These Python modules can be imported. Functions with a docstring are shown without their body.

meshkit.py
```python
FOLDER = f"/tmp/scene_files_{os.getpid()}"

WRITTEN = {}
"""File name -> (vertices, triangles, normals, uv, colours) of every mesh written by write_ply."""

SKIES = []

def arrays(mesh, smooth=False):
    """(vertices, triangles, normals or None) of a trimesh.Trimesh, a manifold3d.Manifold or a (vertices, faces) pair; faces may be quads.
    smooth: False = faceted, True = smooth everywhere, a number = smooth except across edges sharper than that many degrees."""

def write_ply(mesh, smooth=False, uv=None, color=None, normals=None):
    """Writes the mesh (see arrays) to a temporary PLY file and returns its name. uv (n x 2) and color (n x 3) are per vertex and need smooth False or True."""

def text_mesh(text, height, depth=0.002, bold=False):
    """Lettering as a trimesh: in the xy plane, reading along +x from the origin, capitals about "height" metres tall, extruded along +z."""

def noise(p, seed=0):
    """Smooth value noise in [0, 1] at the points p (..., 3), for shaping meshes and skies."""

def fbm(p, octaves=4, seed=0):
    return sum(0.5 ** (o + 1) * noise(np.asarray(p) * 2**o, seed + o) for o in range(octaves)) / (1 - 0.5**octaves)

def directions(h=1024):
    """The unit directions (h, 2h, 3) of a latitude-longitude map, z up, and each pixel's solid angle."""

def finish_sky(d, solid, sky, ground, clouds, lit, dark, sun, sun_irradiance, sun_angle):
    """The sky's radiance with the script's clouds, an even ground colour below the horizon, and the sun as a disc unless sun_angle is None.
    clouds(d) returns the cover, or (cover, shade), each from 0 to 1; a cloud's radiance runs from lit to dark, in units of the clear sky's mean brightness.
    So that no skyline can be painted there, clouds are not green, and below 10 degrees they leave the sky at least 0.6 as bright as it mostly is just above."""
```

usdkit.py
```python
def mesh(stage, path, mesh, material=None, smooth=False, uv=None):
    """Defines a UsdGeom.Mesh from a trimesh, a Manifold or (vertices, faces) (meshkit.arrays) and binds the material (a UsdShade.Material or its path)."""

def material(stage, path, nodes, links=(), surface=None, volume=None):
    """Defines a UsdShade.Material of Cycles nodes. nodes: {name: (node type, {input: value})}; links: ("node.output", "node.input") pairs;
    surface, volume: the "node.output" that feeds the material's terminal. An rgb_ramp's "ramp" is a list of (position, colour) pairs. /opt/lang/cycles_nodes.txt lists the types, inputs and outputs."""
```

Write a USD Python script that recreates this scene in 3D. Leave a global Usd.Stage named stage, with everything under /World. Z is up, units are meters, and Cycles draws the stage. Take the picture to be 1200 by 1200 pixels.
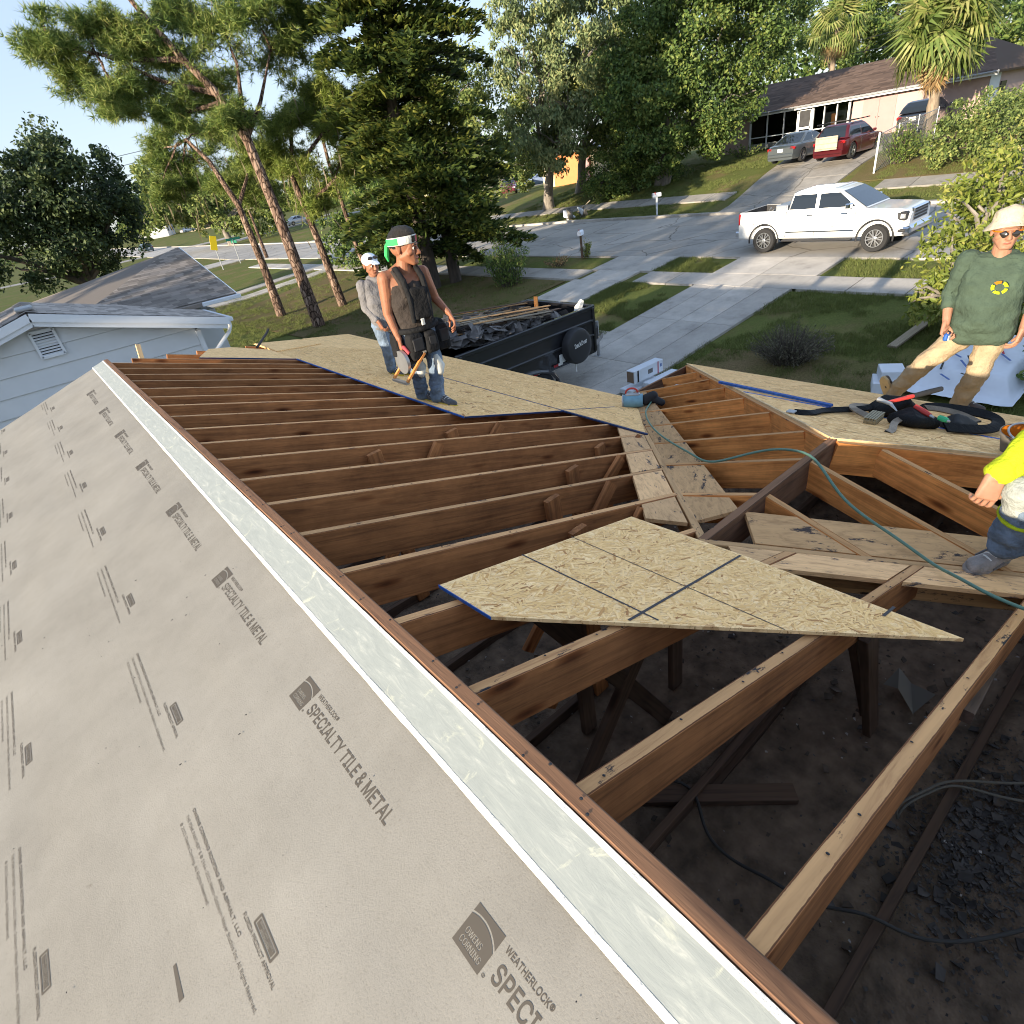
import math, random
import numpy as np
import trimesh
import manifold3d as m3
from shapely.geometry import Polygon, box as sbox, LineString, Point
from shapely.ops import unary_union
from pxr import Usd, UsdGeom, UsdLux, UsdShade, Gf, Sdf, Vt
import usdkit, meshkit

stage = Usd.Stage.CreateInMemory()
UsdGeom.SetStageUpAxis(stage, 'Z')
UsdGeom.Xform.Define(stage, '/World')
UsdGeom.Scope.Define(stage, '/World/Looks')
H = 3.9            # ridge height above the yard
T = 0.3222         # roof slope
# ---------------------------------------------------------------- camera
cam = UsdGeom.Camera.Define(stage, '/World/camera')
cam.CreateHorizontalApertureAttr(36.0); cam.CreateVerticalApertureAttr(36.0)
cam.CreateFocalLengthAttr(20.127)
cam.CreateClippingRangeAttr(Gf.Vec2f(0.05, 5000))
_cx = (0.75520384, -0.63833419, -0.14898534); _cy = (0.43459914, 0.31745621, 0.84281976); _cz = (-0.49070434, -0.70124962, 0.51716364)
cam.AddTransformOp().Set(Gf.Matrix4d(*_cx, 0, *_cy, 0, *_cz, 0, -0.4365, 0, 1.1712 + H, 1))
EXPOSURE = 2.1
cam.CreateExposureAttr(EXPOSURE)
# ---------------------------------------------------------------- sky and sun
SUN_EL = math.radians(10.5); SUN_DIR = np.array([-0.975, -0.12, 0.0]); SUN_DIR /= np.linalg.norm(SUN_DIR)
SUN_VEC = np.array([SUN_DIR[0]*math.cos(SUN_EL), SUN_DIR[1]*math.cos(SUN_EL), math.sin(SUN_EL)])
SKY_STRENGTH = 0.15; SUN_INT = 0.68
skymat = usdkit.material(stage, '/World/Looks/sky_look', {
    's': ('sky_texture', {'sky_type': 'single_scattering', 'sun_disc': False, 'sun_elevation': SUN_EL, 'sun_rotation': math.atan2(SUN_VEC[0], SUN_VEC[1]), 'air_density': 1.0, 'aerosol_density': 0.6, 'ozone_density': 1.0}),
    'h': ('gamma', {'gamma': .38}), 't': ('mix', {'mix_type': 'multiply', 'fac': 1.0, 'color2': (.79, .89, 1.09)}),
    'b': ('background_shader', {'strength': SKY_STRENGTH})}, [('s.color', 'h.color'), ('h.color', 't.color1'), ('t.color', 'b.color')], surface='b.background')
dome = UsdLux.DomeLight.Define(stage, '/World/sky')
UsdShade.MaterialBindingAPI.Apply(dome.GetPrim()).Bind(skymat)
dome.GetPrim().SetCustomDataByKey('kind', 'structure')
sun = UsdLux.DistantLight.Define(stage, '/World/sun')
sun.CreateIntensityAttr(SUN_INT); sun.CreateAngleAttr(0.5); sun.CreateColorAttr(Gf.Vec3f(1.0, 0.86, 0.66))
sun.GetPrim().CreateAttribute('inputs:normalize', Sdf.ValueTypeNames.Bool).Set(True)
_z = SUN_VEC; _x = np.cross([0, 0, 1.0], _z); _x /= np.linalg.norm(_x); _y = np.cross(_z, _x)
sun.AddTransformOp().Set(Gf.Matrix4d(*map(float, _x), 0, *map(float, _y), 0, *map(float, _z), 0, 0, 0, 30, 1))

# ---------------------------------------------------------------- helpers
_used = {}; ISLANDS = set()
from scipy.sparse import coo_matrix
from scipy.sparse.csgraph import connected_components
def numbered(parent, name):
    k = (parent, name); n = _used.get(k, 0); _used[k] = n + 1
    return name if n == 0 else f'{name}_{n:03d}'
def tag(p, label=None, cat=None, group=None, kind=None):
    p = p.GetPrim() if hasattr(p, 'GetPrim') else p
    for k, v in (('label', label), ('category', cat), ('group', group), ('kind', kind)):
        if v: p.SetCustomDataByKey(k, v)
    return p
def mat4(R=None, t=(0, 0, 0)):
    R = np.eye(3) if R is None else np.asarray(R, float)   # columns = local axes
    return Gf.Matrix4d(*map(float, R[:, 0]), 0, *map(float, R[:, 1]), 0, *map(float, R[:, 2]), 0, *map(float, t), 1)
def Rz(a): c, s = math.cos(a), math.sin(a); return np.array([[c, -s, 0], [s, c, 0], [0, 0, 1.0]])
def Ry(a): c, s = math.cos(a), math.sin(a); return np.array([[c, 0, s], [0, 1, 0], [-s, 0, c]])
def Rx(a): c, s = math.cos(a), math.sin(a); return np.array([[1, 0, 0], [0, c, -s], [0, s, c]])
def thing(name, label, cat, loc=(0, 0, 0), rz=0.0, group=None, kind=None):
    x = UsdGeom.Xform.Define(stage, '/World/' + numbered('/World', name))
    x.AddTransformOp().Set(mat4(Rz(rz), loc))
    tag(x, label, cat, group, kind)
    return str(x.GetPath())
def obj(name, m, material, parent='/World', M=None, smooth=False, label=None, cat=None, group=None, kind=None):
    if hasattr(m, 'mesh'): m = m.mesh()
    path = parent + '/' + numbered(parent, name)
    u = usdkit.mesh(stage, path, m, material, smooth=smooth)
    if str(material.GetPath()).rsplit('/', 1)[1] in ISLANDS:      # one random number for each leaf, tab or flake
        f = np.array(u.GetFaceVertexIndicesAttr().Get()).reshape(-1, 3); n = len(u.GetPointsAttr().Get())
        _, lab = connected_components(coo_matrix((np.ones(2 * len(f), np.int8), (np.r_[f[:, 0], f[:, 1]], np.r_[f[:, 1], f[:, 2]])), (n, n)), directed=False)
        UsdGeom.PrimvarsAPI(u).CreatePrimvar('rnd', Sdf.ValueTypeNames.FloatArray, 'vertex').Set(Vt.FloatArray.FromNumpy(np.random.default_rng(n).random(lab.max() + 1).astype(np.float32)[lab]))
    if M is not None: u.AddTransformOp().Set(M)
    tag(u, label, cat, group, kind)
    return path
def copy_of(src, name, loc, rz=0.0, label=None, cat=None, group=None, scale=None):
    x = UsdGeom.Xform.Define(stage, '/World/' + numbered('/World', name))
    x.GetPrim().GetReferences().AddInternalReference(src)
    x.ClearXformOpOrder()
    R = Rz(rz)
    if scale is not None: R = R * np.asarray(scale, float)[None, :]
    x.MakeMatrixXform().Set(mat4(R, loc))
    x.GetPrim().SetInstanceable(True)
    tag(x, label, cat, group)
    return str(x.GetPath())
def norm(v): v = np.asarray(v, float); return v / np.linalg.norm(v)
class MB:
    def __init__(s): s.V = []; s.F = []; s.n = 0
    def add(s, v, f):
        v = np.asarray(v, float); f = np.asarray(f, int)
        if f.shape[1] == 4: f = np.vstack([f[:, [0, 1, 2]], f[:, [0, 2, 3]]])
        s.V.append(v); s.F.append(f + s.n); s.n += len(v); return s
    def mesh(s): return np.vstack(s.V), np.vstack(s.F)
    def tm(s, m, R=None, t=(0, 0, 0)):
        v, f, _ = meshkit.arrays(m); v = v if R is None else v @ np.asarray(R).T
        return s.add(v + np.asarray(t, float), f)
    def box(s, c, size, R=None):
        h = np.asarray(size, float) / 2
        v = np.array([[x, y, z] for x in (-1, 1) for y in (-1, 1) for z in (-1, 1)]) * h
        if R is not None: v = v @ np.asarray(R).T
        f = [[0, 1, 3, 2], [4, 6, 7, 5], [0, 4, 5, 1], [2, 3, 7, 6], [0, 2, 6, 4], [1, 5, 7, 3]]
        return s.add(v + np.asarray(c, float), f)
    def rbox(s, c, size, r=0.01, R=None):
        v, f = rbox(size, r); v = v if R is None else v @ np.asarray(R).T
        return s.add(v + np.asarray(c, float), f)
    def beam(s, p0, p1, w, d, up=(0, 0, 1)):
        p0, p1 = np.asarray(p0, float), np.asarray(p1, float); x = norm(p1 - p0); y = norm(np.cross(up, x)); z = np.cross(x, y)
        return s.box((p0 + p1) / 2, (np.linalg.norm(p1 - p0), w, d), np.stack([x, y, z], 1))
    def quad(s, *p): return s.add(p, [[0, 1, 2, 3]])
    def tube(s, pts, r, n=8, cap=True):
        v, f = tube(pts, r, n, cap); return s.add(v, f)
    def lathe(s, prof, n=20, c=(0, 0, 0), R=None, close=True):
        v, f = lathe(prof, n); v = v if R is None else v @ np.asarray(R).T
        return s.add(v + np.asarray(c, float), f)
    def plate(s, poly, top, nrm, th):
        """polygon in plan laid on the plane top(x, y), th thick, below it along nrm"""
        v, f = plate(poly, top, nrm, th); return s.add(v, f)
def rbox(size, r):
    h = np.asarray(size, float) / 2; r = min(r, h.min() * .98); pts = []
    for sx in (-1, 1):
        for sy in (-1, 1):
            for sz in (-1, 1):
                q = np.array([sx, sy, sz]); b = q * (h - r)
                for a in range(3):
                    e = np.zeros(3); e[a] = q[a] * r; pts.append(b + e)
                pts.append(b + q * r * .577)
    t = trimesh.convex.convex_hull(np.array(pts)); return np.array(t.vertices), np.array(t.faces)
def tube(pts, r, n=8, cap=True):
    pts = np.asarray(pts, float); k = len(pts); r = np.broadcast_to(np.asarray(r, float), (k,))
    tan = np.gradient(pts, axis=0); tan /= np.linalg.norm(tan, axis=1)[:, None] + 1e-12
    ref = np.array([0, 0, 1.0]) if abs(tan[0, 2]) < .9 else np.array([1.0, 0, 0])
    V = []; u = norm(np.cross(ref, tan[0]))
    for i in range(k):
        u = u - tan[i] * (u @ tan[i]); u = norm(u); w = np.cross(tan[i], u)
        a = np.arange(n) * 2 * np.pi / n
        V.append(pts[i] + r[i] * (np.cos(a)[:, None] * u + np.sin(a)[:, None] * w))
    V = np.vstack(V); F = []
    for i in range(k - 1):
        for j in range(n):
            a, b = i * n + j, i * n + (j + 1) % n; F += [[a, b, b + n], [a, b + n, a + n]]
    if cap:
        V = np.vstack([V, pts[:1], pts[-1:]]); c0, c1 = k * n, k * n + 1
        for j in range(n):
            F += [[c0, (j + 1) % n, j], [c1, (k - 1) * n + j, (k - 1) * n + (j + 1) % n]]
    return V, np.array(F)
def lathe(prof, n=20):
    prof = np.asarray(prof, float); k = len(prof); a = np.arange(n) * 2 * np.pi / n
    V = np.stack([np.outer(prof[:, 0], np.cos(a)), np.outer(prof[:, 0], np.sin(a)), np.repeat(prof[:, 1:2], n, 1)], -1).reshape(-1, 3); F = []
    for i in range(k - 1):
        for j in range(n):
            p, q = i * n + j, i * n + (j + 1) % n; F += [[p, q, q + n], [p, q + n, p + n]]
    return V, np.array(F)
def poly_tris(poly):
    v, f = trimesh.creation.triangulate_polygon(poly, engine='earcut'); return np.asarray(v), np.asarray(f)
def plate(poly, top, nrm, th):
    V, F = [], []; n0 = 0; nrm = np.asarray(nrm, float)
    for g in (poly.geoms if hasattr(poly, 'geoms') else [poly]):
        if g.is_empty or g.area < 1e-5: continue
        g = g.simplify(1e-4)
        v, f = poly_tris(g)
        a = v[f]; cr = np.cross(a[:, 1] - a[:, 0], a[:, 2] - a[:, 0]); f = np.where((cr < 0)[:, None], f[:, ::-1], f)
        t = np.array([[x, y, top(x, y)] for x, y in v]); b = t - nrm * th; m = len(v)
        V += [t, b]; F += [f + n0, f[:, ::-1] + n0 + m]; n0 += 2 * m
        for ring in [g.exterior] + list(g.interiors):
            c = np.array(ring.coords)[:-1]
            if (ring is g.exterior) != ring.is_ccw: c = c[::-1]
            t = np.array([[x, y, top(x, y)] for x, y in c]); b = t - nrm * th; k = len(c)
            V += [t, b]; i = np.arange(k); j = (i + 1) % k
            F += [np.stack([i, i + k, j + k], 1) + n0, np.stack([i, j + k, j], 1) + n0]; n0 += 2 * k
    return np.vstack(V), np.vstack(F)
def board(parent, name, p0, p1, w, d, up, material, label=None, ch=0.003, **kw):
    """a sawn board: p0-p1 run along the middle of its top face; local x along the board, z = 0 on the top face"""
    p0, p1 = np.asarray(p0, float), np.asarray(p1, float); L = np.linalg.norm(p1 - p0)
    x = (p1 - p0) / L; y = norm(np.cross(up, x)); z = np.cross(x, y)
    h = w / 2
    prof = np.array([[-h, -ch], [-h + ch, 0], [h - ch, 0], [h, -ch], [h, -d + ch], [h - ch, -d], [-h + ch, -d], [-h, -d + ch]])
    n = 8; V = np.vstack([np.c_[np.zeros(n), prof], np.c_[np.full(n, L), prof]])
    i = np.arange(n); j = (i + 1) % n
    F = np.vstack([np.stack([i, i + n, j + n], 1), np.stack([i, j + n, j], 1), [[0, k + 1, k] for k in range(1, n - 1)][::1], [[n, n + k, n + k + 1] for k in range(1, n - 1)]])
    F = F[:, ::-1]
    return obj(name, (V, F), material, parent, M=mat4(np.stack([x, y, z], 1), p0), label=label, **kw)
def rng(seed): return np.random.default_rng(seed)
# ---------------------------------------------------------------- materials
M = {}
def mk(name, nodes, links, surface='p.BSDF', **k):
    M[name] = usdkit.material(stage, '/World/Looks/' + name, nodes, links, surface=surface, **k); return M[name]
def plain(name, col, rough=0.6, metal=0.0, spec=0.5, noise=0.0, scale=8.0, bump=0.0, bscale=None, stretch=(1, 1, 1), coat=0.0, rnd=0.0, detail=4, dark=None, **extra):
    """a surface of one base colour with fine tonal grain and relief"""
    col = np.asarray(col, float)
    nodes = {'p': ('principled_bsdf', {'base_color': col, 'roughness': rough, 'metallic': metal, 'specular_ior_level': spec, 'coat_weight': coat, **extra})}; links = []
    if noise or bump:
        nodes['tc'] = ('texture_coordinate', {}); nodes['mp'] = ('mapping', {'scale': stretch}); links.append(('tc.object', 'mp.vector'))
    if noise:
        nodes['n'] = ('noise_texture', {'scale': scale, 'detail': detail, 'roughness': .62})
        lo = col * (1 - noise) if dark is None else np.asarray(dark, float)
        nodes['r'] = ('rgb_ramp', {'ramp': [(0.25, tuple(lo)), (0.55, tuple(col)), (0.8, tuple(np.minimum(col * (1 + noise * .8), .95)))]})
        links += [('mp.vector', 'n.vector'), ('n.fac', 'r.fac')]
        out = 'r.color'
        if rnd:
            nodes['oi'] = ('object_info', {}); nodes['mr'] = ('map_range', {'from_min': 0., 'from_max': 1., 'to_min': 1 - rnd, 'to_max': 1 + rnd})
            nodes['hv'] = ('hsv', {}); links += [('oi.random', 'mr.value'), ('mr.result', 'hv.value'), ('r.color', 'hv.color')]; out = 'hv.color'
        links.append((out, 'p.base_color'))
    if bump:
        nodes['bn'] = ('noise_texture', {'scale': bscale or scale * 3, 'detail': 5, 'roughness': .6}); nodes['b'] = ('bump', {'strength': bump, 'distance': .02})
        links += [('mp.vector', 'bn.vector'), ('bn.fac', 'b.height'), ('b.normal', 'p.normal')]
    return mk(name, nodes, links)
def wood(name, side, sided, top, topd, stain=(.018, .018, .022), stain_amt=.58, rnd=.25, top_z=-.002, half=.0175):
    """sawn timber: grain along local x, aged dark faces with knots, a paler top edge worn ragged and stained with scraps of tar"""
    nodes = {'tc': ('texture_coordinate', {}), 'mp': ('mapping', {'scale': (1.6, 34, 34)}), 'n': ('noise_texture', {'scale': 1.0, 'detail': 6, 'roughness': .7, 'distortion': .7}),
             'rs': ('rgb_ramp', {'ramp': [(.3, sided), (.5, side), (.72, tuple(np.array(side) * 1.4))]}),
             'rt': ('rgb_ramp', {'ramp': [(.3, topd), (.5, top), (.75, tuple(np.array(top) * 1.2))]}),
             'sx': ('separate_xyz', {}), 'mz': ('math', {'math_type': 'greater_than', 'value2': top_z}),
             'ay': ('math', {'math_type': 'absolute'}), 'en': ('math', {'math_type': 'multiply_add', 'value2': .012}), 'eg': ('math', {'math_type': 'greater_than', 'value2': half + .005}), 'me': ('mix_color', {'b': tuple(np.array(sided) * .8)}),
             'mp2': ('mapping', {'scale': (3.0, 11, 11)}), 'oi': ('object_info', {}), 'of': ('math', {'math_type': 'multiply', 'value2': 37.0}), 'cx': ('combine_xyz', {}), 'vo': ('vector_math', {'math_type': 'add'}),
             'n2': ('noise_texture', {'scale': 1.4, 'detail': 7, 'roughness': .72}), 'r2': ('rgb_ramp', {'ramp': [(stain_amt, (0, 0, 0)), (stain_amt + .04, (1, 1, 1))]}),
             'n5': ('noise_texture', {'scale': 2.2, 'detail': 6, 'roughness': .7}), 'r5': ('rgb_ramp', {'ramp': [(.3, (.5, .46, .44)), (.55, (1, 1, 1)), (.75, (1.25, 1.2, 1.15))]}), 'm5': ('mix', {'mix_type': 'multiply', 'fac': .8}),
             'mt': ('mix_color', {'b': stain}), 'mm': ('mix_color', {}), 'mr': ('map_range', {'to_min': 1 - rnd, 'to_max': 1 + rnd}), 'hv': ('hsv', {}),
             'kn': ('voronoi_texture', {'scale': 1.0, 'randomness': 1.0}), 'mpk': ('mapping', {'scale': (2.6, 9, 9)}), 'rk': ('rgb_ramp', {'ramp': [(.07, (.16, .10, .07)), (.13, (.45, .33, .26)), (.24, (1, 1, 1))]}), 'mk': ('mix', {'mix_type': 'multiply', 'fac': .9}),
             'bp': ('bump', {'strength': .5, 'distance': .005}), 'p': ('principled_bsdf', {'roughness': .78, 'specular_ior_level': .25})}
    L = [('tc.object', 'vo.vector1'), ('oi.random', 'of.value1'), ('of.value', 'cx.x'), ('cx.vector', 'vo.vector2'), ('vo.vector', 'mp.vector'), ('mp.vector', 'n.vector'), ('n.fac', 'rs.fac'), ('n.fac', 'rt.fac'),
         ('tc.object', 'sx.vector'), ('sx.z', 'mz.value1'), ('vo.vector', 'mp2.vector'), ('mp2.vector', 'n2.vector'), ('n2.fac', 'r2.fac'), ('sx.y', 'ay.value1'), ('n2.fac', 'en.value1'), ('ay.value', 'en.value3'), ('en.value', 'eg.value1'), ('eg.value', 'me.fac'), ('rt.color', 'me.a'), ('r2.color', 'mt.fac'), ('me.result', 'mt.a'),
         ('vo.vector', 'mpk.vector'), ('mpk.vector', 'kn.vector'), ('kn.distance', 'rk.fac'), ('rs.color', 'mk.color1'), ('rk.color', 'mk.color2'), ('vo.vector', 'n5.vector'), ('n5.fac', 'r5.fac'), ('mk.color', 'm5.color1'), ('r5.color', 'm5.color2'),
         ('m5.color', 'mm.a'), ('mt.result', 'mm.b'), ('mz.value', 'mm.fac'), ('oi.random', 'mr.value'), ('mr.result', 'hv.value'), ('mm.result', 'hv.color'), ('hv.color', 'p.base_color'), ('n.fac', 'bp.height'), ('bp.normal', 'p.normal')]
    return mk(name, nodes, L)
wood('rafter_wood', (.40, .165, .06), (.20, .08, .032), (.52, .275, .115), (.34, .16, .065))
wood('wing_wood', (.74, .30, .085), (.44, .16, .045), (.58, .31, .13), (.38, .19, .08), stain_amt=.60)
wood('ridge_wood', (.15, .078, .045), (.08, .042, .027), (.25, .13, .07), (.12, .062, .036), stain_amt=.64, rnd=.1, half=.021)
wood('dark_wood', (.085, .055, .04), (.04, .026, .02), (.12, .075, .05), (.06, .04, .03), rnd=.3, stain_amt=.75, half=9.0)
wood('plank_wood', (.52, .30, .135), (.31, .165, .075), (.56, .325, .15), (.36, .2, .09), stain=(.06, .045, .04), stain_amt=.58, rnd=.2, top_z=-.5, half=9.0)
wood('grey_wood', (.30, .25, .19), (.17, .13, .1), (.34, .28, .2), (.2, .16, .11), stain_amt=.8, half=9.0)
def osb(name, c0, c1, c2, flake=1.0):
    nodes = {'tc': ('texture_coordinate', {}), 'm1': ('mapping', {'scale': (9, 46, 30), 'rotation': (0, 0, .5)}), 'm2': ('mapping', {'scale': (44, 10, 30), 'rotation': (0, 0, .35)}), 'm3': ('mapping', {'scale': (16, 60, 30), 'rotation': (0, 0, -.7)}),
             'v1': ('voronoi_texture', {'scale': 1.0 * flake}), 'v2': ('voronoi_texture', {'scale': 1.0 * flake}), 'v3': ('voronoi_texture', {'scale': 1.0 * flake}),
             's1': ('separate_xyz', {}), 's2': ('separate_xyz', {}), 's3': ('separate_xyz', {}), 'a': ('mix_float', {'fac': .45}), 'b': ('mix_float', {'fac': .35}),
             'r': ('rgb_ramp', {'ramp': [(.12, c2), (.3, c1), (.6, c0), (.9, tuple(np.array(c0) * 1.18))]}),
             'n': ('noise_texture', {'scale': 3.0, 'detail': 8, 'roughness': .75}), 'rn': ('rgb_ramp', {'ramp': [(.32, (.62, .56, .5)), (.42, (1, 1, 1))]}), 'mu': ('mix', {'mix_type': 'multiply', 'fac': .45}),
             'm4': ('mapping', {'scale': (60, 260, 60), 'rotation': (0, 0, .5)}), 'n4': ('noise_texture', {'scale': 1.0, 'detail': 2}), 'r4': ('rgb_ramp', {'ramp': [(.62, (1, 1, 1)), (.68, (.33, .23, .14))]}), 'mu2': ('mix', {'mix_type': 'multiply', 'fac': .8}),
             'bp': ('bump', {'strength': .3, 'distance': .003}), 'p': ('principled_bsdf', {'roughness': .7, 'specular_ior_level': .3})}
    L = []
    for i in '123': L += [('tc.object', f'm{i}.vector'), (f'm{i}.vector', f'v{i}.vector'), (f'v{i}.color', f's{i}.vector')]
    L += [('s1.x', 'a.a'), ('s2.x', 'a.b'), ('a.result', 'b.a'), ('s3.x', 'b.b'), ('b.result', 'r.fac'), ('tc.object', 'n.vector'), ('n.fac', 'rn.fac'), ('r.color', 'mu.color1'), ('rn.color', 'mu.color2'),
          ('tc.object', 'm4.vector'), ('m4.vector', 'n4.vector'), ('n4.fac', 'r4.fac'), ('mu.color', 'mu2.color1'), ('r4.color', 'mu2.color2'), ('mu2.color', 'p.base_color'), ('b.result', 'bp.height'), ('bp.normal', 'p.normal')]
    return mk(name, nodes, L)
osb('osb', (.80, .53, .255), (.69, .43, .19), (.48, .26, .105))
osb('osb_far', (.76, .47, .20), (.67, .40, .16), (.52, .29, .11))
mk('osb_flake', {'at': ('attribute', {'attribute': 'rnd'}), 'r': ('rgb_ramp', {'ramp': [(0, (.32, .14, .045)), (.06, (.55, .29, .095)), (.2, (.70, .415, .155)), (.6, (.78, .48, .19)), (1, (.86, .555, .25))]}), 'p': ('principled_bsdf', {'roughness': .65, 'specular_ior_level': .3})}, [('at.fac', 'r.fac'), ('r.color', 'p.base_color')]); ISLANDS.add('osb_flake')
plain('osb_edge', (.62, .45, .25), .7, noise=.3, scale=40, stretch=(.1, 1, 1))
plain('blue_edge', (.02, .10, .38), .6, noise=.4, scale=30)
plain('navy_edge', (.02, .04, .12), .6, noise=.4, scale=30)
plain('chalk_black', (.03, .027, .03), .8)
plain('pencil_line', (.16, .11, .07), .8)
plain('print_ink', (.078, .066, .052), .75)
plain('attic_dirt', (.17, .118, .078), .95, noise=.8, scale=7, bump=1.0, bscale=20, detail=10)
plain('debris_grey', (.17, .155, .15), .85, noise=.6, scale=6)
plain('tar_black', (.018, .018, .02), .8, noise=.4, scale=20)
# underlayment: felt-like warm grey sheet with fibres and scuffs
mk('underlayment', {'tc': ('texture_coordinate', {}), 'n': ('noise_texture', {'scale': 2.2, 'detail': 8, 'roughness': .7}), 'r': ('rgb_ramp', {'ramp': [(.3, (.205, .192, .167)), (.5, (.24, .226, .198)), (.72, (.275, .26, .23))]}),
    'n2': ('noise_texture', {'scale': 210, 'detail': 3, 'roughness': .7}), 'r2': ('rgb_ramp', {'ramp': [(.30, (.72, .7, .68)), (.46, (1, 1, 1))]}), 'mu': ('mix', {'mix_type': 'multiply', 'fac': .7}),
    'n3': ('noise_texture', {'scale': 26, 'detail': 6, 'roughness': .8}), 'r3': ('rgb_ramp', {'ramp': [(.27, (.55, .5, .45)), (.35, (1, 1, 1))]}), 'mu3': ('mix', {'mix_type': 'multiply', 'fac': .8}),
    'mp': ('mapping', {'scale': (14, 1.2, 1)}), 'n4': ('noise_texture', {'scale': 2.0, 'detail': 4}), 'ad': ('math', {'math_type': 'multiply_add', 'value2': .6}),
    'bp': ('bump', {'strength': .22, 'distance': .004}), 'p': ('principled_bsdf', {'roughness': .75, 'specular_ior_level': .35})},
   [('tc.object', 'n.vector'), ('n.fac', 'r.fac'), ('tc.object', 'n2.vector'), ('n2.fac', 'r2.fac'), ('r.color', 'mu.color1'), ('r2.color', 'mu.color2'), ('tc.object', 'n3.vector'), ('n3.fac', 'r3.fac'), ('mu.color', 'mu3.color1'), ('r3.color', 'mu3.color2'), ('mu3.color', 'p.base_color'),
    ('tc.object', 'mp.vector'), ('mp.vector', 'n4.vector'), ('n4.fac', 'ad.value1'), ('n2.fac', 'ad.value3'), ('ad.value', 'bp.height'), ('bp.normal', 'p.normal')])
# self-adhered ridge tape: pale green-grey film with smeared cream adhesive
mk('ridge_tape', {'tc': ('texture_coordinate', {}), 'mp': ('mapping', {'scale': (30, 5, 5)}), 'n': ('noise_texture', {'scale': 1.3, 'detail': 7, 'roughness': .75, 'distortion': 1.2}), 'r': ('rgb_ramp', {'ramp': [(.34, (.285, .305, .285)), (.54, (.325, .345, .32)), (.62, (.385, .40, .365)), (.70, (.50, .50, .44))]}),
    'n2': ('noise_texture', {'scale': 7, 'detail': 6, 'roughness': .7, 'distortion': 2.0}), 'r2': ('rgb_ramp', {'ramp': [(.60, (0, 0, 0)), (.70, (.8, .8, .8))]}), 'mx': ('mix_color', {'b': (.55, .55, .43)}),
    'w': ('voronoi_texture', {'scale': 130, 'feature': 'distance_to_edge'}), 'rw': ('rgb_ramp', {'ramp': [(.02, (1.08, 1.08, 1.06)), (.06, (1, 1, 1))]}), 'mu': ('mix', {'mix_type': 'multiply', 'fac': .35}),
    'bp': ('bump', {'strength': .25, 'distance': .004}), 'p': ('principled_bsdf', {'roughness': .5})},
   [('tc.object', 'mp.vector'), ('mp.vector', 'n.vector'), ('n.fac', 'r.fac'), ('tc.object', 'n2.vector'), ('n2.fac', 'r2.fac'), ('r.color', 'mx.a'), ('r2.color', 'mx.fac'), ('tc.object', 'w.vector'), ('w.distance', 'rw.fac'), ('mx.result', 'mu.color1'), ('rw.color', 'mu.color2'), ('mu.color', 'p.base_color'), ('n.fac', 'bp.height'), ('bp.normal', 'p.normal')])
plain('white_film', (.66, .65, .60), .4, noise=.12, scale=9, bump=.5, bscale=30)
plain('white_paint', (.72, .74, .76), .5, noise=.08, scale=2)
plain('gable_white', (.62, .63, .64), .6, noise=.06, scale=3)
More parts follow.
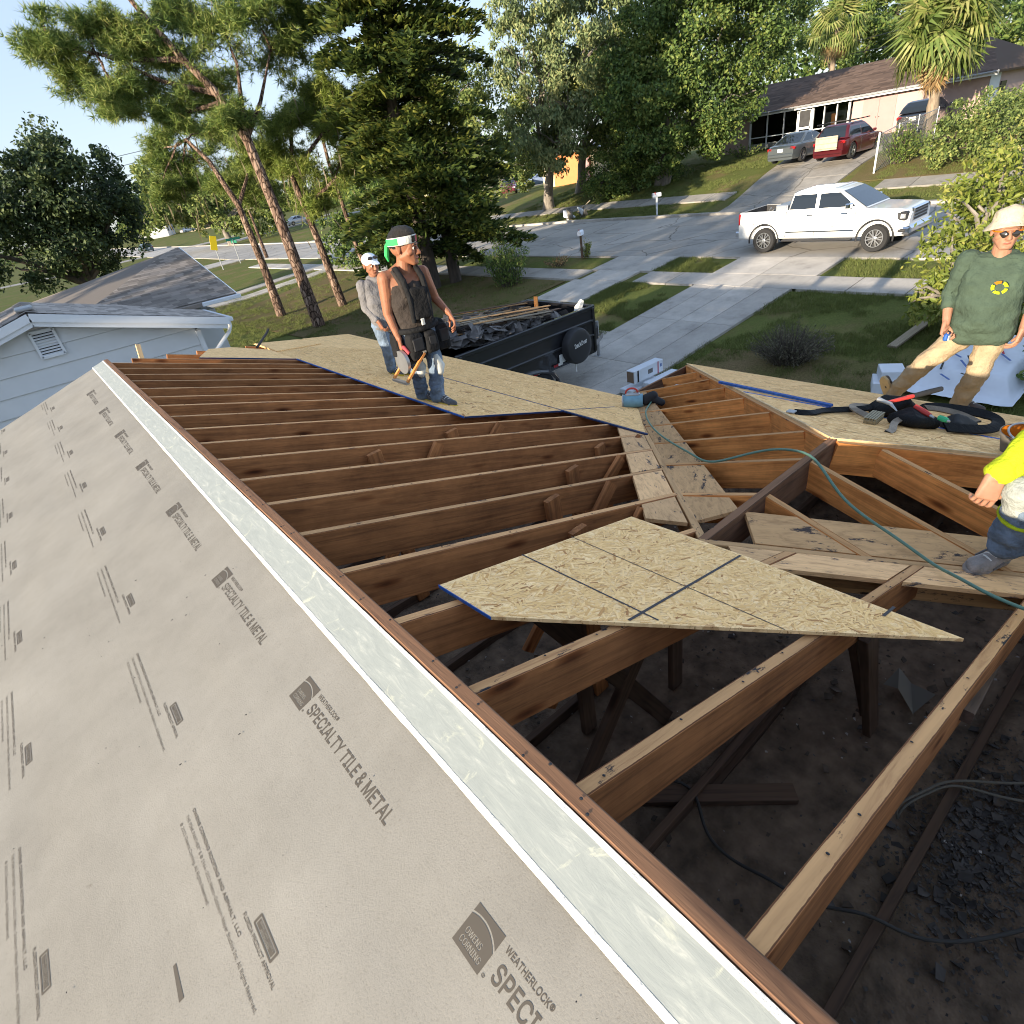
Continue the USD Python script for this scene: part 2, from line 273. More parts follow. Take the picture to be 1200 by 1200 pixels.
# ================================================================ the ground and the paving
def g(x, y):
    b = np.interp(x, [-1e4, 11, 20.5, 29, 31, 36, 42, 60, 120, 1e4], [0, 0, .85, 1.1, 1.25, 2.2, 3.0, 3.7, 5, 5])
    return b * np.interp(y, [30, 75], [1, .35])
def gz(x, y): return float(g(x, y))
plain('far_lawn', (.105, .115, .03), .9, noise=.5, scale=.9, bump=.5, bscale=30, detail=8, dark=(.12, .085, .045))
def grass_mat(name, ramp, s=.35):
    mk(name, {'tc': ('texture_coordinate', {}), 'n': ('noise_texture', {'scale': s, 'detail': 7, 'roughness': .7}), 'r': ('rgb_ramp', {'ramp': ramp}), 'n2': ('noise_texture', {'scale': 22, 'detail': 5, 'roughness': .8}), 'r2': ('rgb_ramp', {'ramp': [(.3, (.45, .45, .4)), (.65, (1.15, 1.15, 1.1))]}), 'mu': ('mix', {'mix_type': 'multiply', 'fac': .9}), 'bp': ('bump', {'strength': .4, 'distance': .05}), 'p': ('principled_bsdf', {'roughness': .95, 'specular_ior_level': .1})},
       [('tc.object', 'n.vector'), ('n.fac', 'r.fac'), ('tc.object', 'n2.vector'), ('n2.fac', 'r2.fac'), ('r.color', 'mu.color1'), ('r2.color', 'mu.color2'), ('mu.color', 'p.base_color'), ('n2.fac', 'bp.height'), ('bp.normal', 'p.normal')])
grass_mat('lawn', [(.30, (.22, .16, .09)), (.42, (.17, .155, .06)), (.52, (.125, .145, .04)), (.68, (.15, .17, .05))])
grass_mat('dry_lawn', [(.28, (.22, .15, .09)), (.45, (.17, .13, .065)), (.58, (.14, .125, .05)), (.75, (.12, .13, .04))], .5)
xs = np.unique(np.r_[np.linspace(-1500, -60, 8), np.linspace(-60, -10, 11), np.arange(-10, 45, 1.0), np.linspace(45, 120, 26), np.linspace(140, 1800, 12)])
ys = np.unique(np.r_[np.linspace(-1500, -60, 8), np.linspace(-60, -10, 11), np.arange(-10, 60, 1.5), np.linspace(60, 240, 31), np.linspace(280, 2500, 12)])
X, Y = np.meshgrid(xs, ys, indexing='ij'); Z = g(X, Y) + .05 * (meshkit.fbm(np.stack([X * .35, Y * .35, X * 0], -1), 3, 3) - .5) * ((X > 8) & (X < 60)) - .05
V = np.stack([X, Y, Z], -1).reshape(-1, 3); ny = len(ys)
ii, jj = np.meshgrid(np.arange(len(xs) - 1), np.arange(ny - 1), indexing='ij'); a = (ii * ny + jj).ravel()
obj('ground', (V, np.stack([a, a + ny, a + ny + 1, a + 1], 1)), M['lawn'], kind='structure', smooth=True, label='lawns and yards of the street', cat=None)
def conc(name, c, s=1.2, crack=True):
    c = np.array(c)
    mk(name, {'tc': ('texture_coordinate', {}), 'n': ('noise_texture', {'scale': s, 'detail': 8, 'roughness': .72}), 'r': ('rgb_ramp', {'ramp': [(.28, tuple(c * .62)), (.46, tuple(c * .92)), (.7, tuple(c * 1.15))]}), 'oi': ('object_info', {}), 'mr': ('map_range', {'to_min': .84, 'to_max': 1.12}), 'hv': ('hsv', {}),
        'n2': ('noise_texture', {'scale': 60, 'detail': 3}), 'r2': ('rgb_ramp', {'ramp': [(.35, (.8, .8, .8)), (.6, (1.06, 1.06, 1.06))]}), 'mu': ('mix', {'mix_type': 'multiply', 'fac': .8}),
        'dn': ('noise_texture', {'scale': .8, 'detail': 5}), 'dv': ('mix_vector', {'fac': .35}), 'v': ('voronoi_texture', {'scale': .42, 'feature': 'distance_to_edge'}), 'rv': ('rgb_ramp', {'ramp': [(.004, (.35, .33, .3)), (.010, (1, 1, 1))]}), 'mv': ('mix', {'mix_type': 'multiply', 'fac': .75 if crack else 0.}),
        'bp': ('bump', {'strength': .3, 'distance': .01}), 'p': ('principled_bsdf', {'roughness': .85, 'specular_ior_level': .3})},
       [('tc.object', 'n.vector'), ('n.fac', 'r.fac'), ('oi.random', 'mr.value'), ('mr.result', 'hv.value'), ('r.color', 'hv.color'), ('tc.object', 'n2.vector'), ('n2.fac', 'r2.fac'), ('hv.color', 'mu.color1'), ('r2.color', 'mu.color2'), ('tc.object', 'dn.vector'), ('tc.object', 'dv.a'), ('dn.color', 'dv.b'), ('dv.result', 'v.vector'), ('v.distance', 'rv.fac'), ('mu.color', 'mv.color1'), ('rv.color', 'mv.color2'), ('mv.color', 'p.base_color'), ('n2.fac', 'bp.height'), ('bp.normal', 'p.normal')])
conc('concrete', (.47, .435, .39), crack=False); conc('road', (.43, .40, .36), .5); conc('old_concrete', (.34, .315, .28)); conc('kerb', (.42, .39, .35), crack=False)
def drape(c, nx, ny, off, th=.1, wob=0.0, seed=0):
    """a slab on the ground: four corners in plan, its top off above the ground"""
    c = np.asarray(c, float); u = np.linspace(0, 1, nx + 1); v = np.linspace(0, 1, ny + 1)
    U, W = np.meshgrid(u, v, indexing='ij'); P = ((1 - U) * (1 - W))[..., None] * c[0] + (U * (1 - W))[..., None] * c[1] + (U * W)[..., None] * c[2] + ((1 - U) * W)[..., None] * c[3]
    z = g(P[..., 0], P[..., 1]) + off
    top = np.concatenate([P, z[..., None]], -1).reshape(-1, 3); n = ny + 1
    i, j = np.meshgrid(np.arange(nx), np.arange(ny), indexing='ij'); a = (i * n + j).ravel(); F = [np.stack([a, a + n, a + n + 1, a + 1], 1)]
    ring = [k * n for k in range(nx + 1)] + [nx * n + k for k in range(1, n)] + [k * n + ny for k in range(nx - 1, -1, -1)] + [k for k in range(ny - 1, 0, -1)]
    V = [top, top[ring] - [0, 0, th]]; m = len(top); L = len(ring)
    F.append(np.array([[ring[k], m + k, m + (k + 1) % L, ring[(k + 1) % L]] for k in range(L)]))
    V, F = np.vstack(V), np.vstack(F)
    q = V[F[0]]; nz = np.cross(q[1] - q[0], q[2] - q[0])[2]
    return V, (F if nz > 0 else F[:, ::-1])
st = thing('street', 'pale concrete street with cracked panels and tree shadows', None, kind='structure')
sy = [-40, -22, -10, -4, 2, 8, 14, 20, 26, 34, 44, 56, 70, 90, 120, 170, 260]
for k in range(len(sy) - 1):
    for x0, x1 in ((20.3, 24.55), (24.57, 28.8)):
        obj('slab', drape([(x0, sy[k] + .01), (x1, sy[k] + .01), (x1, sy[k + 1] - .01), (x0, sy[k + 1] - .01)], 5, 6, .01), M['road'], st)
for name, x0, x1 in (('kerb', 28.85, 29.1),):
    for k in range(len(sy) - 1):
        if 15.0 < sy[k] < 20: continue
        obj('kerb', drape([(x0, sy[k]), (x1, sy[k]), (x1, sy[k + 1] - .02), (x0, sy[k + 1] - .02)], 1, 6, .12, .2), M['kerb'], st)
cs = thing('side_street', 'narrow side street crossing the far lawn', None, kind='structure')
for x0, x1, y0, y1 in ((-30, 20.2, 71.5, 77), (28.9, 70, 70, 76), (28.9, 120, 112, 117), (-30, 120, 128, 133)):
    obj('slab', drape([(x0, y0), (x1, y0), (x1, y1), (x0, y1)], 24, 3, .012), M['road'], cs)
sw = thing('sidewalk', 'concrete sidewalk slabs along the near side of the street', None, kind='structure')
for y0 in np.arange(-8, 60, 1.53):
    if 9.2 < y0 + .7 < 11.9 or 15.5 < y0 + .7 < 17.6: continue
    obj('slab', drape([(17.25, y0 + .012), (18.45, y0 + .012), (18.45, y0 + 1.51), (17.25, y0 + 1.51)], 2, 2, .02), M['concrete'], sw)
fsw = thing('far_sidewalk', 'worn concrete sidewalk on the far side of the street', None, kind='structure')
for y0 in np.arange(-4, 60, 1.53):
    if 13.3 < y0 + .7 < 20.5: continue
    obj('slab', drape([(32.0, y0 + .012), (33.2, y0 + .012), (33.2, y0 + 1.51), (32.0, y0 + 1.51)], 2, 2, .016), M['old_concrete'], fsw)
dr = thing('driveway', 'jointed concrete driveway running from the house to the street', None, kind='structure')
for y0, y1 in ((8.85, 9.72), (9.74, 10.62), (10.64, 11.5), (11.52, 12.2)):
    for x0, x1 in ((8.2, 11.2), (11.22, 14.2), (14.22, 17.23)):
        obj('slab', drape([(x0, y0), (x1, y0), (x1, y1), (x0, y1)], 3, 1, .022), M['concrete'], dr)
for y0, y1, e in ((8.7, 10.5, 0), (10.52, 12.3, 0), (15.5, 17.6, .5)):
    for x0, x1 in ((17.25, 18.45), (18.47, 20.28)):
        obj('slab', drape([(x0, y0 - e * (x0 > 18)), (x1, y0 - e * (x0 > 18)), (x1, y1 + e * (x0 > 18)), (x0, y1 + e * (x0 > 18))], 2, 2, .024), M['concrete'], dr)
for x0, x1 in ((8.2, 11.2), (11.22, 12.9), (12.92, 17.23)):
    for y0, y1 in ((12.22, 13.9), (13.92, 15.5), (15.52, 17.9)):
        if y0 < 15.5 and x0 > 12.5: continue
        obj('slab', drape([(x0, y0), (x1, y0), (x1, y1), (x0, y1)], 3, 2, .021), M['concrete'], dr)
fd = thing('far_driveway', 'cracked old concrete driveway climbing to the house across the street', None, kind='structure')
fx = [28.82, 31.9, 34.5, 37.3, 40.2, 43.4]
for k in range(5):
    for q in range(2):
        def yy(x, t): y0 = 15.0 + (x - 28.8) * .02; y1 = 19.2 + (x - 28.8) * .17; return y0 + (y1 - y0) * t
        a, b = q / 2, (q + 1) / 2 - .004
        obj('slab', drape([(fx[k], yy(fx[k], a)), (fx[k + 1] - .03, yy(fx[k + 1], a)), (fx[k + 1] - .03, yy(fx[k + 1], b)), (fx[k], yy(fx[k], b))], 3, 3, .02), M['old_concrete'], fd)
nd = thing('neighbour_driveway', 'two pale concrete strips crossing the lawn beyond the pines', None, kind='structure')
for y0, y1 in ((42.0, 43.6), (45.2, 46.6)):
    for x0 in np.arange(6, 20, 2.4): obj('slab', drape([(x0, y0), (x0 + 2.36, y0), (x0 + 2.36, y1), (x0, y1)], 2, 1, .02), M['concrete'], nd)
lm = thing('dry_grass', 'brown dry grass and pine litter under the trees', None, kind='structure')
obj('patch', drape([(8.5, 18.6), (17.1, 18.3), (17.1, 41), (7.5, 38)], 12, 20, -.008, .02), M['dry_lawn'], lm)
obj('patch', drape([(9.0, 3.0), (13.2, 3.4), (12.8, 8.4), (9.5, 8.6)], 6, 6, -.006, .02), M['dry_lawn'], lm)
obj('patch', drape([(33.3, 8), (36.5, 9), (36.5, 15), (33.3, 14.5)], 6, 6, -.006, .02), M['dry_lawn'], lm)
# ================================================================ the house under repair
S_ = 0.4064; Y0 = 0.1826; RY = 7.7            # rafter spacing, first rafter, end of the ridge
CO = 1 / math.sqrt(1 + T * T); NM = np.array([T, 0, 1]) * CO; NL = np.array([-T, 0, 1]) * CO
WY = 1.30; WX = 2.84; WZ = H - .5             # the front wing's ridge
def main_z(x, y=0): return H - T * x
def left_z(x, y=0): return H + T * x
def wl_z(x, y): return WZ - T * (y - WY)
def wr_z(x, y): return WZ + T * (y - WY)
def he_z(x, y=0): return WZ - T * (x - WX)
NWL = np.array([0, T, 1]) * CO; NWR = np.array([0, -T, 1]) * CO
house = thing('house', 'single-storey house with half its roof stripped to the rafters', 'house')
# ridge board
board(house, 'ridge_board', (0, -3.6, H + .012), (0, 2.87, H + .012), .044, .19, (0, 0, 1), M['ridge_wood'], ch=.005)
board(house, 'ridge_board', (0, 2.875, H + .010), (0, RY, H + .010), .044, .19, (0, 0, 1), M['ridge_wood'], ch=.005)
# common rafters
ry = [Y0 + S_ * k for k in range(-8, 29)]
rr = rng(5)
def valley_l(y): return y + .22
def valley_r(y): return 2.852 - y
for y in ry:
    x0 = .024 if y < RY else y - RY + .05
    if 1.3 <= y < 4.5: x1 = valley_l(y) + .01
    elif -1.9 < y < 1.3: x1 = min(valley_r(y) + .01, 4.72)
    else: x1 = 4.72
    if x1 - x0 < .3: continue
    jz = rr.normal(0, .002)
    board(house, 'rafter', (x0, y, main_z(x0) + jz), (x1, y + rr.normal(0, .004), main_z(x1) + jz), .041, .178, NM, M['rafter_wood'])
# wing: ridge, hips, jack rafters
board(house, 'wing_ridge', (1.50, WY, WZ + .006), (WX + .02, WY, WZ + .006), .046, .19, (0, 0, 1), M['ridge_wood'])
for sy_ in (1, -1):
    p0 = np.array([WX, WY + sy_ * .03, WZ - .004]); L = 3.33
    board(house, 'hip_rafter', p0, (WX + L, WY + sy_ * (L + .03), WZ - T * L - .004), .046, .2, (0, 0, 1), M['wing_wood'])
for x in (2.07, 2.55, 3.03, 3.53, 4.05, 4.55, 5.05, 5.6):
    y0 = WY + .024 if x < WX else WY + (x - WX) + .06
    y1 = min(x - .22 + .02, 4.62)
    board(house, 'jack_rafter', (x, y0, wl_z(x, y0)), (x - .02, y1, wl_z(x, y1)), .041, .178, NWL, M['wing_wood'])
for x in (2.09, 2.55, 3.0, 3.5, 4.0, 4.5, 5.0, 5.5):
    y0 = WY - .024 if x < WX else WY - (x - WX) - .06
    y1 = max(2.852 - x - .02, -2.0)
    board(house, 'jack_rafter', (x, y0, wr_z(x, y0)), (x, y1, wr_z(x, y1)), .041, .178, NWR, M['wing_wood'])
# valley rafters and the wide valley boards nailed between the rafters
for sy_ in (1, -1):
    a = np.array([1.52, 1.27 if sy_ > 0 else 1.30, 0]); b = np.array([4.85, 4.63 if sy_ > 0 else -2.03, 0])
    a[2] = main_z(a[0]) + .002; b[2] = main_z(b[0]) + .002
    board(house, 'valley_rafter', a, b, .04, .2, (0, 0, 1), M['plank_wood'])
def strip(cl, lo, hi, x0, x1, sgn):
    """band beside the valley centre line y = cl(x), lo..hi measured square to it"""
    o = np.array([-1, 1]) / math.sqrt(2) if sgn > 0 else np.array([1, 1]) / math.sqrt(2)
    a, b = np.array([x0, cl(x0)]), np.array([x1, cl(x1)])
    return Polygon([a + o * lo, b + o * lo, b + o * hi, a + o * hi])
cl_l = lambda x: x - .235; cl_r = lambda x: 2.84 - x
def cuts_y(poly, ys_, gap=.0235):
    out = []; b = [-9] + sorted(ys_) + [99]
    for i in range(len(b) - 1):
        q = poly.intersection(sbox(-9, b[i] + gap, 99, b[i + 1] - gap))
        if q.area > .004: out.append(q)
    return out
def cuts_x(poly, xs_, gap=.0235):
    out = []; b = [-9] + sorted(xs_) + [99]
    for i in range(len(b) - 1):
        q = poly.intersection(sbox(b[i] + gap, -9, b[i + 1] - gap, 99))
        if q.area > .004: out.append(q)
    return out
def plank_plate(poly, top, nrm, ang, th=.02, m='plank_wood', name='valley_board', off=-.003):
    c = poly.centroid; v, f = plate(poly, lambda x, y: top(x, y) + off, nrm, th)
    R = Rz(ang); t = np.array([c.x, c.y, top(c.x, c.y) + off])
    return obj(name, ((v - t) @ R, f), M[m], house, M=mat4(R, t))
for q in cuts_y(strip(cl_l, .024, .235, 1.7, 4.3, 1), ry): plank_plate(q, main_z, NM, math.pi / 4)
for q in cuts_x(strip(cl_l, -.235, -.024, 1.72, 4.9, 1), [2.05, 2.53, 3.01, 3.51, 4.03, 4.53, 5.03]): plank_plate(q, wl_z, NWL, math.pi / 4)
for q in cuts_x(strip(cl_r, .024, .235, 1.72, 5.2, -1), [2.09, 2.55, 3.0, 3.5, 4.0, 4.5, 5.0]): plank_plate(q, wr_z, NWR, -math.pi / 4)
for q in cuts_y(strip(cl_r, -.235, -.024, 1.62, 4.6, -1), ry): plank_plate(q, main_z, NM, -math.pi / 4)
# decking: panels of strand board in courses
hipreg = Polygon([(-.1, -9), (20, -9), (20, 20 + RY + .0), (-.1, RY - .1)])
valreg = Polygon([(0, -.30 + .3 + 3), (2.066, 1.95), (4.76, 4.40), (4.76, 30), (0, 30)])
def panels(parent, x0, x1, ys_, region, top, nrm, name='deck_panel', m='osb_far', gap=.004):
    for a, b in zip(ys_[:-1], ys_[1:]):
        q = sbox(x0 + gap, a + gap, x1 - gap, b - gap).intersection(region)
        if q.area < .01: continue
        v, f = plate(q, lambda x, y: top(x, y) + .0125, nrm, .0115); obj(name, (v, f), M[m], parent)
panels(house, 2.066, 3.227, [4.04, 5.9, 8.34, 10.8], hipreg, main_z, NM)
panels(house, 3.227, 4.388, [1.0, 4.06, 6.5, 8.94, 11.4, 13], hipreg.intersection(valreg), main_z, NM)
panels(house, 4.388, 4.76, [1.0, 5.2, 7.64, 10.08, 12.5], hipreg.intersection(valreg), main_z, NM)
obj('deck_panel', plate(Polygon([(.93, 7.95), (2.06, 7.95), (2.06, 9.0), (1.6, 9.2), (1.25, 8.9)]), lambda x, y: main_z(x) + .0135, NM, .0115), M['osb_far'], house)
obj('deck_panel', plate(Polygon([(2.07, 8.7), (2.07, 9.7), (2.9, 10.5), (3.2, 10.5), (3.2, 10.0)]), lambda x, y: main_z(x) + .026, NM, .0115), M['osb_far'], house)
# painted edges of the panels
def edge(p, q, top, m, w=.012, h=.0145, nm='painted_edge'):
    p = np.array([p[0], p[1], top(*p) + .0135]); q = np.array([q[0], q[1], top(*q) + .0135])
    b = MB(); b.beam(p - [0, 0, h / 2 - .002], q - [0, 0, h / 2 - .002], w, h); return obj(nm, b, M[m], house)
edge((2.060, 4.04), (2.060, 7.94), main_z, 'blue_edge'); edge((2.07, 4.034), (3.22, 4.034), main_z, 'navy_edge'); edge((3.222, 2.98), (3.222, 6.9), main_z, 'navy_edge', .016)
edge((3.235, 4.06), (4.0, 4.06), main_z, 'navy_edge', .014); edge((.93, 7.942), (2.06, 7.942), main_z, 'navy_edge')
lines = MB()
def line(pts, top, w=.006, off=.0135):
    for p, q in zip(pts[:-1], pts[1:]):
        d = norm(np.array(q) - p)[:2]; n_ = np.array([-d[1], d[0]]) * w / 2
        c = [(p[0] - n_[0], p[1] - n_[1]), (q[0] - n_[0], q[1] - n_[1]), (q[0] + n_[0], q[1] + n_[1]), (p[0] + n_[0], p[1] + n_[1])]
        lines.add([(x, y, top(x, y) + off) for x, y in c], [[0, 1, 2, 3]])
for x in (2.45, 2.84, 3.6, 4.0, 4.55): line([(x, max(x - .1, 4.1 if x < 3.2 else 0)), (x, x + RY - .3)], main_z, .008)
for y in np.arange(4.6, 12, .61):
    a = max(2.09, y - RY + .1)
    if a < 4.6: line([(a, y), (min(a + .8 + .9 * ((y * 7) % 1), 4.7), y)], main_z, .007)
obj('guide_line', lines, M['pencil_line'], house)
# hip end of the wing, decked, facing the street
hereg = Polygon([(WX, WY), (6.28, WY + 3.44), (6.28, WY - 3.44)])
panels(house, WX, 4.22, [WY - 2, 1.0, WY + 2], hereg, he_z, np.array([T, 0, 1]) * CO)
panels(house, 4.22, 5.4, [-3, .2, 2.64, 5], hereg, he_z, np.array([T, 0, 1]) * CO)
panels(house, 5.4, 6.28, [-3, 1.42, 3.86, 5], hereg, he_z, np.array([T, 0, 1]) * CO)
for sy_ in (1, -1): edge((WX + .0, WY + sy_ * .004), (6.26, WY + sy_ * 3.425), he_z, 'osb_edge', .012, .016, 'panel_edge')
edge((4.217, -.1), (4.217, 2.68), he_z, 'blue_edge', .022, .018)
lines = MB()
for x in (3.2, 3.6, 4.6, 4.95, 5.75): line([(x, max(WY - (x - WX) + .05, -2)), (x, WY + (x - WX) - .1)], he_z, .007)
for y in (.2, .6, 1.0, 1.9, 2.3, 2.64, 3.1): line([(max(4.3, WX + abs(y - WY) + .1), y), (5.35, y + .02)], he_z, .007)
obj('guide_line', lines, M['pencil_line'], house)
# blue batten left on the wing's deck
bt = MB(); pa = np.array([4.5, 3.1, he_z(4.5) + .034]); pb = np.array([4.24, 1.9, he_z(4.24) + .034]); bt.beam(pa, pb, .03, .02)
obj('straightedge', bt, M['blue_edge'], label='long blue straightedge lying across the decked end of the front wing', cat='straightedge')
# fascias, walls, soffit (seen from the side only)
wl_ = MB(); wl_.box((4.3, 8.0, 1.15), (.18, 7.2, 2.3)); wl_.box((4.3, -5.5, 1.15), (.18, 6.0, 2.3)); wl_.box((-4.3, 2, 1.15), (.18, 20, 2.3)); wl_.box((0, 11.7, 1.15), (8.4, .18, 2.3)); wl_.box((0, -8.2, 1.15), (8.4, .18, 2.3))
wl_.box((5.8, 1.3, 1.15), (.18, 6.2, 2.3)); wl_.box((5.05, 4.3, 1.15), (1.4, .18, 2.3)); wl_.box((5.05, -1.7, 1.15), (1.4, .18, 2.3))
obj('wall', wl_, M['gable_white'], house)
for p, q in (((4.745, 4.55), (4.745, 12.4)), ((6.25, -2.1), (6.25, 4.7))):
    b = MB(); zt = (main_z(4.745) if p[0] < 5 else he_z(6.25)) - .012; b.beam((*p, zt - .09), (*q, zt - .09), .022, .18); obj('fascia', b, M['plank_wood'], house)
board(house, 'fascia', (6.2, 4.66, wl_z(0, 4.66)), (4.8, 4.66, wl_z(0, 4.66)), .03, .17, (0, 0, 1), M['ridge_wood'])
# attic: ceiling, joists, struts
fl = MB(); A = [(-4.2, -8.1), (4.2, -8.1), (4.2, -1.6), (5.7, -1.6), (5.7, 4.2), (4.2, 4.2), (4.2, 11.6), (-4.2, 11.6)]
gx = np.linspace(-4.2, 5.7, 100); gy = np.linspace(-3.2, 11.6, 149); GX, GY = np.meshgrid(gx, gy, indexing='ij')
GZ = H - 1.66 + .05 * meshkit.fbm(np.stack([GX * 4, GY * 4, GX * 0], -1), 5, 2) + .03 * meshkit.fbm(np.stack([GX * 14, GY * 14, GX * 0], -1), 3, 8)
n_ = len(gy); i_, j_ = np.meshgrid(np.arange(99), np.arange(148), indexing='ij'); a = (i_ * n_ + j_).ravel()
keep = ~((GX[:-1, :-1] > 4.2) & ((GY[:-1, :-1] > 4.2) | (GY[:-1, :-1] < -1.6))).ravel()
_u, _inv = np.unique(np.stack([a, a + n_, a + n_ + 1, a + 1], 1)[keep], return_inverse=True)
obj('attic_floor', (np.stack([GX, GY, GZ], -1).reshape(-1, 3)[_u], _inv.reshape(-1, 4)), M['attic_dirt'], house, smooth=True)
for y in ry:
    if y < -2.5 or y > 7.6 or int(round((y - Y0) / S_)) % 2: continue
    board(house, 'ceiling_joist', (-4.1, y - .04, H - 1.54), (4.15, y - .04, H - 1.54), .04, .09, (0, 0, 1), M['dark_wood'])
zf = H - 1.6
def strut(x0, y0, z0, x1, y1, z1, w=.09, d=.038, m='dark_wood', up=(0, 1, .01)):
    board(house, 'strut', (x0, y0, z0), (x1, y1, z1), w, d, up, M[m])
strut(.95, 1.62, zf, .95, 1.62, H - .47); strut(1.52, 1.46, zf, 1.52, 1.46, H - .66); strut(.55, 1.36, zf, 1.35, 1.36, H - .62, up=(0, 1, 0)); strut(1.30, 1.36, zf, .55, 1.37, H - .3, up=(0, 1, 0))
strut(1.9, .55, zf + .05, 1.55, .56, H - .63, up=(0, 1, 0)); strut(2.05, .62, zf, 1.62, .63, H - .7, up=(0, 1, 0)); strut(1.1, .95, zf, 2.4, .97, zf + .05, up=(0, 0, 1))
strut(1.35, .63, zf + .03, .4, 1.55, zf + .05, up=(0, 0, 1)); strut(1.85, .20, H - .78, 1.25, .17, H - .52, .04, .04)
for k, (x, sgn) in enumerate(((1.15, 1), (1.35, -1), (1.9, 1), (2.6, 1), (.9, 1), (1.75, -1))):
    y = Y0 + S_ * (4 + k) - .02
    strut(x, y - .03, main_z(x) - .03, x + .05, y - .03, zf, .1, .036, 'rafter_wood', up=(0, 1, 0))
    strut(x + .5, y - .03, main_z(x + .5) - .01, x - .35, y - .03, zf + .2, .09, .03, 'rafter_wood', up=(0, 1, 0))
# the covered slope: underlayment with printed lettering, tape along the ridge
def grid_slope(v0, v1, y0, y1, nv, nyy, off, amp, seed):
    vv, yy_ = np.meshgrid(np.linspace(v0, v1, nv), np.linspace(y0, y1, nyy), indexing='ij'); x = -vv * CO
    d = off + amp * (meshkit.fbm(np.stack([vv * 3.5, yy_ * 2.2, vv * 0], -1), 2, seed) - .5)
    P = np.stack([x, yy_, H + T * x], -1) + d[..., None] * NL
    a = (np.arange(nv - 1)[:, None] * nyy + np.arange(nyy - 1)).ravel()
    return P.reshape(-1, 3), np.stack([a, a + 1, a + nyy + 1, a + nyy], 1)
ul = obj('underlayment', grid_slope(.10, 4.95, -4, 7.68, 160, 330, .006, .008, 4), M['underlayment'], house, smooth=True)
sh = MB(); sh.plate(sbox(-4.7, -4, -.02, 7.70), lambda x, y: left_z(x) - .004, NL, .014); obj('sheathing', sh, M['osb_edge'], house)
vv, yy_ = np.meshgrid(np.linspace(0, 1, 9), np.linspace(-4, 7.69, 600), indexing='ij')
lo = .030 + .004 * meshkit.noise(np.stack([yy_ * 5, yy_ * 0, yy_ * 0], -1)); hi = .150 + .006 * meshkit.fbm(np.stack([yy_ * 6, yy_ * 0 + 3, yy_ * 0], -1))
v_ = lo + (hi - lo) * vv; wr = .0022 * (meshkit.fbm(np.stack([v_ * 30, yy_ * 26, v_ * 0], -1), 4, 9) - .4)
P = np.stack([-v_ * CO, yy_, H - T * v_ * CO], -1) + (.0150 + wr * .5)[..., None] * NL
a = (np.arange(8)[:, None] * 600 + np.arange(599)).ravel()
obj('ridge_tape', (P.reshape(-1, 3), np.stack([a, a + 1, a + 601, a + 600], 1)), M['ridge_tape'], house, smooth=True)
fr = rng(12)
for vc, wd in ((.028, .013), (.152, .015)):
    ws = wd * (.75 + .5 * meshkit.fbm(np.stack([np.arange(600) * .21, np.zeros(600), np.full(600, vc * 50)], -1), 3)); y_ = np.linspace(-4, 7.69, 600)
    rows = [vc - ws / 2, np.full(600, vc), vc + ws / 2]; hts = [.0160, .0166, .0160] if vc < .1 else [.0158, .0166, .0125]
    P = np.stack([np.stack([-v * CO, y_, H - T * v * CO], -1) + h * NL for v, h in zip(rows, hts)])
    a = (np.arange(2)[:, None] * 600 + np.arange(599)).ravel()
    obj('film_edge', (P.reshape(-1, 3), np.stack([a, a + 1, a + 601, a + 600], 1)), M['white_film'], house, smooth=True)
# lettering (flat ink): local x = reading direction (towards -Y), local y = up the slope
def flat(text, height, length, bold=False):
    t = meshkit.text_mesh(text, height, .001, bold); v, f = np.array(t.vertices), np.array(t.faces)
    f = f[np.abs(t.face_normals[:, 2]) > .9]; f = f[v[f][:, :, 2].mean(1) > .0005]
    v = v * [length / (v[:, 0].max() - v[:, 0].min()), 1, 0]; u, inv = np.unique(f, return_inverse=True)
    return v[u], inv.reshape(f.shape)
def put(b, vf, v, y): b.add(vf[0] + [-y, -v, 0], vf[1])      # plane coordinates: (-y, -v)
def flat_poly(b, poly, v, y):
    for gq in (poly.geoms if hasattr(poly, 'geoms') else [poly]):
        p, f = poly_tris(gq); a = p[f]; cr = np.cross(a[:, 1] - a[:, 0], a[:, 2] - a[:, 0]); f = np.where((cr < 0)[:, None], f[:, ::-1], f); b.add(np.c_[p, np.zeros(len(p))] + [-y, -v, 0], f)
def text_poly(text, height, length, bold=True):
    v, f = flat(text, height, length, bold); return unary_union([Polygon(v[t][:, :2]).buffer(1e-5) for t in f])
head = MB(); leg = MB(); app = MB()
from shapely import affinity
sq = sbox(0, 0, .083, .08); arc = Point(.03, -.012).buffer(.078, 24).boundary.buffer(.0022).intersection(sbox(0, .03, .083, .08))
sq = sq.difference(arc).difference(affinity.translate(text_poly('OWENS', .012, .048), .010, .026)).difference(affinity.translate(text_poly('CORNING', .012, .062), .010, .009))
flat_poly(head, sq, .352, .600)
put(head, flat('WEATHERLOCK®', .0125, .128, True), .289, .503)
put(head, flat('SPECIALTY TILE & METAL', .033, .478, True), .338, .497)
put(head, flat('®', .008, .008), .349, .513)
put(leg, flat('OWENS CORNING ROOFING AND ASPHALT, LLC', .0082, .423, True), .719, 1.419)
put(leg, flat('THE PINK PANTHER™ & © 1964-2021 Metro-Goldwyn-Mayer Studios Inc. All Rights Reserved.', .0082, .585), .741, 1.416)
put(leg, flat('© 2021 Owens Corning. All Rights Reserved.', .0082, .28), .762, 1.412)
put(app, flat('FLORIDA PRODUCT APPROVAL', .0085, .196, True), .693, 1.032)
bd = sbox(.004, .004, .106, .021).buffer(.004)
bd = bd.difference(sbox(.008, .005, .102, .020).buffer(.0012)).union(sbox(.0095, .0062, .1005, .0188))
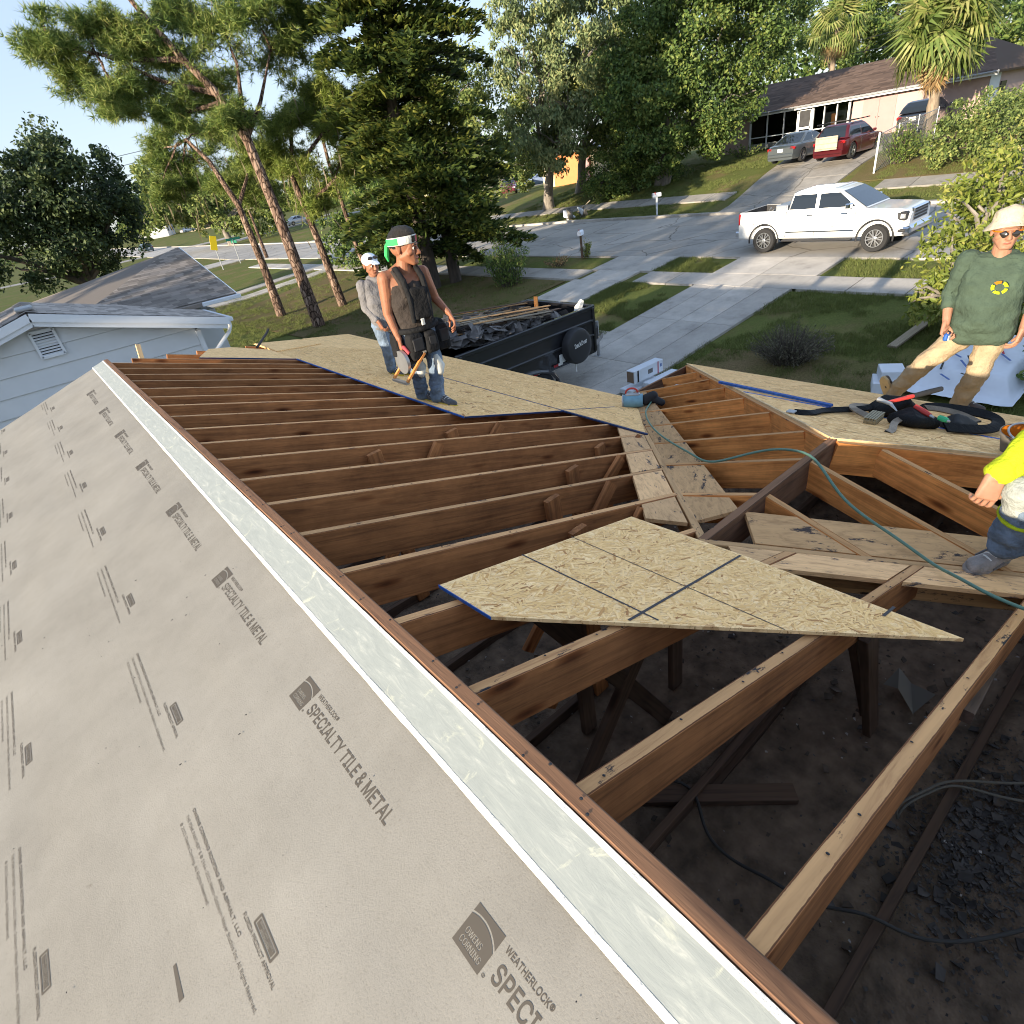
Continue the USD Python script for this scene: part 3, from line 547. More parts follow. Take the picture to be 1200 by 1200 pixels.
bd = bd.difference(affinity.translate(text_poly('MIAMI-DADE COUNTY', .005, .08), .015, .0128)).difference(affinity.translate(text_poly('APPROVED', .005, .05), .03, .0068))
flat_poly(app, bd, .678, .993)
RL = np.stack([(0, -1, 0), (CO, 0, T * CO), np.cross((0, -1, 0), (CO, 0, T * CO))], 1)
def stamp(nm, mb, dv, dy, lift=.0006):
    v, f = mb.mesh(); vv = dv - v[:, 1]; yv = dy - v[:, 0]            # lies on the sheet, following its ripples
    d = .006 + .008 * (meshkit.fbm(np.stack([vv * 3.5, yv * 2.2, vv * 0], -1), 2, 4) - .5) + lift
    t = np.array([-dv * CO, dy, H - T * dv * CO]); obj(nm, (np.c_[v[:, :2], d], f), M['print_ink'], ul, M=mat4(RL, t))
for k in range(-1, 8):
    stamp('printed_heading', head, 0, .88 * k); stamp('printed_notice', leg, 0, .88 * k); stamp('printed_approval', app, 0, .88 * k)
    for r_ in (1, 2): stamp('printed_notice', leg, .5 * r_, .88 * k + .437 * r_ - .88 * (r_ > 1)); stamp('printed_approval', app, .5 * r_, .88 * k + .437 * r_ - .88 * (r_ > 1))
dsh = MB(); dsh.add([(0, 0, 0), (.085, -.006, 0), (.085, .006, 0), (0, .008, 0)], [[0, 1, 2, 3]])
stamp('scuff_mark', dsh, .87, 1.08)
# loose sheet of strand board lying over the rafters
sheet = thing('osb_sheet', 'cut triangular sheet of strand board with a blue edge lying loose over the open rafters', 'plywood sheet')
spts = [(.251, 1.501), (1.429, 1.636), (1.502, 1.07), (1.546, .254), (.274, 1.236)]
spoly = Polygon(spts); stp = lambda x, y: main_z(x) + .0265
obj('panel', plate(spoly, stp, NM, .0125), M['osb'], sheet)
b = MB(); b.beam((.2485, 1.503, stp(.2485, 0) - .006), (.2715, 1.234, stp(.2715, 0) - .006), .003, .0135); obj('painted_edge', b, M['blue_edge'], sheet)
lines = MB()
line([(.662, 1.552), (.722, .919)], stp, .008, .0022); obj('chalk_line', lines, M['chalk_black'], sheet)
lines = MB(); line([(.973, 1.592), (1.043, .644)], stp, .0045, .0022); obj('pencil_line', lines, M['chalk_black'], sheet)
lines = MB(); line([(.636, .974), (1.486, 1.069)], stp, .011, .0024); obj('marker_line', lines, M['chalk_black'], sheet)
lines = MB(); line([(1.46, .483), (1.58, .486)], stp, .011, .0024); obj('marker_line', lines, M['chalk_black'], sheet)

# nail heads and crumbs left by the tear-off
r = rng(404); nb_ = MB()
def nail(p, n, rad=.0045):
    n = norm(n); u = norm(np.cross(n, (.3, .7, .2))); w = np.cross(n, u); k = 6; a = np.arange(k) * 2 * np.pi / k; V = np.vstack([p + n * .003 + rad * (np.cos(a)[:, None] * u + np.sin(a)[:, None] * w), [p + n * .0045]]); nb_.add(V, [[i, (i + 1) % k, k] for i in range(k)])
for y in ry:
    if y > 7 or y < -.3: continue
    for x in np.arange(.12, 2.0, .17):
        if r.random() < .7: x2 = x + r.normal() * .03; nail(np.array([x2, y + r.normal() * .008, main_z(x2)]), NM)
for q in range(34): y = r.uniform(.1, 7.5); nail(np.array([r.normal() * .011, y, H + .011]), (0, 0, 1))
for q in range(110):
    t_ = r.uniform(1.75, 4.2); o = r.choice([-1, 1]) * r.uniform(.04, .22)
    x, y = t_ - o / 1.414, cl_l(t_) + o / 1.414; nail(np.array([x, y, min(main_z(x), wl_z(x, y)) - .002]), NM)
obj('nail_head', nb_, M['tar_black'], house, kind='stuff')
cr = MB()
for q in range(90):
    v, y = r.uniform(.2, 1.6), r.uniform(.2, 3.2); x = -v * CO; s = r.choice([.0008, .0014, .0022]); p = np.array([x, y, H + T * x]) + NL * .012
    cr.tm(trimesh.creation.icosphere(0, 1.0), np.diag([s * r.uniform(.6, 2.2), s, s * .6]), p)
obj('crumbs', cr, M['tar_black'], kind='stuff', label='dark crumbs scattered over the grey underlayment')

# strands pressed into the boards' faces
import shapely
def flakes(poly, top, n, seed, L=(.03, .085), W=(.006, .016), off=.0, ang=0.0, spread=.55):
    r = rng(seed); x0, y0, x1, y1 = poly.bounds; c = np.c_[r.uniform(x0, x1, n), r.uniform(y0, y1, n)]; a = ang + r.normal(size=n) * spread; l = r.uniform(*L, n) / 2; w = r.uniform(*W, n) / 2
    u = np.c_[np.cos(a), np.sin(a)]; v = np.c_[-u[:, 1], u[:, 0]]; P = np.stack([c + u * (l * sx)[:, None] + v * (w * sy * q)[:, None] for sx, sy, q in ((-1, -1, .7), (1, -1, 1), (.9, 1, .8), (-1, 1, 1))], 1)
    ok = shapely.contains_xy(poly, P[..., 0].ravel(), P[..., 1].ravel()).reshape(-1, 4).all(1); P = P[ok]; k = len(P); h = off + .0003 + .0012 * r.random(k)
    Z = top(P[..., 0], P[..., 1]) + h[:, None]; return np.concatenate([P, Z[..., None]], -1).reshape(-1, 3), np.arange(4 * k).reshape(-1, 4)
obj('strands', flakes(Polygon(spts), stp, 7500, 1, (.025, .075), (.003, .012), ang=.1, spread=.8), M['osb_flake'], sheet, kind='stuff')
vdeck = hipreg.intersection(valreg).intersection(sbox(2.07, 4.05, 4.75, 9.5)).union(hipreg.intersection(valreg).intersection(sbox(3.24, 3.0, 4.75, 4.05)))
obj('strands', flakes(vdeck, main_z, 15000, 2, (.05, .12), (.008, .022), .0128, 1.5, .6), M['osb_flake'], house, kind='stuff')
obj('strands', flakes(hereg.intersection(sbox(2.9, -1.6, 6.27, 4.6)), he_z, 14000, 3, (.05, .12), (.008, .022), .0128, 1.5, .6), M['osb_flake'], house, kind='stuff')
# ================================================================ vegetation
def leaf_mat(name, ramp, trans=.28, rough=.55):
    ISLANDS.add(name); ramp = [(p_, tuple(np.array(c_) * (.72 if name == 'cedar_leaf' else .98))) for p_, c_ in ramp]
    mk(name, {'ge': ('attribute', {'attribute': 'rnd'}), 'tc': ('texture_coordinate', {}), 'n': ('noise_texture', {'scale': .55, 'detail': 3}), 'ad': ('math', {'math_type': 'multiply_add', 'value2': .72}), 'su': ('math', {'math_type': 'subtract', 'value2': .20}), 'r': ('rgb_ramp', {'ramp': ramp}),
              'p': ('principled_bsdf', {'roughness': rough, 'specular_ior_level': .3}), 't': ('translucent_bsdf', {}), 'm': ('mix_closure', {'fac': trans})},
       [('ge.fac', 'ad.value1'), ('tc.object', 'n.vector'), ('n.fac', 'ml.value1'), ('ml.value', 'ad.value3'), ('ad.value', 'su.value1'), ('su.value', 'r.fac'), ('r.color', 'p.base_color'), ('r.color', 't.color'), ('p.BSDF', 'm.closure1'), ('t.BSDF', 'm.closure2')] if False else
       [('ge.fac', 'ad.value1'), ('tc.object', 'n.vector'), ('n.fac', 'ad.value3'), ('ad.value', 'su.value1'), ('su.value', 'r.fac'), ('r.color', 'p.base_color'), ('r.color', 't.color'), ('p.BSDF', 'm.closure1'), ('t.BSDF', 'm.closure2')], surface='m.closure')
leaf_mat('oak_leaf', [(.25, (0.034, 0.0613, 0.0199)), (.5, (0.0756, 0.131, 0.0333)), (.8, (0.142, 0.21, 0.0499)), (1.0, (0.227, 0.263, 0.0665))])
leaf_mat('oak_leaf_light', [(.25, (0.0567, 0.0875, 0.0249)), (.5, (0.123, 0.175, 0.0499)), (.8, (0.208, 0.263, 0.0748)), (1.0, (0.321, 0.333, 0.0997))])
leaf_mat('dark_leaf', [(.25, (0.0184, 0.034, 0.0162)), (.5, (0.0404, 0.068, 0.0291)), (.8, (0.0734, 0.105, 0.0404)), (1.0, (0.11, 0.145, 0.0484))], .2)
leaf_mat('euc_leaf', [(.25, (0.0945, 0.131, 0.0582)), (.5, (0.17, 0.228, 0.0997)), (.8, (0.265, 0.315, 0.141)), (1.0, (0.378, 0.385, 0.166))])
leaf_mat('needle', [(.25, (0.0578, 0.0986, 0.0234)), (.5, (0.122, 0.189, 0.0413)), (.8, (0.218, 0.275, 0.062)), (1.0, (0.308, 0.326, 0.0964))], .25)
leaf_mat('needle_light', [(.25, (0.069, 0.104, 0.0185)), (.5, (0.15, 0.208, 0.037)), (.8, (0.23, 0.286, 0.0556)), (1.0, (0.311, 0.325, 0.0865))], .25)
leaf_mat('cedar_leaf', [(.25, (0.0257, 0.051, 0.0162)), (.5, (0.0643, 0.105, 0.0258)), (.8, (0.147, 0.196, 0.0388)), (1.0, (0.257, 0.272, 0.0565))], .25)
leaf_mat('lime_leaf', [(.2, (0.0945, 0.125, 0.0214)), (.5, (0.189, 0.237, 0.0416)), (.8, (0.284, 0.312, 0.0653)), (1.0, (0.405, 0.375, 0.107))], .35, .4)
leaf_mat('shrub_leaf', [(.25, (0.0378, 0.0788, 0.0199)), (.5, (0.0945, 0.158, 0.0366)), (.8, (0.17, 0.228, 0.0499)), (1.0, (0.265, 0.298, 0.0831))])
leaf_mat('grey_leaf', [(.25, (0.0567, 0.0525, 0.0314)), (.5, (0.105, 0.0975, 0.0641)), (.8, (0.162, 0.15, 0.0998)), (1.0, (0.227, 0.195, 0.143))], .15)
leaf_mat('palm_leaf', [(.2, (0.0734, 0.115, 0.0257)), (.5, (0.137, 0.193, 0.0449)), (.8, (0.22, 0.257, 0.0705)), (1.0, (0.315, 0.308, 0.115))], .25)
leaf_mat('dead_frond', [(.2, (0.216, 0.13, 0.057)), (.6, (0.367, 0.24, 0.114)), (1.0, (0.45, 0.36, 0.19))], .2, .8)
leaf_mat('moss', [(.2, (0.173, 0.15, 0.095)), (.6, (0.259, 0.22, 0.142)), (1.0, (0.346, 0.28, 0.19))], .3, .9)
def bark(name, a, b, s=6): plain(name, b, .9, noise=.5, scale=s, stretch=(1, 1, .22), bump=1.0, bscale=s * 2.2, dark=a, detail=6)
mk('pine_bark', {'tc': ('texture_coordinate', {}), 'nz': ('noise_texture', {'scale': 3.0, 'detail': 4}), 'mv': ('mix_vector', {'fac': .12}), 'mp': ('mapping', {'scale': (9, 9, 3.2)}), 'v': ('voronoi_texture', {'scale': 1.0, 'feature': 'distance_to_edge'}), 'v2': ('voronoi_texture', {'scale': 1.0}), 'sx': ('separate_xyz', {}),
   'r': ('rgb_ramp', {'ramp': [(0, (.09, .06, .045)), (.5, (.19, .125, .09)), (1, (.30, .215, .165))]}), 'rv': ('rgb_ramp', {'ramp': [(.02, (.16, .14, .13)), (.14, (1, 1, 1))]}), 'mu': ('mix', {'mix_type': 'multiply', 'fac': 1.0}), 'bp': ('bump', {'strength': 1.0, 'distance': .05}), 'p': ('principled_bsdf', {'roughness': .92, 'specular_ior_level': .15})},
   [('tc.object', 'nz.vector'), ('tc.object', 'mv.a'), ('nz.color', 'mv.b'), ('mv.result', 'mp.vector'), ('mp.vector', 'v.vector'), ('mp.vector', 'v2.vector'), ('v2.color', 'sx.vector'), ('sx.x', 'r.fac'), ('v.distance', 'rv.fac'), ('r.color', 'mu.color1'), ('rv.color', 'mu.color2'), ('mu.color', 'p.base_color'), ('v.distance', 'bp.height'), ('bp.normal', 'p.normal')]); bark('dark_bark', (.025, .02, .017), (.09, .07, .055)); bark('grey_bark', (.08, .07, .06), (.24, .21, .175)); bark('palm_bark', (.10, .075, .05), (.27, .21, .15), 9)

def diamonds(Cn, U, W, L, wd):
    """leaf blades: centres, length axis, width axis"""
    n = len(Cn); L = np.broadcast_to(L, n)[:, None]; wd = np.broadcast_to(wd, n)[:, None]
    N = np.cross(U, W)
    v = np.stack([Cn - U * L / 2, Cn + W * wd / 2 + N * L * .06, Cn + U * L / 2, Cn - W * wd / 2 + N * L * .06], 1).reshape(-1, 3)
    i = np.arange(n)[:, None] * 4; return v, np.vstack([i + [0, 2, 1], i + [0, 3, 2]])
def unit(v): return v / (np.linalg.norm(v, axis=-1, keepdims=True) + 1e-9)
def scatter_crown(clumps, n, r, sub=26, rs=.34, flat=1.0, up=.35, size=(.18, .26), aspect=.55, droop=0.0):
    cl = np.array([c[:4] for c in clumps], float); w = cl[:, 3] ** 2; k = r.choice(len(cl), n, p=w / w.sum())
    subs = unit(r.normal(size=(len(cl), sub, 3))) * (.45 + .6 * r.random((len(cl), sub, 1)) ** .7); subs[..., 2] *= flat
    s = r.integers(0, sub, n); R = cl[k, 3][:, None]
    sr = rs * (.5 + .9 * r.random((len(cl), sub)))[k, s][:, None]
    d = unit(r.normal(size=(n, 3))) * (r.random((n, 1)) ** .45); d[:, 2] *= .75
    P = cl[k, :3] + R * (subs[k, s] + sr * d)
    out = unit(P - cl[k, :3]); U = unit(r.normal(size=(n, 3)) + [0, 0, -droop] + .25 * out); N = unit(r.normal(size=(n, 3)) * .8 + out * .7 + [0, 0, up])
    W = unit(np.cross(N, U)); L = r.uniform(*size, n)
    return diamonds(P, U, W, L, L * aspect)
def limb(b, p0, p1, r0, r1, rg, n=6, seg=6, sag=.12):
    p0, p1 = np.asarray(p0, float), np.asarray(p1, float); t = np.linspace(0, 1, seg)[:, None]; L = np.linalg.norm(p1 - p0)
    P = p0 + (p1 - p0) * t + np.sin(np.pi * t) * (np.array([0, 0, sag * L]) + rg.normal(size=3) * .05 * L); P[1:-1] += rg.normal(size=(seg - 2, 3)) * .025 * L
    b.tube(P, np.linspace(r0, r1, seg), n)
def tree(name, label, base, clumps, leaf, bk, n, seed, trunk_r=.3, fork=None, lean=(0, 0), group=None, cat='tree', stems=1, **kw):
    r = rng(seed); base = np.array(base, float); cl = np.array([c[:4] for c in clumps], float)
    t = thing(name, label, cat, tuple(base), group=group)
    rel = [(c[0] - base[0], c[1] - base[1], max(c[2] - base[2], .15 + .3 * c[3]), c[3]) for c in clumps]
    b = MB(); zc = min(c[2] for c in rel); fz = fork if fork is not None else max(.5, zc * .6)
    ctr = np.mean([c[:2] for c in rel], 0)
    for sidx in range(stems):
        o = np.array([0, 0, 0.]) if stems == 1 else np.r_[r.normal(size=2) * trunk_r * 1.3, 0]
        top = np.r_[ctr * .25 + np.array(lean) + o[:2] * 1.5, fz]
        P = np.array([o - [0, 0, .3], o + [0, 0, .05], o + (top - o) * .35 + np.r_[r.normal(size=2) * .06, 0], o + (top - o) * .7 + np.r_[r.normal(size=2) * .08, 0], top])
        b.tube(P, np.array([1.55, 1.25, 1.0, .9, .8]) * trunk_r / math.sqrt(stems), 10)
        for c in rel[sidx::stems]:
            limb(b, top - [0, 0, .1], np.array(c[:3]) + r.normal(size=3) * .2 * c[3], trunk_r * .55 / math.sqrt(stems), .03, r, 6, 7)
            for q in range(3):
                e = np.array(c[:3]) + unit(r.normal(size=3)) * c[3] * .75; limb(b, np.array(c[:3]) * .8 + top * .2, e, .05, .012, r, 4, 4)
    obj('trunk', b, M[bk], t, smooth=50)
    obj('crown', scatter_crown(rel, n, r, **kw), M[leaf], t, kind='stuff' if False else None)
    return t
def needles(P, D, r, k=13, L=.26, w=.03, spread=.75):
    n = len(P); P = np.repeat(P, k, 0); D = np.repeat(D, k, 0)
    U = unit(D * .55 + r.normal(size=(n * k, 3)) * spread); W = unit(np.cross(U, r.normal(size=(n * k, 3)))); l = L * r.uniform(.7, 1.2, n * k)[:, None]
    a = P + U * .03; v = np.stack([a - W * w / 2, a + W * w / 2, a + U * l - [0, 0, .02]], 1).reshape(-1, 3)
    return v, np.arange(n * k * 3).reshape(-1, 3)
def pine(name, label, base, trunk, limbs, clumps, leaf, seed, r0=.33, per=150, moss=0, L=.28):
    r = rng(seed); base = np.array(base, float); t = thing(name, label, 'pine tree', tuple(base), group=None)
    b = MB(); T_ = np.array(trunk, float) - base; T_ = np.vstack([T_[:1] - [0, 0, .4], T_]); m = len(T_); b.tube(T_, r0 * np.linspace(1, .25, m) * np.r_[1.35, 1.12, np.ones(m - 2)], 12)
    for l in limbs: l = np.array(l, float) - base; b.tube(l, np.linspace(r0 * .42, .03, len(l)), 7)
    tips = [T_[2:]] + [np.array(l) - base for l in limbs]; nodes = np.vstack(tips)
    Ps, Ds = [], []
    for c in clumps:
        cc = np.array(c[:3]) - base; near = nodes[np.argmin(np.linalg.norm(nodes - cc, axis=1))]
        if np.linalg.norm(near - cc) > .3: limb(b, near, cc, .055, .02, r, 5, 6, .05)
        for q in range(9):
            d = unit(r.normal(size=3) * [1, 1, .55]); e = cc + d * c[3] * r.uniform(.45, .95); limb(b, cc * .85 + near * .15, e, .022, .008, r, 4, 4, .04)
            m_ = int(per / 9); f = r.random((m_, 1)) ** .6; p = cc + (e - cc) * f + r.normal(size=(m_, 3)) * .15 * c[3] * [1, 1, .6]
            Ps.append(p); Ds.append(np.tile(unit(d + [0, 0, .7]), (m_, 1)))
    obj('trunk', b, M['pine_bark'], t, smooth=50)
    v, f = needles(np.vstack(Ps), np.vstack(Ds), r, L=L); obj('crown', (v, f), M[leaf], t)
    if moss:
        k = r.integers(0, len(clumps), moss * 14); P = np.array([clumps[i][:3] for i in k]) - base + r.normal(size=(len(k), 3)) * .7; n = len(k)
        W = unit(np.c_[r.normal(size=(n, 2)), np.zeros(n)]); U = unit(np.c_[r.normal(size=(n, 2)) * .12, -np.ones(n)])
        obj('hanging_moss', diamonds(P - [0, 0, .5], U, W, r.uniform(.4, 1.2, n), .05), M['moss'], t, kind='stuff')
    return t
pine('pine_tree', 'leaning pine with several heavy limbs spreading over the left sky', (9.5, 26.78, 0),
     [(9.5, 26.78, 0), (9.42, 27.28, 4.67), (9.43, 27.99, 7.36), (8.98, 28.3, 9.0), (8.31, 28.77, 10.18), (7.64, 29.24, 11.55), (7.18, 29.56, 12.6)],
     [[(9.43, 27.99, 7.36), (9.63, 27.84, 8.61), (10.09, 28.24, 9.88), (10.17, 28.89, 11.2)], [(9.47, 27.96, 7.5), (10.44, 27.99, 8.58), (11.71, 28.53, 10.3)], [(8.31, 28.77, 10.18), (6.66, 29.92, 10.46), (4.62, 29.93, 10.9)], [(8.98, 28.3, 9.0), (7.43, 29.38, 9.67), (5.64, 29.92, 10.75)], [(9.08, 28.23, 8.71), (7.43, 29.38, 8.58)]],
     [(4.32, 30.14, 11.07, 1.4), (5.13, 31, 10.33, 1.61), (6.96, 29.72, 11.17, 1.81), (6.19, 30.25, 11.55, 1.53), (8.1, 30.34, 10.75, 1.88), (6.61, 29.95, 9.68, 1.61), (8.78, 29.87, 9.54, 1.88), (7.25, 29.51, 8.47, 1.45), (5.65, 29.2, 9.14, 1.09), (9.94, 29.05, 11.23, 1.88), (11.37, 28.05, 11.38, 1.75), (12.49, 28.7, 10.43, 1.82), (9.02, 28.27, 8.29, 1.45), (13.24, 28.17, 11.54, 1.73), (9.21, 29.56, 11.87, 1.88)], 'needle', 21, .28, 600, moss=0)
pine('pine_tree', 'slim dark-trunked pine nearest the white neighbouring house', (9.7, 32.2, 0), [(9.7, 32.2, 0), (9.72, 32.4, 2.5), (9.8, 33.2, 5.2), (9.7, 35.0, 7.3), (9.4, 36.4, 8.4)], [[(9.8, 33.2, 5.2), (10.9, 34.0, 6.3), (11.6, 34.9, 7.0)]],
     [(8.4, 38.69, 8.14, 1.72), (9.83, 37.69, 7.49, 2.03), (10.57, 35.74, 6.26, 1.67), (7.62, 37.81, 6.3, 1.38), (11.68, 34.97, 5.66, 1.67), (10.63, 37.13, 8.68, 1.82), (11.67, 34.97, 7.39, 1.48), (8.96, 38.29, 6.66, 1.52)], 'needle', 22, .27, 560, moss=8)
pine('pine_tree', 'pine with bright yellow-green needles behind the bareheaded worker', (12.1, 29.65, .09), [(12.1, 29.65, .09), (11.9, 29.9, 3.3), (11.75, 30.3, 6.0), (12.5, 30.1, 8.4)], [[(11.75, 30.3, 6.0), (13.4, 29.5, 7.4), (14.9, 28.5, 7.9)], [(11.8, 30.0, 4.6), (13.4, 29.3, 5.6), (15.4, 29.2, 5.9)]],
     [(12.05, 30.43, 8.04, 1.79), (12.05, 30.43, 6.36, 1.88), (13.88, 29.15, 6.37, 2.15), (15.06, 28.33, 7.83, 1.88), (13.91, 29.13, 8.98, 1.7), (11.05, 31.13, 6.89, 1.34), (15.81, 29.22, 5.8, 1.66), (12.31, 30.25, 4.89, 1.34)], 'needle_light', 23, .26, 640, moss=6)
pine('pine_tree', 'thin bare-stemmed pine beside the dark evergreen', (15.38, 32.38, .4), [(15.38, 32.38, .4), (15.1, 32.58, 2.29), (14.87, 32.73, 6.43), (14.91, 32.7, 9.2)], [], [(14.9, 32.7, 9.2, 1.7), (15.3, 32.2, 8.0, 1.3), (14.2, 33, 8.6, 1.3)], 'needle', 24, .2, 500)
pine('pine_tree', 'small distant pine standing alone near the corner of the street', (20.8, 65.7, .45), [(20.8, 65.7, .45), (20.7, 65.8, 4), (20.6, 66, 8)], [], [(20.6, 66, 8, 2.2), (20.2, 65.5, 6.4, 1.6), (21.4, 66, 6.8, 1.6)], 'needle', 25, .24, 300, L=.4)
# the dark evergreen with layered boughs
def layered(name, label, base, stems, seed, h0, h1, len0, len1, nb, leaf='cedar_leaf'):
    r = rng(seed); t = thing(name, label, 'evergreen tree', base); b = MB(); Ps, Us, Ws, Ls = [], [], [], []
    for s0, s1, rad in stems:
        s0, s1 = np.array(s0, float), np.array(s1, float)
        b.tube(np.array([s0 - [0, 0, .3], s0, s0 * .6 + s1 * .4, s0 * .25 + s1 * .75, s1]), np.array([1.5, 1.2, .85, .5, .1]) * rad, 10)
        for k in range(nb):
            f = (k + r.random()) / nb; z = h0 + (h1 - h0) * f; q = (z - s0[2]) / (s1[2] - s0[2]); p = s0 + (s1 - s0) * q
            a = r.uniform(0, 2 * np.pi); L = (len0 + (len1 - len0) * f) * r.uniform(.45, 1.2); d = np.array([math.cos(a), math.sin(a), 0])
            tt = np.linspace(0, 1, 5)[:, None]; br = p + d * L * tt + np.array([0, 0, 1.0]) * (.12 * L * tt - .28 * L * tt ** 2); b.tube(br, np.linspace(.05, .01, 5), 5)
            n = int(300 * L / 3); u = r.random(n) ** .65; side = r.normal(size=n) * .30 * L * (.25 + .75 * np.sin(np.pi * np.clip(u, .08, .95))) * .55
            e = np.cross([0, 0, 1], d); c = p + d * (L * u)[:, None] + e * side[:, None]; c[:, 2] += .12 * L * u - .28 * L * u ** 2 + r.normal(size=n) * .09 - .05 * np.abs(side)
            Ps.append(c); U = unit(d * .8 + e * np.sign(side)[:, None] * .6 + r.normal(size=(n, 3)) * .3 + [0, 0, .22]); Us.append(U); Ws.append(unit(np.cross(unit(r.normal(size=(n, 3)) * .45 + [0, 0, 1]), U))); Ls.append(r.uniform(.22, .44, n))
    obj('trunk', b, M['dark_bark'], t, smooth=50); L = np.concatenate(Ls)
    obj('crown', diamonds(np.vstack(Ps), np.vstack(Us), np.vstack(Ws), L, L * .42), M[leaf], t)
    return t
layered('evergreen_tree', 'tall dark evergreen with layered boughs and twin trunks beside the street', (15.55, 25.4, .42), [((-.3, .2, 0), (-.6, .5, 17), .30), ((.75, -.2, 0), (.7, 0, 16), .26)], 31, 1.3, 15.5, 3.9, 2.6, 130)
tree('tall_tree', 'tall pale green tree with drooping foliage across the street', (33.5, 36.5, 1.8), [(32.08, 33.52, 11.9, 2.88), (34.26, 32, 11.12, 2.75), (31.08, 34.23, 8.79, 2.63), (33.13, 32.79, 8.21, 2.88), (29.62, 33.82, 10.76, 1.71), (31.99, 33.59, 6.03, 2.13), (29.38, 33.99, 6.8, 1.59), (29.7, 33.76, 13.18, 1.8), (37.48, 31.17, 12.17, 2.82), (33, 33, 14.5, 2.8), (36, 31.5, 14.8, 2.6)], 'euc_leaf', 'grey_bark', 36000, 41, .34, droop=1.3, aspect=.4, size=(.2, .34), rs=.3)
tree('oak_tree', 'spreading oak whose pale forked trunk stands before the orange house', (37.36, 36.83, 2.14), [(34.5, 36.11, 6.61, 2.68), (37.15, 34.26, 7.69, 3.35), (39.27, 32.77, 10.01, 3.62), (38.05, 33.63, 5.18, 2.3), (36.79, 34.51, 9.96, 3.09), (40.19, 32.13, 6.64, 3.09), (33.03, 35.71, 5.14, 1.57)], 'oak_leaf_light', 'grey_bark', 38000, 42, .34, fork=2.6, size=(.18, .3))
tree('oak_tree', 'broad dense oak in front of the brown-roofed house', (36.16, 27.64, 2.22), [(35.36, 26.95, 9.23, 3.72), (37.47, 25.47, 9.68, 3.72), (39.68, 24.9, 8.3, 2.5), (36.22, 26.35, 6.33, 3.2), (38.5, 25.3, 6.0, 2.3), (33.82, 28.03, 7.83, 2.67), (39.73, 24.0, 6.9, 1.6), (37.2, 25.3, 4.9, 1.3), (38.3, 24.9, 5.1, 1.1), (42.9, 24.4, 9.6, 2.0), (34.64, 27.46, 4.8, 2.09), (35.79, 26.65, 11.13, 3.2), (39.98, 23.72, 10.25, 2.79), (36, 26, 13, 3), (39, 24, 12.6, 2.8)], 'oak_leaf', 'grey_bark', 72000, 43, .42, fork=1.8, stems=3, size=(.17, .28))
tree('oak_tree', 'dark rounded tree behind the white neighbouring house', (3.4, 46.5, 0), [(3.44, 45.01, 8.6, 2.4), (2.34, 45.78, 7.2, 2.8), (5.32, 45.12, 7.7, 2.3), (5.54, 46.39, 6.59, 2.38), (2.77, 45.48, 5.65, 2.68), (6.22, 45.92, 5.14, 1.47), (0.27, 45.8, 5.21, 2.5), (4.04, 46.02, 4.49, 1.99), (7.08, 45.32, 6.67, 1.13), (3.8, 44.76, 7.0, 2.5), (-1, 45.5, 7.9, 2.6), (-3, 46, 6, 3)], 'dark_leaf', 'dark_bark', 42000, 44, .4, size=(.18, .3))
tree('tree', 'pale leafy tree filling the gap right of the tall evergreen', (27, 38, 1.2), [(26.5, 37.5, 5.5, 2.2), (28.2, 36.4, 7.8, 2.6), (27, 37.5, 10, 2.4), (29.2, 35.5, 4.6, 1.7), (25.2, 38.6, 8, 2.0)], 'oak_leaf_light', 'grey_bark', 22000, 145, .22, size=(.16, .27))
tree('oak_tree', 'distant round oak beside the street signs', (29.2, 105.8, .4), [(26.99, 106.96, 7.88, 4.34), (24.77, 109.94, 9.88, 3.84), (30.09, 104.79, 5.91, 3.8), (31.5, 102.38, 3.6, 2.6), (26.67, 107.19, 4.3, 2.2), (33.65, 100.87, 4.57, 3.22), (25.08, 109.73, 6.34, 2.74), (22.81, 112.74, 9.78, 3.05), (20, 108, 8, 3.5), (18, 112, 6, 3), (36, 98, 6, 3.4), (33, 104, 9, 3.2)], 'oak_leaf_light', 'grey_bark', 22000, 45, .5, fork=2.2, size=(.4, .7))
tree('hedge', 'dense rounded hedge under the oaks across the street', (35.0, 30.4, 2.0), [(33.96, 30.79, 3.3, 1.5), (35.06, 30.01, 3.06, 1.6), (36.2, 29.22, 3.61, 1.7), (34.39, 30.48, 4.2, 1.5), (33.34, 31.22, 2.86, 1.1), (35.6, 29.63, 4.5, 1.6), (36.9, 28.6, 3.2, 1.5)], 'shrub_leaf', 'dark_bark', 15000, 46, .1, fork=.3, stems=3, cat='hedge', size=(.13, .22), rs=.4)
tree('hedge', 'clipped round shrub on the slope beside the palm', (34.7, 9.8, 2.0), [(33.94, 10.84, 2.94, 0.89), (34.72, 10.29, 3.28, 1.13), (34.45, 9.05, 3.14, 1.24), (34.1, 9.3, 2.43, 0.93), (33.69, 8.16, 2.65, 1.04), (33.77, 10.95, 2.48, 0.56), (34.3, 6.9, 2.8, 1.1), (34, 5.6, 2.6, 1.0), (38, 9, 4.0, 1.3), (38.5, 7, 4.2, 1.4), (37.5, 11, 3.8, 1.0)], 'oak_leaf_light', 'dark_bark', 15000, 47, .08, fork=.3, stems=3, cat='shrub', size=(.11, .19), rs=.42)
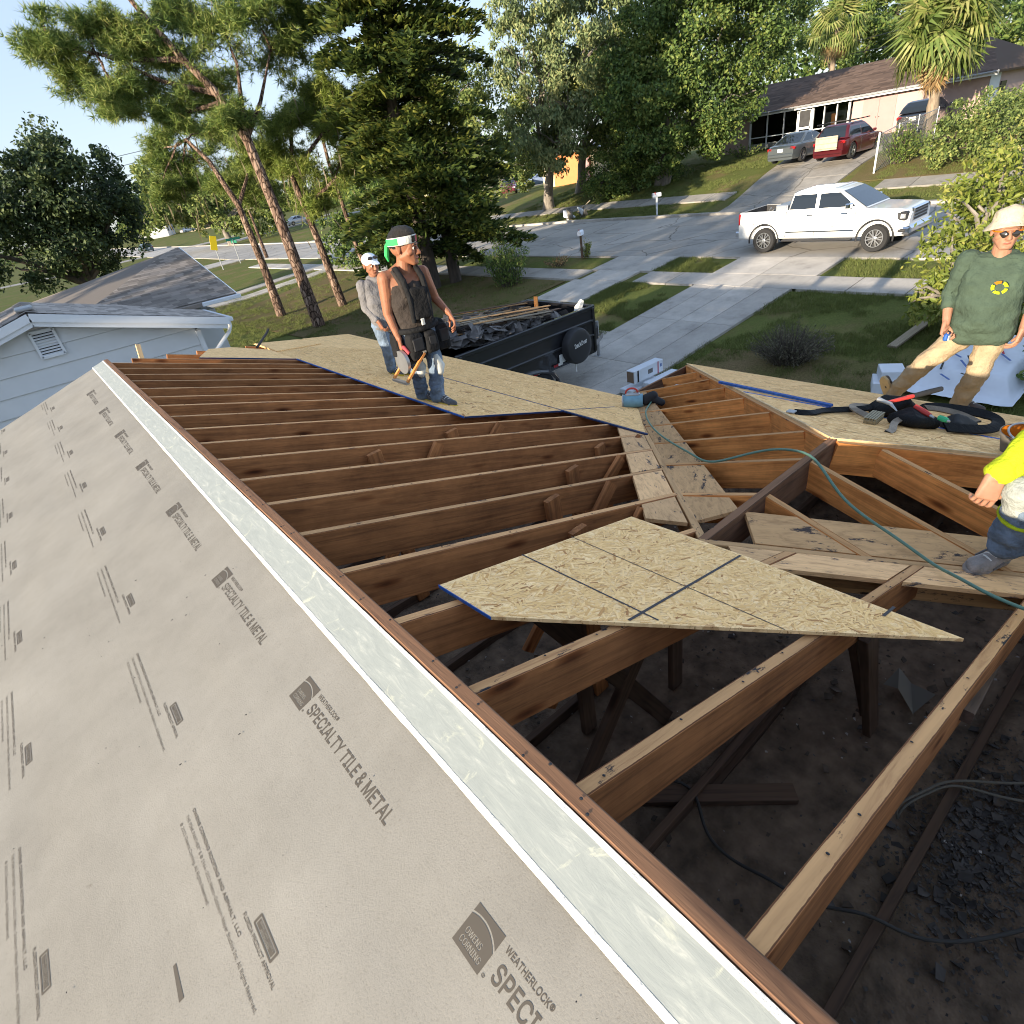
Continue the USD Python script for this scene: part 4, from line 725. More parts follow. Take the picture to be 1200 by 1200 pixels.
tree('young_tree', 'leafy yellow-green tree behind the man in the sun hat', (15.9, 3.4, .35), [(14.77, 4.29, 1.84, 0.74), (13.84, 4.22, 1.37, 0.45), (15.77, 4.3, 2.57, 0.76), (16.87, 4.24, 2.95, 0.75), (14.39, 3.83, 1.34, 0.6), (16.55, 3.75, 2.17, 0.89), (15.88, 3.5, 1.27, 0.78), (14.95, 3.45, 0.62, 0.52), (17.23, 4.7, 3.13, 0.61), (17.95, 4.2, 3.17, 0.69), (15.6, 2.7, .9, .6), (17.4, 3.0, 2.6, .8), (14.5, 4.35, 1.1, .4), (16.3, 2.4, 1.6, .8)], 'lime_leaf', 'grey_bark', 9500, 48, .07, fork=.4, stems=3, size=(.11, .2), aspect=.42, rs=.42, droop=.5)
tree('shrub', 'low dark leafy bush at the far right beside the plastic sheet', (13.0, 1.7, .2), [(13.1, 1.9, .5, .5), (12.8, 1.2, .5, .55), (13.6, 1.5, .7, .55), (12.6, 1.75, .35, .35)], 'shrub_leaf', 'dark_bark', 1500, 49, .04, fork=.15, stems=3, cat='shrub', size=(.1, .18), aspect=.4)
ft = [('wide dark tree rising behind the brown-roofed house', (90, 42, 4.2), [(82.8, 45, 14.9, 4), (92, 45.7, 14.4, 4.6), (90, 40, 12.3, 4.4), (87.6, 37.5, 9.4, 3.8)], 'oak_leaf'), ('rounded tree filling the gap between the two palms', (97, 36, 4.2), [(93.5, 37.6, 12.5, 4.5), (97.3, 35, 10.3, 4.5), (99, 33, 13, 4)], 'oak_leaf_light'),
      ('tall green tree at the upper right behind the palm', (76, 22, 4), [(76, 21.3, 9.2, 4.1), (73.3, 23.2, 10.2, 3.7), (70.4, 18.1, 6, 3.0), (75.3, 21.8, 7, 3.2), (80.3, 25.4, 8, 3.2), (72, 15, 9, 4)], 'oak_leaf'), ('bright green tree at the right edge above the clipped shrub', (62.5, 14.5, 3.7), [(63.2, 16, 5, 1.8), (61, 13.2, 6, 2.4), (62, 11.5, 5.4, 2.2)], 'oak_leaf_light')]
for k, (lb, b_, c_, lf) in enumerate(ft): tree('tree', lb, b_, c_, lf, 'dark_bark', 11000, 60 + k, .35, size=(.32, .55))
tree('shrub', 'mass of dark brush between the pines and the evergreen', (19.5, 40, .5), [(18.86, 39.92, 1.4, 1.55), (20.15, 39.02, 2.42, 1.55), (18.57, 41.55, 2.76, 1.47), (18.8, 38.54, 1.2, 1.05), (20.98, 38.44, 1.5, 1.43), (18.04, 41.92, 1.4, 1.1)], 'oak_leaf', 'dark_bark', 9000, 70, .1, fork=.4, stems=3, cat='shrub', size=(.16, .28))
for k, (lb, c_, lf) in enumerate([('hazy tree at the far end of the street, leftmost of its line', (42, 240, 9.9, 5), 'oak_leaf'), ('hazy pine-like tree behind the small far house', (52, 252, 12, 7), 'needle'), ('pale distant tree above the round oak', (62, 258, 9.7, 7), 'oak_leaf_light'), ('distant tree behind the pine trunks, tallest of its line', (78, 270, 9.5, 8.5), 'oak_leaf'), ('distant tree seen low between two pine trunks', (92, 245, 8.5, 8.5), 'oak_leaf_light')]):
    tree('distant_tree', lb, (c_[0], c_[1], 1.4), [c_, (c_[0] + 4, c_[1] - 3, c_[2] - 3, c_[3] * .7), (c_[0] - 4, c_[1] + 3, c_[2] - 4, c_[3] * .7)], lf, 'dark_bark', 3500, 80 + k, .5, size=(.9, 1.6))
r = rng(90); bl = []
for k in range(46):
    f = k / 45; x, y = (95 - 25 * f + r.normal() * 4, 215 - 135 * f + r.normal() * 4); bl.append((x, y, 3.4 + r.random() * 3, 4.2 + r.random() * 1.8))
for k in range(40): f = k / 39; bl.append((105 + r.normal() * 5, 62 - 110 * f, 8 + r.random() * 3, 5 + r.random() * 2))
for k in range(24): f = k / 23; bl.append((-120 + 150 * f, 330 + r.normal() * 8, 4 + r.random() * 3, 6 + r.random() * 2))
obj('far_woodland', scatter_crown(bl, 42000, r, size=(.7, 1.3)), M['oak_leaf'], kind='stuff', label='far line of woods closing off the end of the street')
# grey dry bush on the lawn, shoots by the mailbox and other small plants
def shoots(name, label, base, n, h, spread, leaf, seed, nl=9, ls=(.08, .14), cat='shrub', aspect=.4, lean=.35):
    r = rng(seed); t = thing(name, label, cat, base); b = MB(); C_, U_, W_, L_ = [], [], [], []
    for k in range(n):
        a = r.uniform(0, 2 * np.pi); rad = spread * r.random() ** .6; p0 = np.array([math.cos(a), math.sin(a), 0]) * rad * .35; hh = h * r.uniform(.55, 1.1) * (1 - .35 * (rad / spread) ** 2); p1 = np.array([math.cos(a) * rad, math.sin(a) * rad, hh]) + r.normal(size=3) * .04
        P = np.array([p0, p0 * .5 + p1 * .5 + [0, 0, .08 * h], p1]); b.tube(P, [.012, .008, .003], 4, cap=False)
        u = r.random(nl) ** .7; c = p0 + (p1 - p0) * u[:, None] + r.normal(size=(nl, 3)) * .05 * h; C_.append(c); U_.append(unit(np.tile(unit(p1 - p0), (nl, 1)) + r.normal(size=(nl, 3)) * lean * 2)); L_.append(r.uniform(*ls, nl))
    C_, U_, L_ = np.vstack(C_), np.vstack(U_), np.concatenate(L_); W_ = unit(np.cross(U_, r.normal(size=C_.shape)))
    obj('stems', b, M['dark_bark'], t); obj('foliage', diamonds(C_, U_, W_, L_, L_ * aspect), M[leaf], t); return t
shoots('dry_bush', 'dry grey-green bush on the shaded front lawn', (12.6, 6.4, .1), 210, .85, .95, 'grey_leaf', 51, 16, (.05, .11), aspect=.25, cat='bush')
shoots('shrub', 'bushy green shrub with upright shoots beside the dump trailer', (16.2, 20.9, .45), 70, 2.0, 1.1, 'shrub_leaf', 52, 34, (.1, .18))
shoots('plant', 'small yellow-green plant growing round the near mailbox post', (20.25, 20.1, .82), 26, .75, .3, 'lime_leaf', 53, 12, (.08, .14), cat='plant')
shoots('plant', 'low reddish clump of weeds near the near mailbox', (18.9, 20.6, .7), 40, .45, .8, 'dead_frond', 54, 10, (.06, .12), cat='plant')
shoots('plant', 'low green weeds in the bed below the porch of the brown-roofed house', (41.5, 25.2, 2.95), 40, .7, 1.4, 'shrub_leaf', 55, 14, (.1, .2), cat='plant')
shoots('plant', 'tangle of vines on the chain-link fence', (35.6, 13.2, 2.1), 170, 1.6, 1.1, 'shrub_leaf', 56, 18, (.09, .17), cat='plant')
# sabal palms
def fan(r, size, droop, m=15):
    """one fan leaf, its stalk at the origin growing along +x"""
    b = MB(); st = size * .55
    b.tube([(-.0, 0, 0), (st * .5, 0, .06 * size), (st, 0, .02 * size)], [.022, .016, .012], 4, cap=False)
    for k in range(m):
        a = math.radians(-105 + 210 * k / (m - 1)) * .9; l = size * (.62 - .12 * abs(math.sin(a))) * r.uniform(.9, 1.1); d = np.array([math.cos(a), math.sin(a), 0]); e = np.array([-d[1], d[0], 0]); w = .055 * size
        q = np.array([st, 0, .02 * size]); p1 = q + d * l * .55 + [0, 0, .05 * size]; p2 = q + d * l * .98 + [0, 0, -droop * size * r.uniform(.7, 1.3)]
        b.add([q, p1 - e * w / 2, p1 + e * w / 2, p2], [[0, 1, 2], [1, 3, 2]])
    return b.mesh()
def palm(name, label, base, h, size, n, ndead, seed):
    r = rng(seed); t = thing(name, label, 'palm tree', base); b = MB()
    z = np.linspace(-.2, h, 14); b.tube(np.stack([.12 * np.sin(z), .05 * z / h, z], 1), .24 + .03 * np.sin(z * 9) + .08 * np.exp(-z), 10); obj('trunk', b, M['palm_bark'], t, smooth=40)
    g_, d_ = MB(), MB()
    for k in range(n + ndead):
        dead = k >= n; a = r.uniform(0, 2 * np.pi); el = math.radians(r.uniform(-50, 85) if not dead else r.uniform(-88, -62)); v, f = fan(r, size * (r.uniform(.8, 1.1) if not dead else r.uniform(.5, .85)), .25 if not dead else .1)
        v = v @ Rx(r.normal() * .5).T @ Ry(-el).T @ Rz(a).T + [.12 * math.sin(h), .05, h - (.0 if not dead else r.uniform(.1, .6)) + .1 * r.random()]
        (d_ if dead else g_).add(v, f)
    obj('crown', g_, M['palm_leaf'], t); obj('dead_fronds', d_, M['dead_frond'], t); return t
palm('palm_tree', 'shaggy palm with a skirt of dead fronds beside the pink garage', (38.6, 13.2, 2.55), 4.6, 2.3, 120, 34, 91)
palm('palm_tree', 'yellowish palm rising behind the brown roof', (72, 34.1, 3.9), 7.4, 2.8, 60, 22, 92)
# grass blades on the lawns nearest the roof: one stuff object
def tuft(seed, n=16, h=.09):
    r = rng(seed); P = np.c_[r.normal(size=(n, 2)) * .05, np.zeros(n)]; U = unit(np.c_[r.normal(size=(n, 2)) * .45, np.ones(n)]); W = unit(np.cross(U, r.normal(size=(n, 3)))); l = h * r.uniform(.6, 1.3, n)[:, None]
    return np.stack([P - W * .005, P + W * .005, P + U * l], 1).reshape(-1, 3), np.arange(n * 3).reshape(-1, 3)
leaf_mat('grass_blade', [(.2, (.12, .11, .045)), (.5, (.12, .15, .04)), (.8, (.16, .19, .05)), (1.0, (.25, .22, .1))], .25, .7)
gr = UsdGeom.PointInstancer.Define(stage, '/World/lawn_grass'); tag(gr, 'grass blades on the lawns around the house', kind='stuff')
for k in range(4): obj('tuft', tuft(100 + k), M['grass_blade'], '/World/lawn_grass')
gr.CreatePrototypesRel().SetTargets(['/World/lawn_grass/tuft'] + [f'/World/lawn_grass/tuft_{k:03d}' for k in (1, 2, 3)])
r = rng(101); pts = []
for n, x0, x1, y0, y1 in ((9000, 9.2, 17.2, -4, 8.8), (5200, 12.3, 17.2, 12.25, 15.4), (1500, 18.5, 20.2, -4, 8.6), (700, 18.5, 20.2, 12.4, 15.0), (3500, 29.2, 32, 20.6, 44), (5200, 33.3, 41, 21.5, 40), (3000, 33.4, 40, 6, 13.5), (5500, 7, 17, 18.5, 44), (900, 29.2, 32, 5, 14.8), (4500, 4.9, 10, 13, 40)):
    P = np.c_[r.uniform(x0, x1, n), r.uniform(y0, y1, n)]; d = meshkit.fbm(np.c_[P * .8, np.zeros(n)], 3, 5); pts.append(P[d > .42])
pts = np.vstack(pts); k = len(pts); a = r.uniform(0, 2 * np.pi, k)
gr.CreatePositionsAttr(Vt.Vec3fArray.FromNumpy(np.c_[pts, g(pts[:, 0], pts[:, 1]) - .03].astype(np.float32)))
gr.CreateProtoIndicesAttr(Vt.IntArray.FromNumpy(r.integers(0, 4, k).astype(np.int32)))
gr.CreateOrientationsAttr(Vt.QuathArray([Gf.Quath(float(math.cos(t / 2)), 0, 0, float(math.sin(t / 2))) for t in a]))
gr.CreateScalesAttr(Vt.Vec3fArray.FromNumpy(np.repeat(r.uniform(.7, 1.5, k)[:, None], 3, 1).astype(np.float32)))
# ================================================================ buildings
def roof_mat(name, c):
    ISLANDS.add(name); c = np.array(c); mk(name, {'ge': ('attribute', {'attribute': 'rnd'}), 'tc': ('texture_coordinate', {}), 'n': ('noise_texture', {'scale': 40, 'detail': 4}), 'r': ('rgb_ramp', {'ramp': [(0, tuple(c * .55)), (.5, tuple(c)), (1, tuple(c * 1.4))]}), 'ad': ('math', {'math_type': 'multiply_add', 'value2': .35, 'value3': 0.}), 'a2': ('math', {'math_type': 'add'}), 'p': ('principled_bsdf', {'roughness': .9, 'specular_ior_level': .2})},
       [('tc.object', 'n.vector'), ('n.fac', 'ad.value1'), ('ge.fac', 'mm.value1'), ('ad.value', 'a2.value1'), ('mm.value', 'a2.value2'), ('a2.value', 'r.fac'), ('r.color', 'p.base_color')][:2] + [('ge.fac', 'a2.value2'), ('ad.value', 'a2.value1'), ('a2.value', 'r.fac'), ('r.color', 'p.base_color')])
roof_mat('shingle_grey', (.23, .20, .175)); roof_mat('shingle_brown', (.135, .092, .07))
plain('trim_white', (.68, .70, .73), .5, noise=.05, scale=2); plain('pink_wall', (.46, .33, .30), .8, noise=.1, scale=1.2); plain('pink_door', (.40, .24, .23), .6, noise=.08, scale=2); plain('orange_wall', (.58, .22, .08), .8, noise=.12, scale=1.5)
plain('cream_wall', (.60, .52, .36), .8, noise=.1, scale=1.5); plain('screen_dark', (.035, .035, .038), .7, noise=.4, scale=3); plain('grey_metal', (.35, .36, .37), .4, metal=.7, noise=.15); plain('soffit', (.42, .42, .42), .8)
mk('pane', {'f': ('fresnel', {'IOR': 1.5}), 'a': ('transparent_bsdf', {'color': (.55, .58, .6)}), 'g': ('glossy_bsdf', {'roughness': .03}), 'm': ('mix_closure', {})}, [('f.fac', 'm.fac'), ('a.BSDF', 'm.closure1'), ('g.BSDF', 'm.closure2')], surface='m.closure')
plain('dark_glass', (.012, .014, .018), .06, spec=.8)
def shingles(o, u, v, poly, tab=.24, course=.135, lift=.006, seed=1):
    """overlapping tabs on a slope: o origin at the eave, u along the eave, v up the slope; poly in (u, v)"""
    r = rng(seed); o, u, v = np.array(o, float), norm(u), norm(v); n = norm(np.cross(u, v)); n = n if n[2] > 0 else -n; b = MB()
    x0, y0, x1, y1 = poly.bounds; from_ = 0
    for j in range(int((y1 - y0) / course) + 1):
        off = r.uniform(0, tab)
        for i in range(-1, int((x1 - x0) / tab) + 2):
            a = x0 + i * tab + off; c0 = y0 + j * course; q = sbox(a + .004, c0, a + tab - .004, c0 + course + .02)
            if not poly.covers(q):
                q = q.intersection(poly)
                if q.area < .003 or q.geom_type != 'Polygon': continue
            P = np.array(q.exterior.coords)[:-1]; h = lift * (1.6 - (P[:, 1] - c0) / course) + r.uniform(0, .003)
            w = o + P[:, :1] * u + P[:, 1:] * v + h[:, None] * n; k = len(w)
            F = np.array([[0, i_, i_ + 1] for i_ in range(1, k - 1)]); nn = np.cross(w[F[0, 1]] - w[0], w[F[0, 2]] - w[0])
            b.add(w, F if nn @ n > 0 else F[:, ::-1])
    return b
def roof_slab(b, pts, th=.1):
    pts = np.array(pts, float); n = norm(np.cross(pts[1] - pts[0], pts[2] - pts[0])); n = n if n[2] > 0 else -n; k = len(pts); lo = pts - n * th
    b.add(pts, [[0, i, i + 1] for i in range(1, k - 1)]); b.add(lo, [[0, i + 1, i] for i in range(1, k - 1)])
    for i in range(k): j = (i + 1) % k; b.quad(pts[i], lo[i], lo[j], pts[j])
# --- the white neighbouring house
nb = thing('neighbour_house', 'white board-sided house with a grey shingle roof next door', 'house')
P2 = .283; GX, GZ, GY = -.43, 4.0, 14.75; ez = GZ - P2 * 3.43
sl = MB(); e = 3.43
roof_slab(sl, [(GX, GY, GZ - .012), (GX + e, GY, ez - .012), (GX + e, 18.2, ez - .012), (GX, 18.2, GZ - .012)]); roof_slab(sl, [(GX, GY, GZ - .012), (GX, 18.2, GZ - .012), (GX - e, 18.2, ez - .012), (GX - e, GY, ez - .012)])
roof_slab(sl, [(4, 17.2, 3.19), (4, 21.6, 4.34), (-.3, 16.95, 3.12)]); roof_slab(sl, [(4, 21.6, 4.335), (4, 26, 3.19), (-3, 26, 3.05)]); roof_slab(sl, [(4, 21.6, 4.33), (-3, 26, 3.04), (-3.2, 18, 2.95), (-.3, 16.95, 3.10)])
obj('roof', sl, M['shingle_grey'], nb)
cs_ = math.sqrt(1 + P2 * P2)
obj('shingles', shingles((GX + e, GY, ez), (0, 1, 0), (-1, 0, P2), sbox(0, 0, 3.4, e * cs_), seed=2), M['shingle_grey'], nb, kind='stuff')
obj('shingles', shingles((GX - e, GY, ez), (0, 1, 0), (1, 0, P2), sbox(0, 0, 3.4, e * cs_), seed=3), M['shingle_grey'], nb, kind='stuff')
sv = math.hypot(4.4, 1.15); obj('shingles', shingles((-.3, 17.2, 3.2), (1, 0, 0), (0, 4.4, 1.15), Polygon([(0, 0), (4.3, 0), (4.3, sv), (3.9, sv * .95), (.02, .02)]), seed=4), M['shingle_grey'], nb, kind='stuff')
for k in range(11):
    b = MB(); y = GY + .02 + k * .3
    for s in (1, -1): b.quad((GX, y, GZ + .024 + .004 * (k % 2)), (GX, y + .31, GZ + .018), (GX + s * .16, y + .31, GZ + .018 - P2 * .16), (GX + s * .16, y, GZ + .024 - P2 * .16))
    obj('ridge_cap', b, M['shingle_grey'], nb)
b = MB(); b.rbox((GX, 15.3, GZ + .05), (.3, .62, .06), .02); obj('ridge_vent', b, M['grey_metal'], nb)
# gable wall of lap boards
for k in range(11):
    z0 = .35 + k * .37; z1 = z0 + .362
    if z0 > 3.85: break
    def wx(z): return min(2.75, max((GZ - .12 - z) / P2, .05))
    a0, a1 = wx(z0), wx(min(z1, 3.86)); z1 = min(z1, 3.86); b = MB(); y0, y1 = 15.07, 15.10
    v = [(GX - a0, y0, z0), (GX + a0, y0, z0), (GX + a1, y1, z1), (GX - a1, y1, z1)]; v += [(x, y + .03, z) for x, y, z in v]
    b.add(v, [[0, 1, 2, 3], [4, 7, 6, 5], [0, 4, 5, 1], [3, 2, 6, 7], [1, 5, 6, 2], [0, 3, 7, 4]]); obj('siding_board', b, M['gable_white'], nb)
b = MB(); b.box((2.36, 15.075, 1.5), (.1, .09, 2.75)); obj('corner_board', b, M['trim_white'], nb)
b = MB(); b.box((2.36, 17.0, 1.45), (.06, 3.8, 2.9)); b.box((-3.2, 17, 1.45), (.1, 3.8, 2.9)); b.box((.4, 21.8, 1.45), (6.2, 8, 2.9)); obj('wall', b, M['gable_white'], nb)
for s in (1, -1):
    b = MB(); b.beam((GX + .0 * s, GY - .012, GZ - .085), (GX + s * (e + .02), GY - .012, ez - .085), .024, .15); obj('rake_board', b, M['trim_white'], nb)
    b = MB(); b.beam((GX + .0 * s, GY + .02, GZ - .20), (GX + s * (e - .05), GY + .02, ez - .19), .024, .10); obj('rake_board', b, M['trim_white'], nb)
b = MB(); b.box((GX + e + .012, 16.4, ez - .09), (.024, 3.3, .16)); obj('fascia', b, M['trim_white'], nb)
b = MB(); b.rbox((GX + e + .07, 16.2, ez - .06), (.1, 2.9, .1), .02); b.rbox((3.6, 17.15, 3.13), (1.0, .1, .1), .02); obj('gutter', b, M['trim_white'], nb)
b = MB(); b.tube([(3.05, 14.95, 2.92), (3.05, 14.98, 2.80), (2.98, 15.0, 2.68), (2.52, 15.0, 2.34), (2.45, 15.0, 2.22), (2.45, 15.0, .1)], .042, 10); obj('downspout', b, M['trim_white'], nb)
vt = MB(); x0, x1, z0, z1 = -.57, -.17, 3.13, 3.62
for a, c in (((x0, z0), (x1, z0)), ((x0, z1), (x1, z1)), ((x0, z0), (x0, z1)), ((x1, z0), (x1, z1))): vt.beam((a[0], 15.05, a[1]), (c[0], 15.05, c[1]), .05, .04, (0, 1, 0))
vp = obj('gable_vent', vt, M['trim_white'], nb)
for k in range(9): b = MB(); b.box(((x0 + x1) / 2, 15.055, z0 + .04 + k * .053), (x1 - x0 - .05, .035, .012), Rx(.7)); obj('louver', b, M['trim_white'], vp)
b = MB(); b.box(((x0 + x1) / 2, 15.085, (z0 + z1) / 2), (x1 - x0 - .04, .006, z1 - z0 - .04)); obj('vent_screen', b, M['screen_dark'], vp)
b = MB(); roof_slab(b, [(4.03, 17.2, 3.21), (4.03, 21.62, 4.36), (4.0, 21.62, 4.24), (4.0, 17.2, 3.09)], .02); obj('rake_board', b, M['trim_white'], nb)
# --- helpers for plain house bodies
def window(par, x, y0, y1, z0, z1, dx=-1, grid=1, m='dark_glass'):
    b = MB()
    for a, c in (((y0, z0), (y1, z0)), ((y0, z1), (y1, z1)), ((y0, z0), (y0, z1)), ((y1, z0), (y1, z1)), ((y0, (z0 + z1) / 2), (y1, (z0 + z1) / 2))): b.beam((x + dx * .03, a[0], a[1]), (x + dx * .03, c[0], c[1]), .07, .06, (1, 0, 0))
    w = obj('window', b, M['trim_white'], par); b = MB(); b.box((x + dx * .012, (y0 + y1) / 2, (z0 + z1) / 2), (.012, y1 - y0, z1 - z0)); obj('pane', b, M[m], w)
# --- the brown-roofed pink house across the street
ph = thing('pink_house', 'pale pink house with a brown roof and a dark screened porch', 'house'); FX, FZ = 44.5, 3.05
b = MB(); b.box((50.4, 16.2, FZ + 1.02), (11.6, 7.0, 2.5)); b.box((46.6, 28.55, FZ + 1.02), (4.0, 4.0, 2.5)); b.box((51, 23.3, FZ + 1.02), (9, 7.4, 2.5)); obj('wall', b, M['pink_wall'], ph)
b = MB(); b.box((45.4, 12.66, FZ + 1.0), (1.6, .03, 2.3)); obj('side_wall', b, M['trim_white'], ph)
rz_, ez_ = 7.05, 5.28; b = MB(); y0, y1 = 12.2, 31.2
roof_slab(b, [(FX - .45, y0, ez_), (FX - .45, y1, ez_), (50.2, y1 - .2, rz_), (50.2, y0 + 2.5, rz_)], .12); roof_slab(b, [(56.6, y1, ez_), (56.6, y0, ez_), (50.2, y0 + 2.5, rz_), (50.2, y1 - .2, rz_)], .12); roof_slab(b, [(FX - .45, y0, ez_), (50.2, y0 + 2.5, rz_), (56.6, y0, ez_)], .12)
obj('roof', b, M['shingle_brown'], ph)
hv = math.hypot(6.15, rz_ - ez_); obj('shingles', shingles((FX - .45, y0, ez_ + .004), (0, 1, 0), (6.15, 0, rz_ - ez_), Polygon([(0, 0), (19, 0), (18.8, hv), (2.5, hv)]), .5, .25, .01, 7), M['shingle_brown'], ph, kind='stuff')
b = MB(); b.box((FX - .46, (y0 + y1) / 2, ez_ - .09), (.05, y1 - y0, .2)); obj('fascia', b, M['trim_white'], ph)
b = MB(); b.rbox((FX - .53, (y0 + y1) / 2, ez_ - .05), (.1, y1 - y0, .1), .02); obj('gutter', b, M['grey_metal'], ph)
b = MB(); b.box((46.4, 23.25, FZ + 1.0), (.05, 6.6, 2.2)); b.box((45.5, 23.25, FZ + .02), (2.0, 6.7, .06)); obj('porch_back', b, M['screen_dark'], ph)
ps = [26.55, 25.3, 24.1, 23.15, 22.1, 21.4, 20.6, 19.85]
for k, y in enumerate(ps):
    b = MB(); b.box((FX, y, FZ + 1.05), (.1, .055 if 0 < k < 7 else .12, 2.15)); obj('porch_post', b, M['trim_white'], ph)
for k in range(7):
    if k == 3: continue
    b = MB(); b.box((FX, (ps[k] + ps[k + 1]) / 2, FZ + .78), (.06, ps[k] - ps[k + 1] - .09, .06)); obj('porch_rail', b, M['trim_white'], ph)
    b = MB(); b.box((FX + .02, (ps[k] + ps[k + 1]) / 2, FZ + .2), (.04, ps[k] - ps[k + 1] - .09, .42)); obj('kick_panel', b, M['grey_metal' if k < 3 else 'screen_dark'], ph)
    b = MB(); b.box((FX + .03, (ps[k] + ps[k + 1]) / 2, FZ + 1.2), (.008, ps[k] - ps[k + 1] - .09, 1.75)); obj('screen', b, M['pane'], ph)
dr_ = MB()
for a, c in (((22.2, .1), (22.2, 2.05)), ((23.05, .1), (23.05, 2.05)), ((22.2, 2.0), (23.05, 2.0)), ((22.2, .95), (23.05, .95)), ((22.2, .15), (23.05, .15))): dr_.beam((FX - .06, a[0], FZ + a[1]), (FX - .06, c[0], FZ + c[1]), .13, .05, (1, 0, 0))
d_ = obj('porch_door', dr_, M['trim_white'], ph); b = MB(); b.box((FX - .05, 22.62, FZ + 1.5), (.01, .7, .9)); obj('door_screen', b, M['screen_dark'], d_); b = MB(); b.rbox((FX - .12, 22.32, FZ + 1.05), (.06, .03, .1), .01); obj('handle', b, M['grey_metal'], d_)
b = MB(); b.tube([(FX + .6, 21.0, FZ + .6), (FX + .6, 21.0, FZ + 1.5)], [.16, .2], 8); obj('hanging_cloth', b, M['orange_wall'], ph)
for y in (17.2, 18.15):
    b = MB(); b.box((FX + .085, y + .46, FZ + .95), (.05, .93, 1.95)); d_ = obj('garage_door', b, M['pink_door'], ph)
    b = MB(); b.rbox((FX + .03, y + (.85 if y < 18 else .08), FZ + .95), (.05, .05, .05), .02); obj('handle', b, M['dark_glass'], d_)
window(ph, FX + .1, 28.2, 29.4, FZ + .8, FZ + 1.9)
b = MB(); b.box((47, 12.66, FZ + 1.2), (.9, .04, 1.0)); obj('window', b, M['dark_glass'], ph)
# --- the orange house
oh = thing('orange_house', 'small orange and cream house glimpsed behind the pale-trunked oak', 'house'); OZ = 2.4
b = MB(); b.box((49, 44.35, OZ + 1.3), (10, 4.5, 2.8)); obj('orange_front', b, M['orange_wall'], oh)
b = MB(); b.box((49.2, 47.55, OZ + 1.15), (9.9, 1.9, 2.5)); b.box((49.3, 40.4, OZ + 1.2), (10, 3.3, 2.6)); obj('cream_wing', b, M['cream_wall'], oh)
b = MB(); roof_slab(b, [(43.5, 38, OZ + 2.62), (43.5, 49.2, OZ + 2.62), (49, 48.6, OZ + 4.2), (49, 38, OZ + 4.2)]); roof_slab(b, [(54.5, 38, OZ + 2.6), (49, 38, OZ + 4.2), (49, 48.6, OZ + 4.2), (54.5, 49.2, OZ + 2.6)]); roof_slab(b, [(43.5, 49.2, OZ + 2.62), (54.5, 49.2, OZ + 2.62), (49, 48.6, OZ + 4.2)]); obj('roof', b, M['trim_white'], oh)
b = MB(); b.box((43.96, 42.35, OZ + 1.0), (.06, .95, 2.0)); obj('door', b, M['pink_door'], oh)
window(oh, 44.22, 46.85, 47.6, OZ + 1.1, OZ + 2.0)
b = MB(); b.box((46, 50.2, OZ + 2.35), (4, 2.4, .12)); b.tube([(44.3, 51.1, OZ - .2), (44.3, 51.1, OZ + 2.3)], .06); obj('carport', b, M['trim_white'], oh)
# --- houses far along the street
def far_house(label, c, size, rz, wall, roofm):
    t = thing('far_house', label, 'house', c, rz); sx, sy, h = size; b = MB(); b.box((0, 0, h / 2 - .3), (sx, sy, h + .6)); obj('wall', b, M[wall], t); b = MB()
    o = .6; rr_ = h + sy * .24; roof_slab(b, [(-sx / 2 - o, -sy / 2 - o, h), (sx / 2 + o, -sy / 2 - o, h), (sx / 2 - sy * .3, 0, rr_), (-sx / 2 + sy * .3, 0, rr_)]); roof_slab(b, [(sx / 2 + o, sy / 2 + o, h), (-sx / 2 - o, sy / 2 + o, h), (-sx / 2 + sy * .3, 0, rr_), (sx / 2 - sy * .3, 0, rr_)]); roof_slab(b, [(sx / 2 + o, -sy / 2 - o, h), (sx / 2 + o, sy / 2 + o, h), (sx / 2 - sy * .3, 0, rr_)]); roof_slab(b, [(-sx / 2 - o, sy / 2 + o, h), (-sx / 2 - o, -sy / 2 - o, h), (-sx / 2 + sy * .3, 0, rr_)]); obj('roof', b, M[roofm], t)
    for y in (-sx * .3, 0.1 * sx, sx * .33): b = MB(); b.box((y, -sy / 2 - .03, h * .55), (1.4, .06, 1.3)); obj('window', b, M['dark_glass'], t)
    b = MB(); b.box((-sx * .12, -sy / 2 - .03, 1.0), (.95, .07, 2.1)); obj('door', b, M['trim_white'], t)
far_house('tiny cream house with a grey roof at the far end of the street', (58, 232, 1.5), (15, 9, 3), 1.25, 'cream_wall', 'shingle_grey')
far_house('tiny bluish house half hidden by the dark rounded tree far down the street', (44, 238, 1.4), (13, 9, 3), 1.2, 'gable_white', 'shingle_grey')
far_house('long cream house glimpsed through the pine trunks on the far side street', (62, 88, 1.3), (16, 9, 3), -1.57, 'cream_wall', 'shingle_brown')
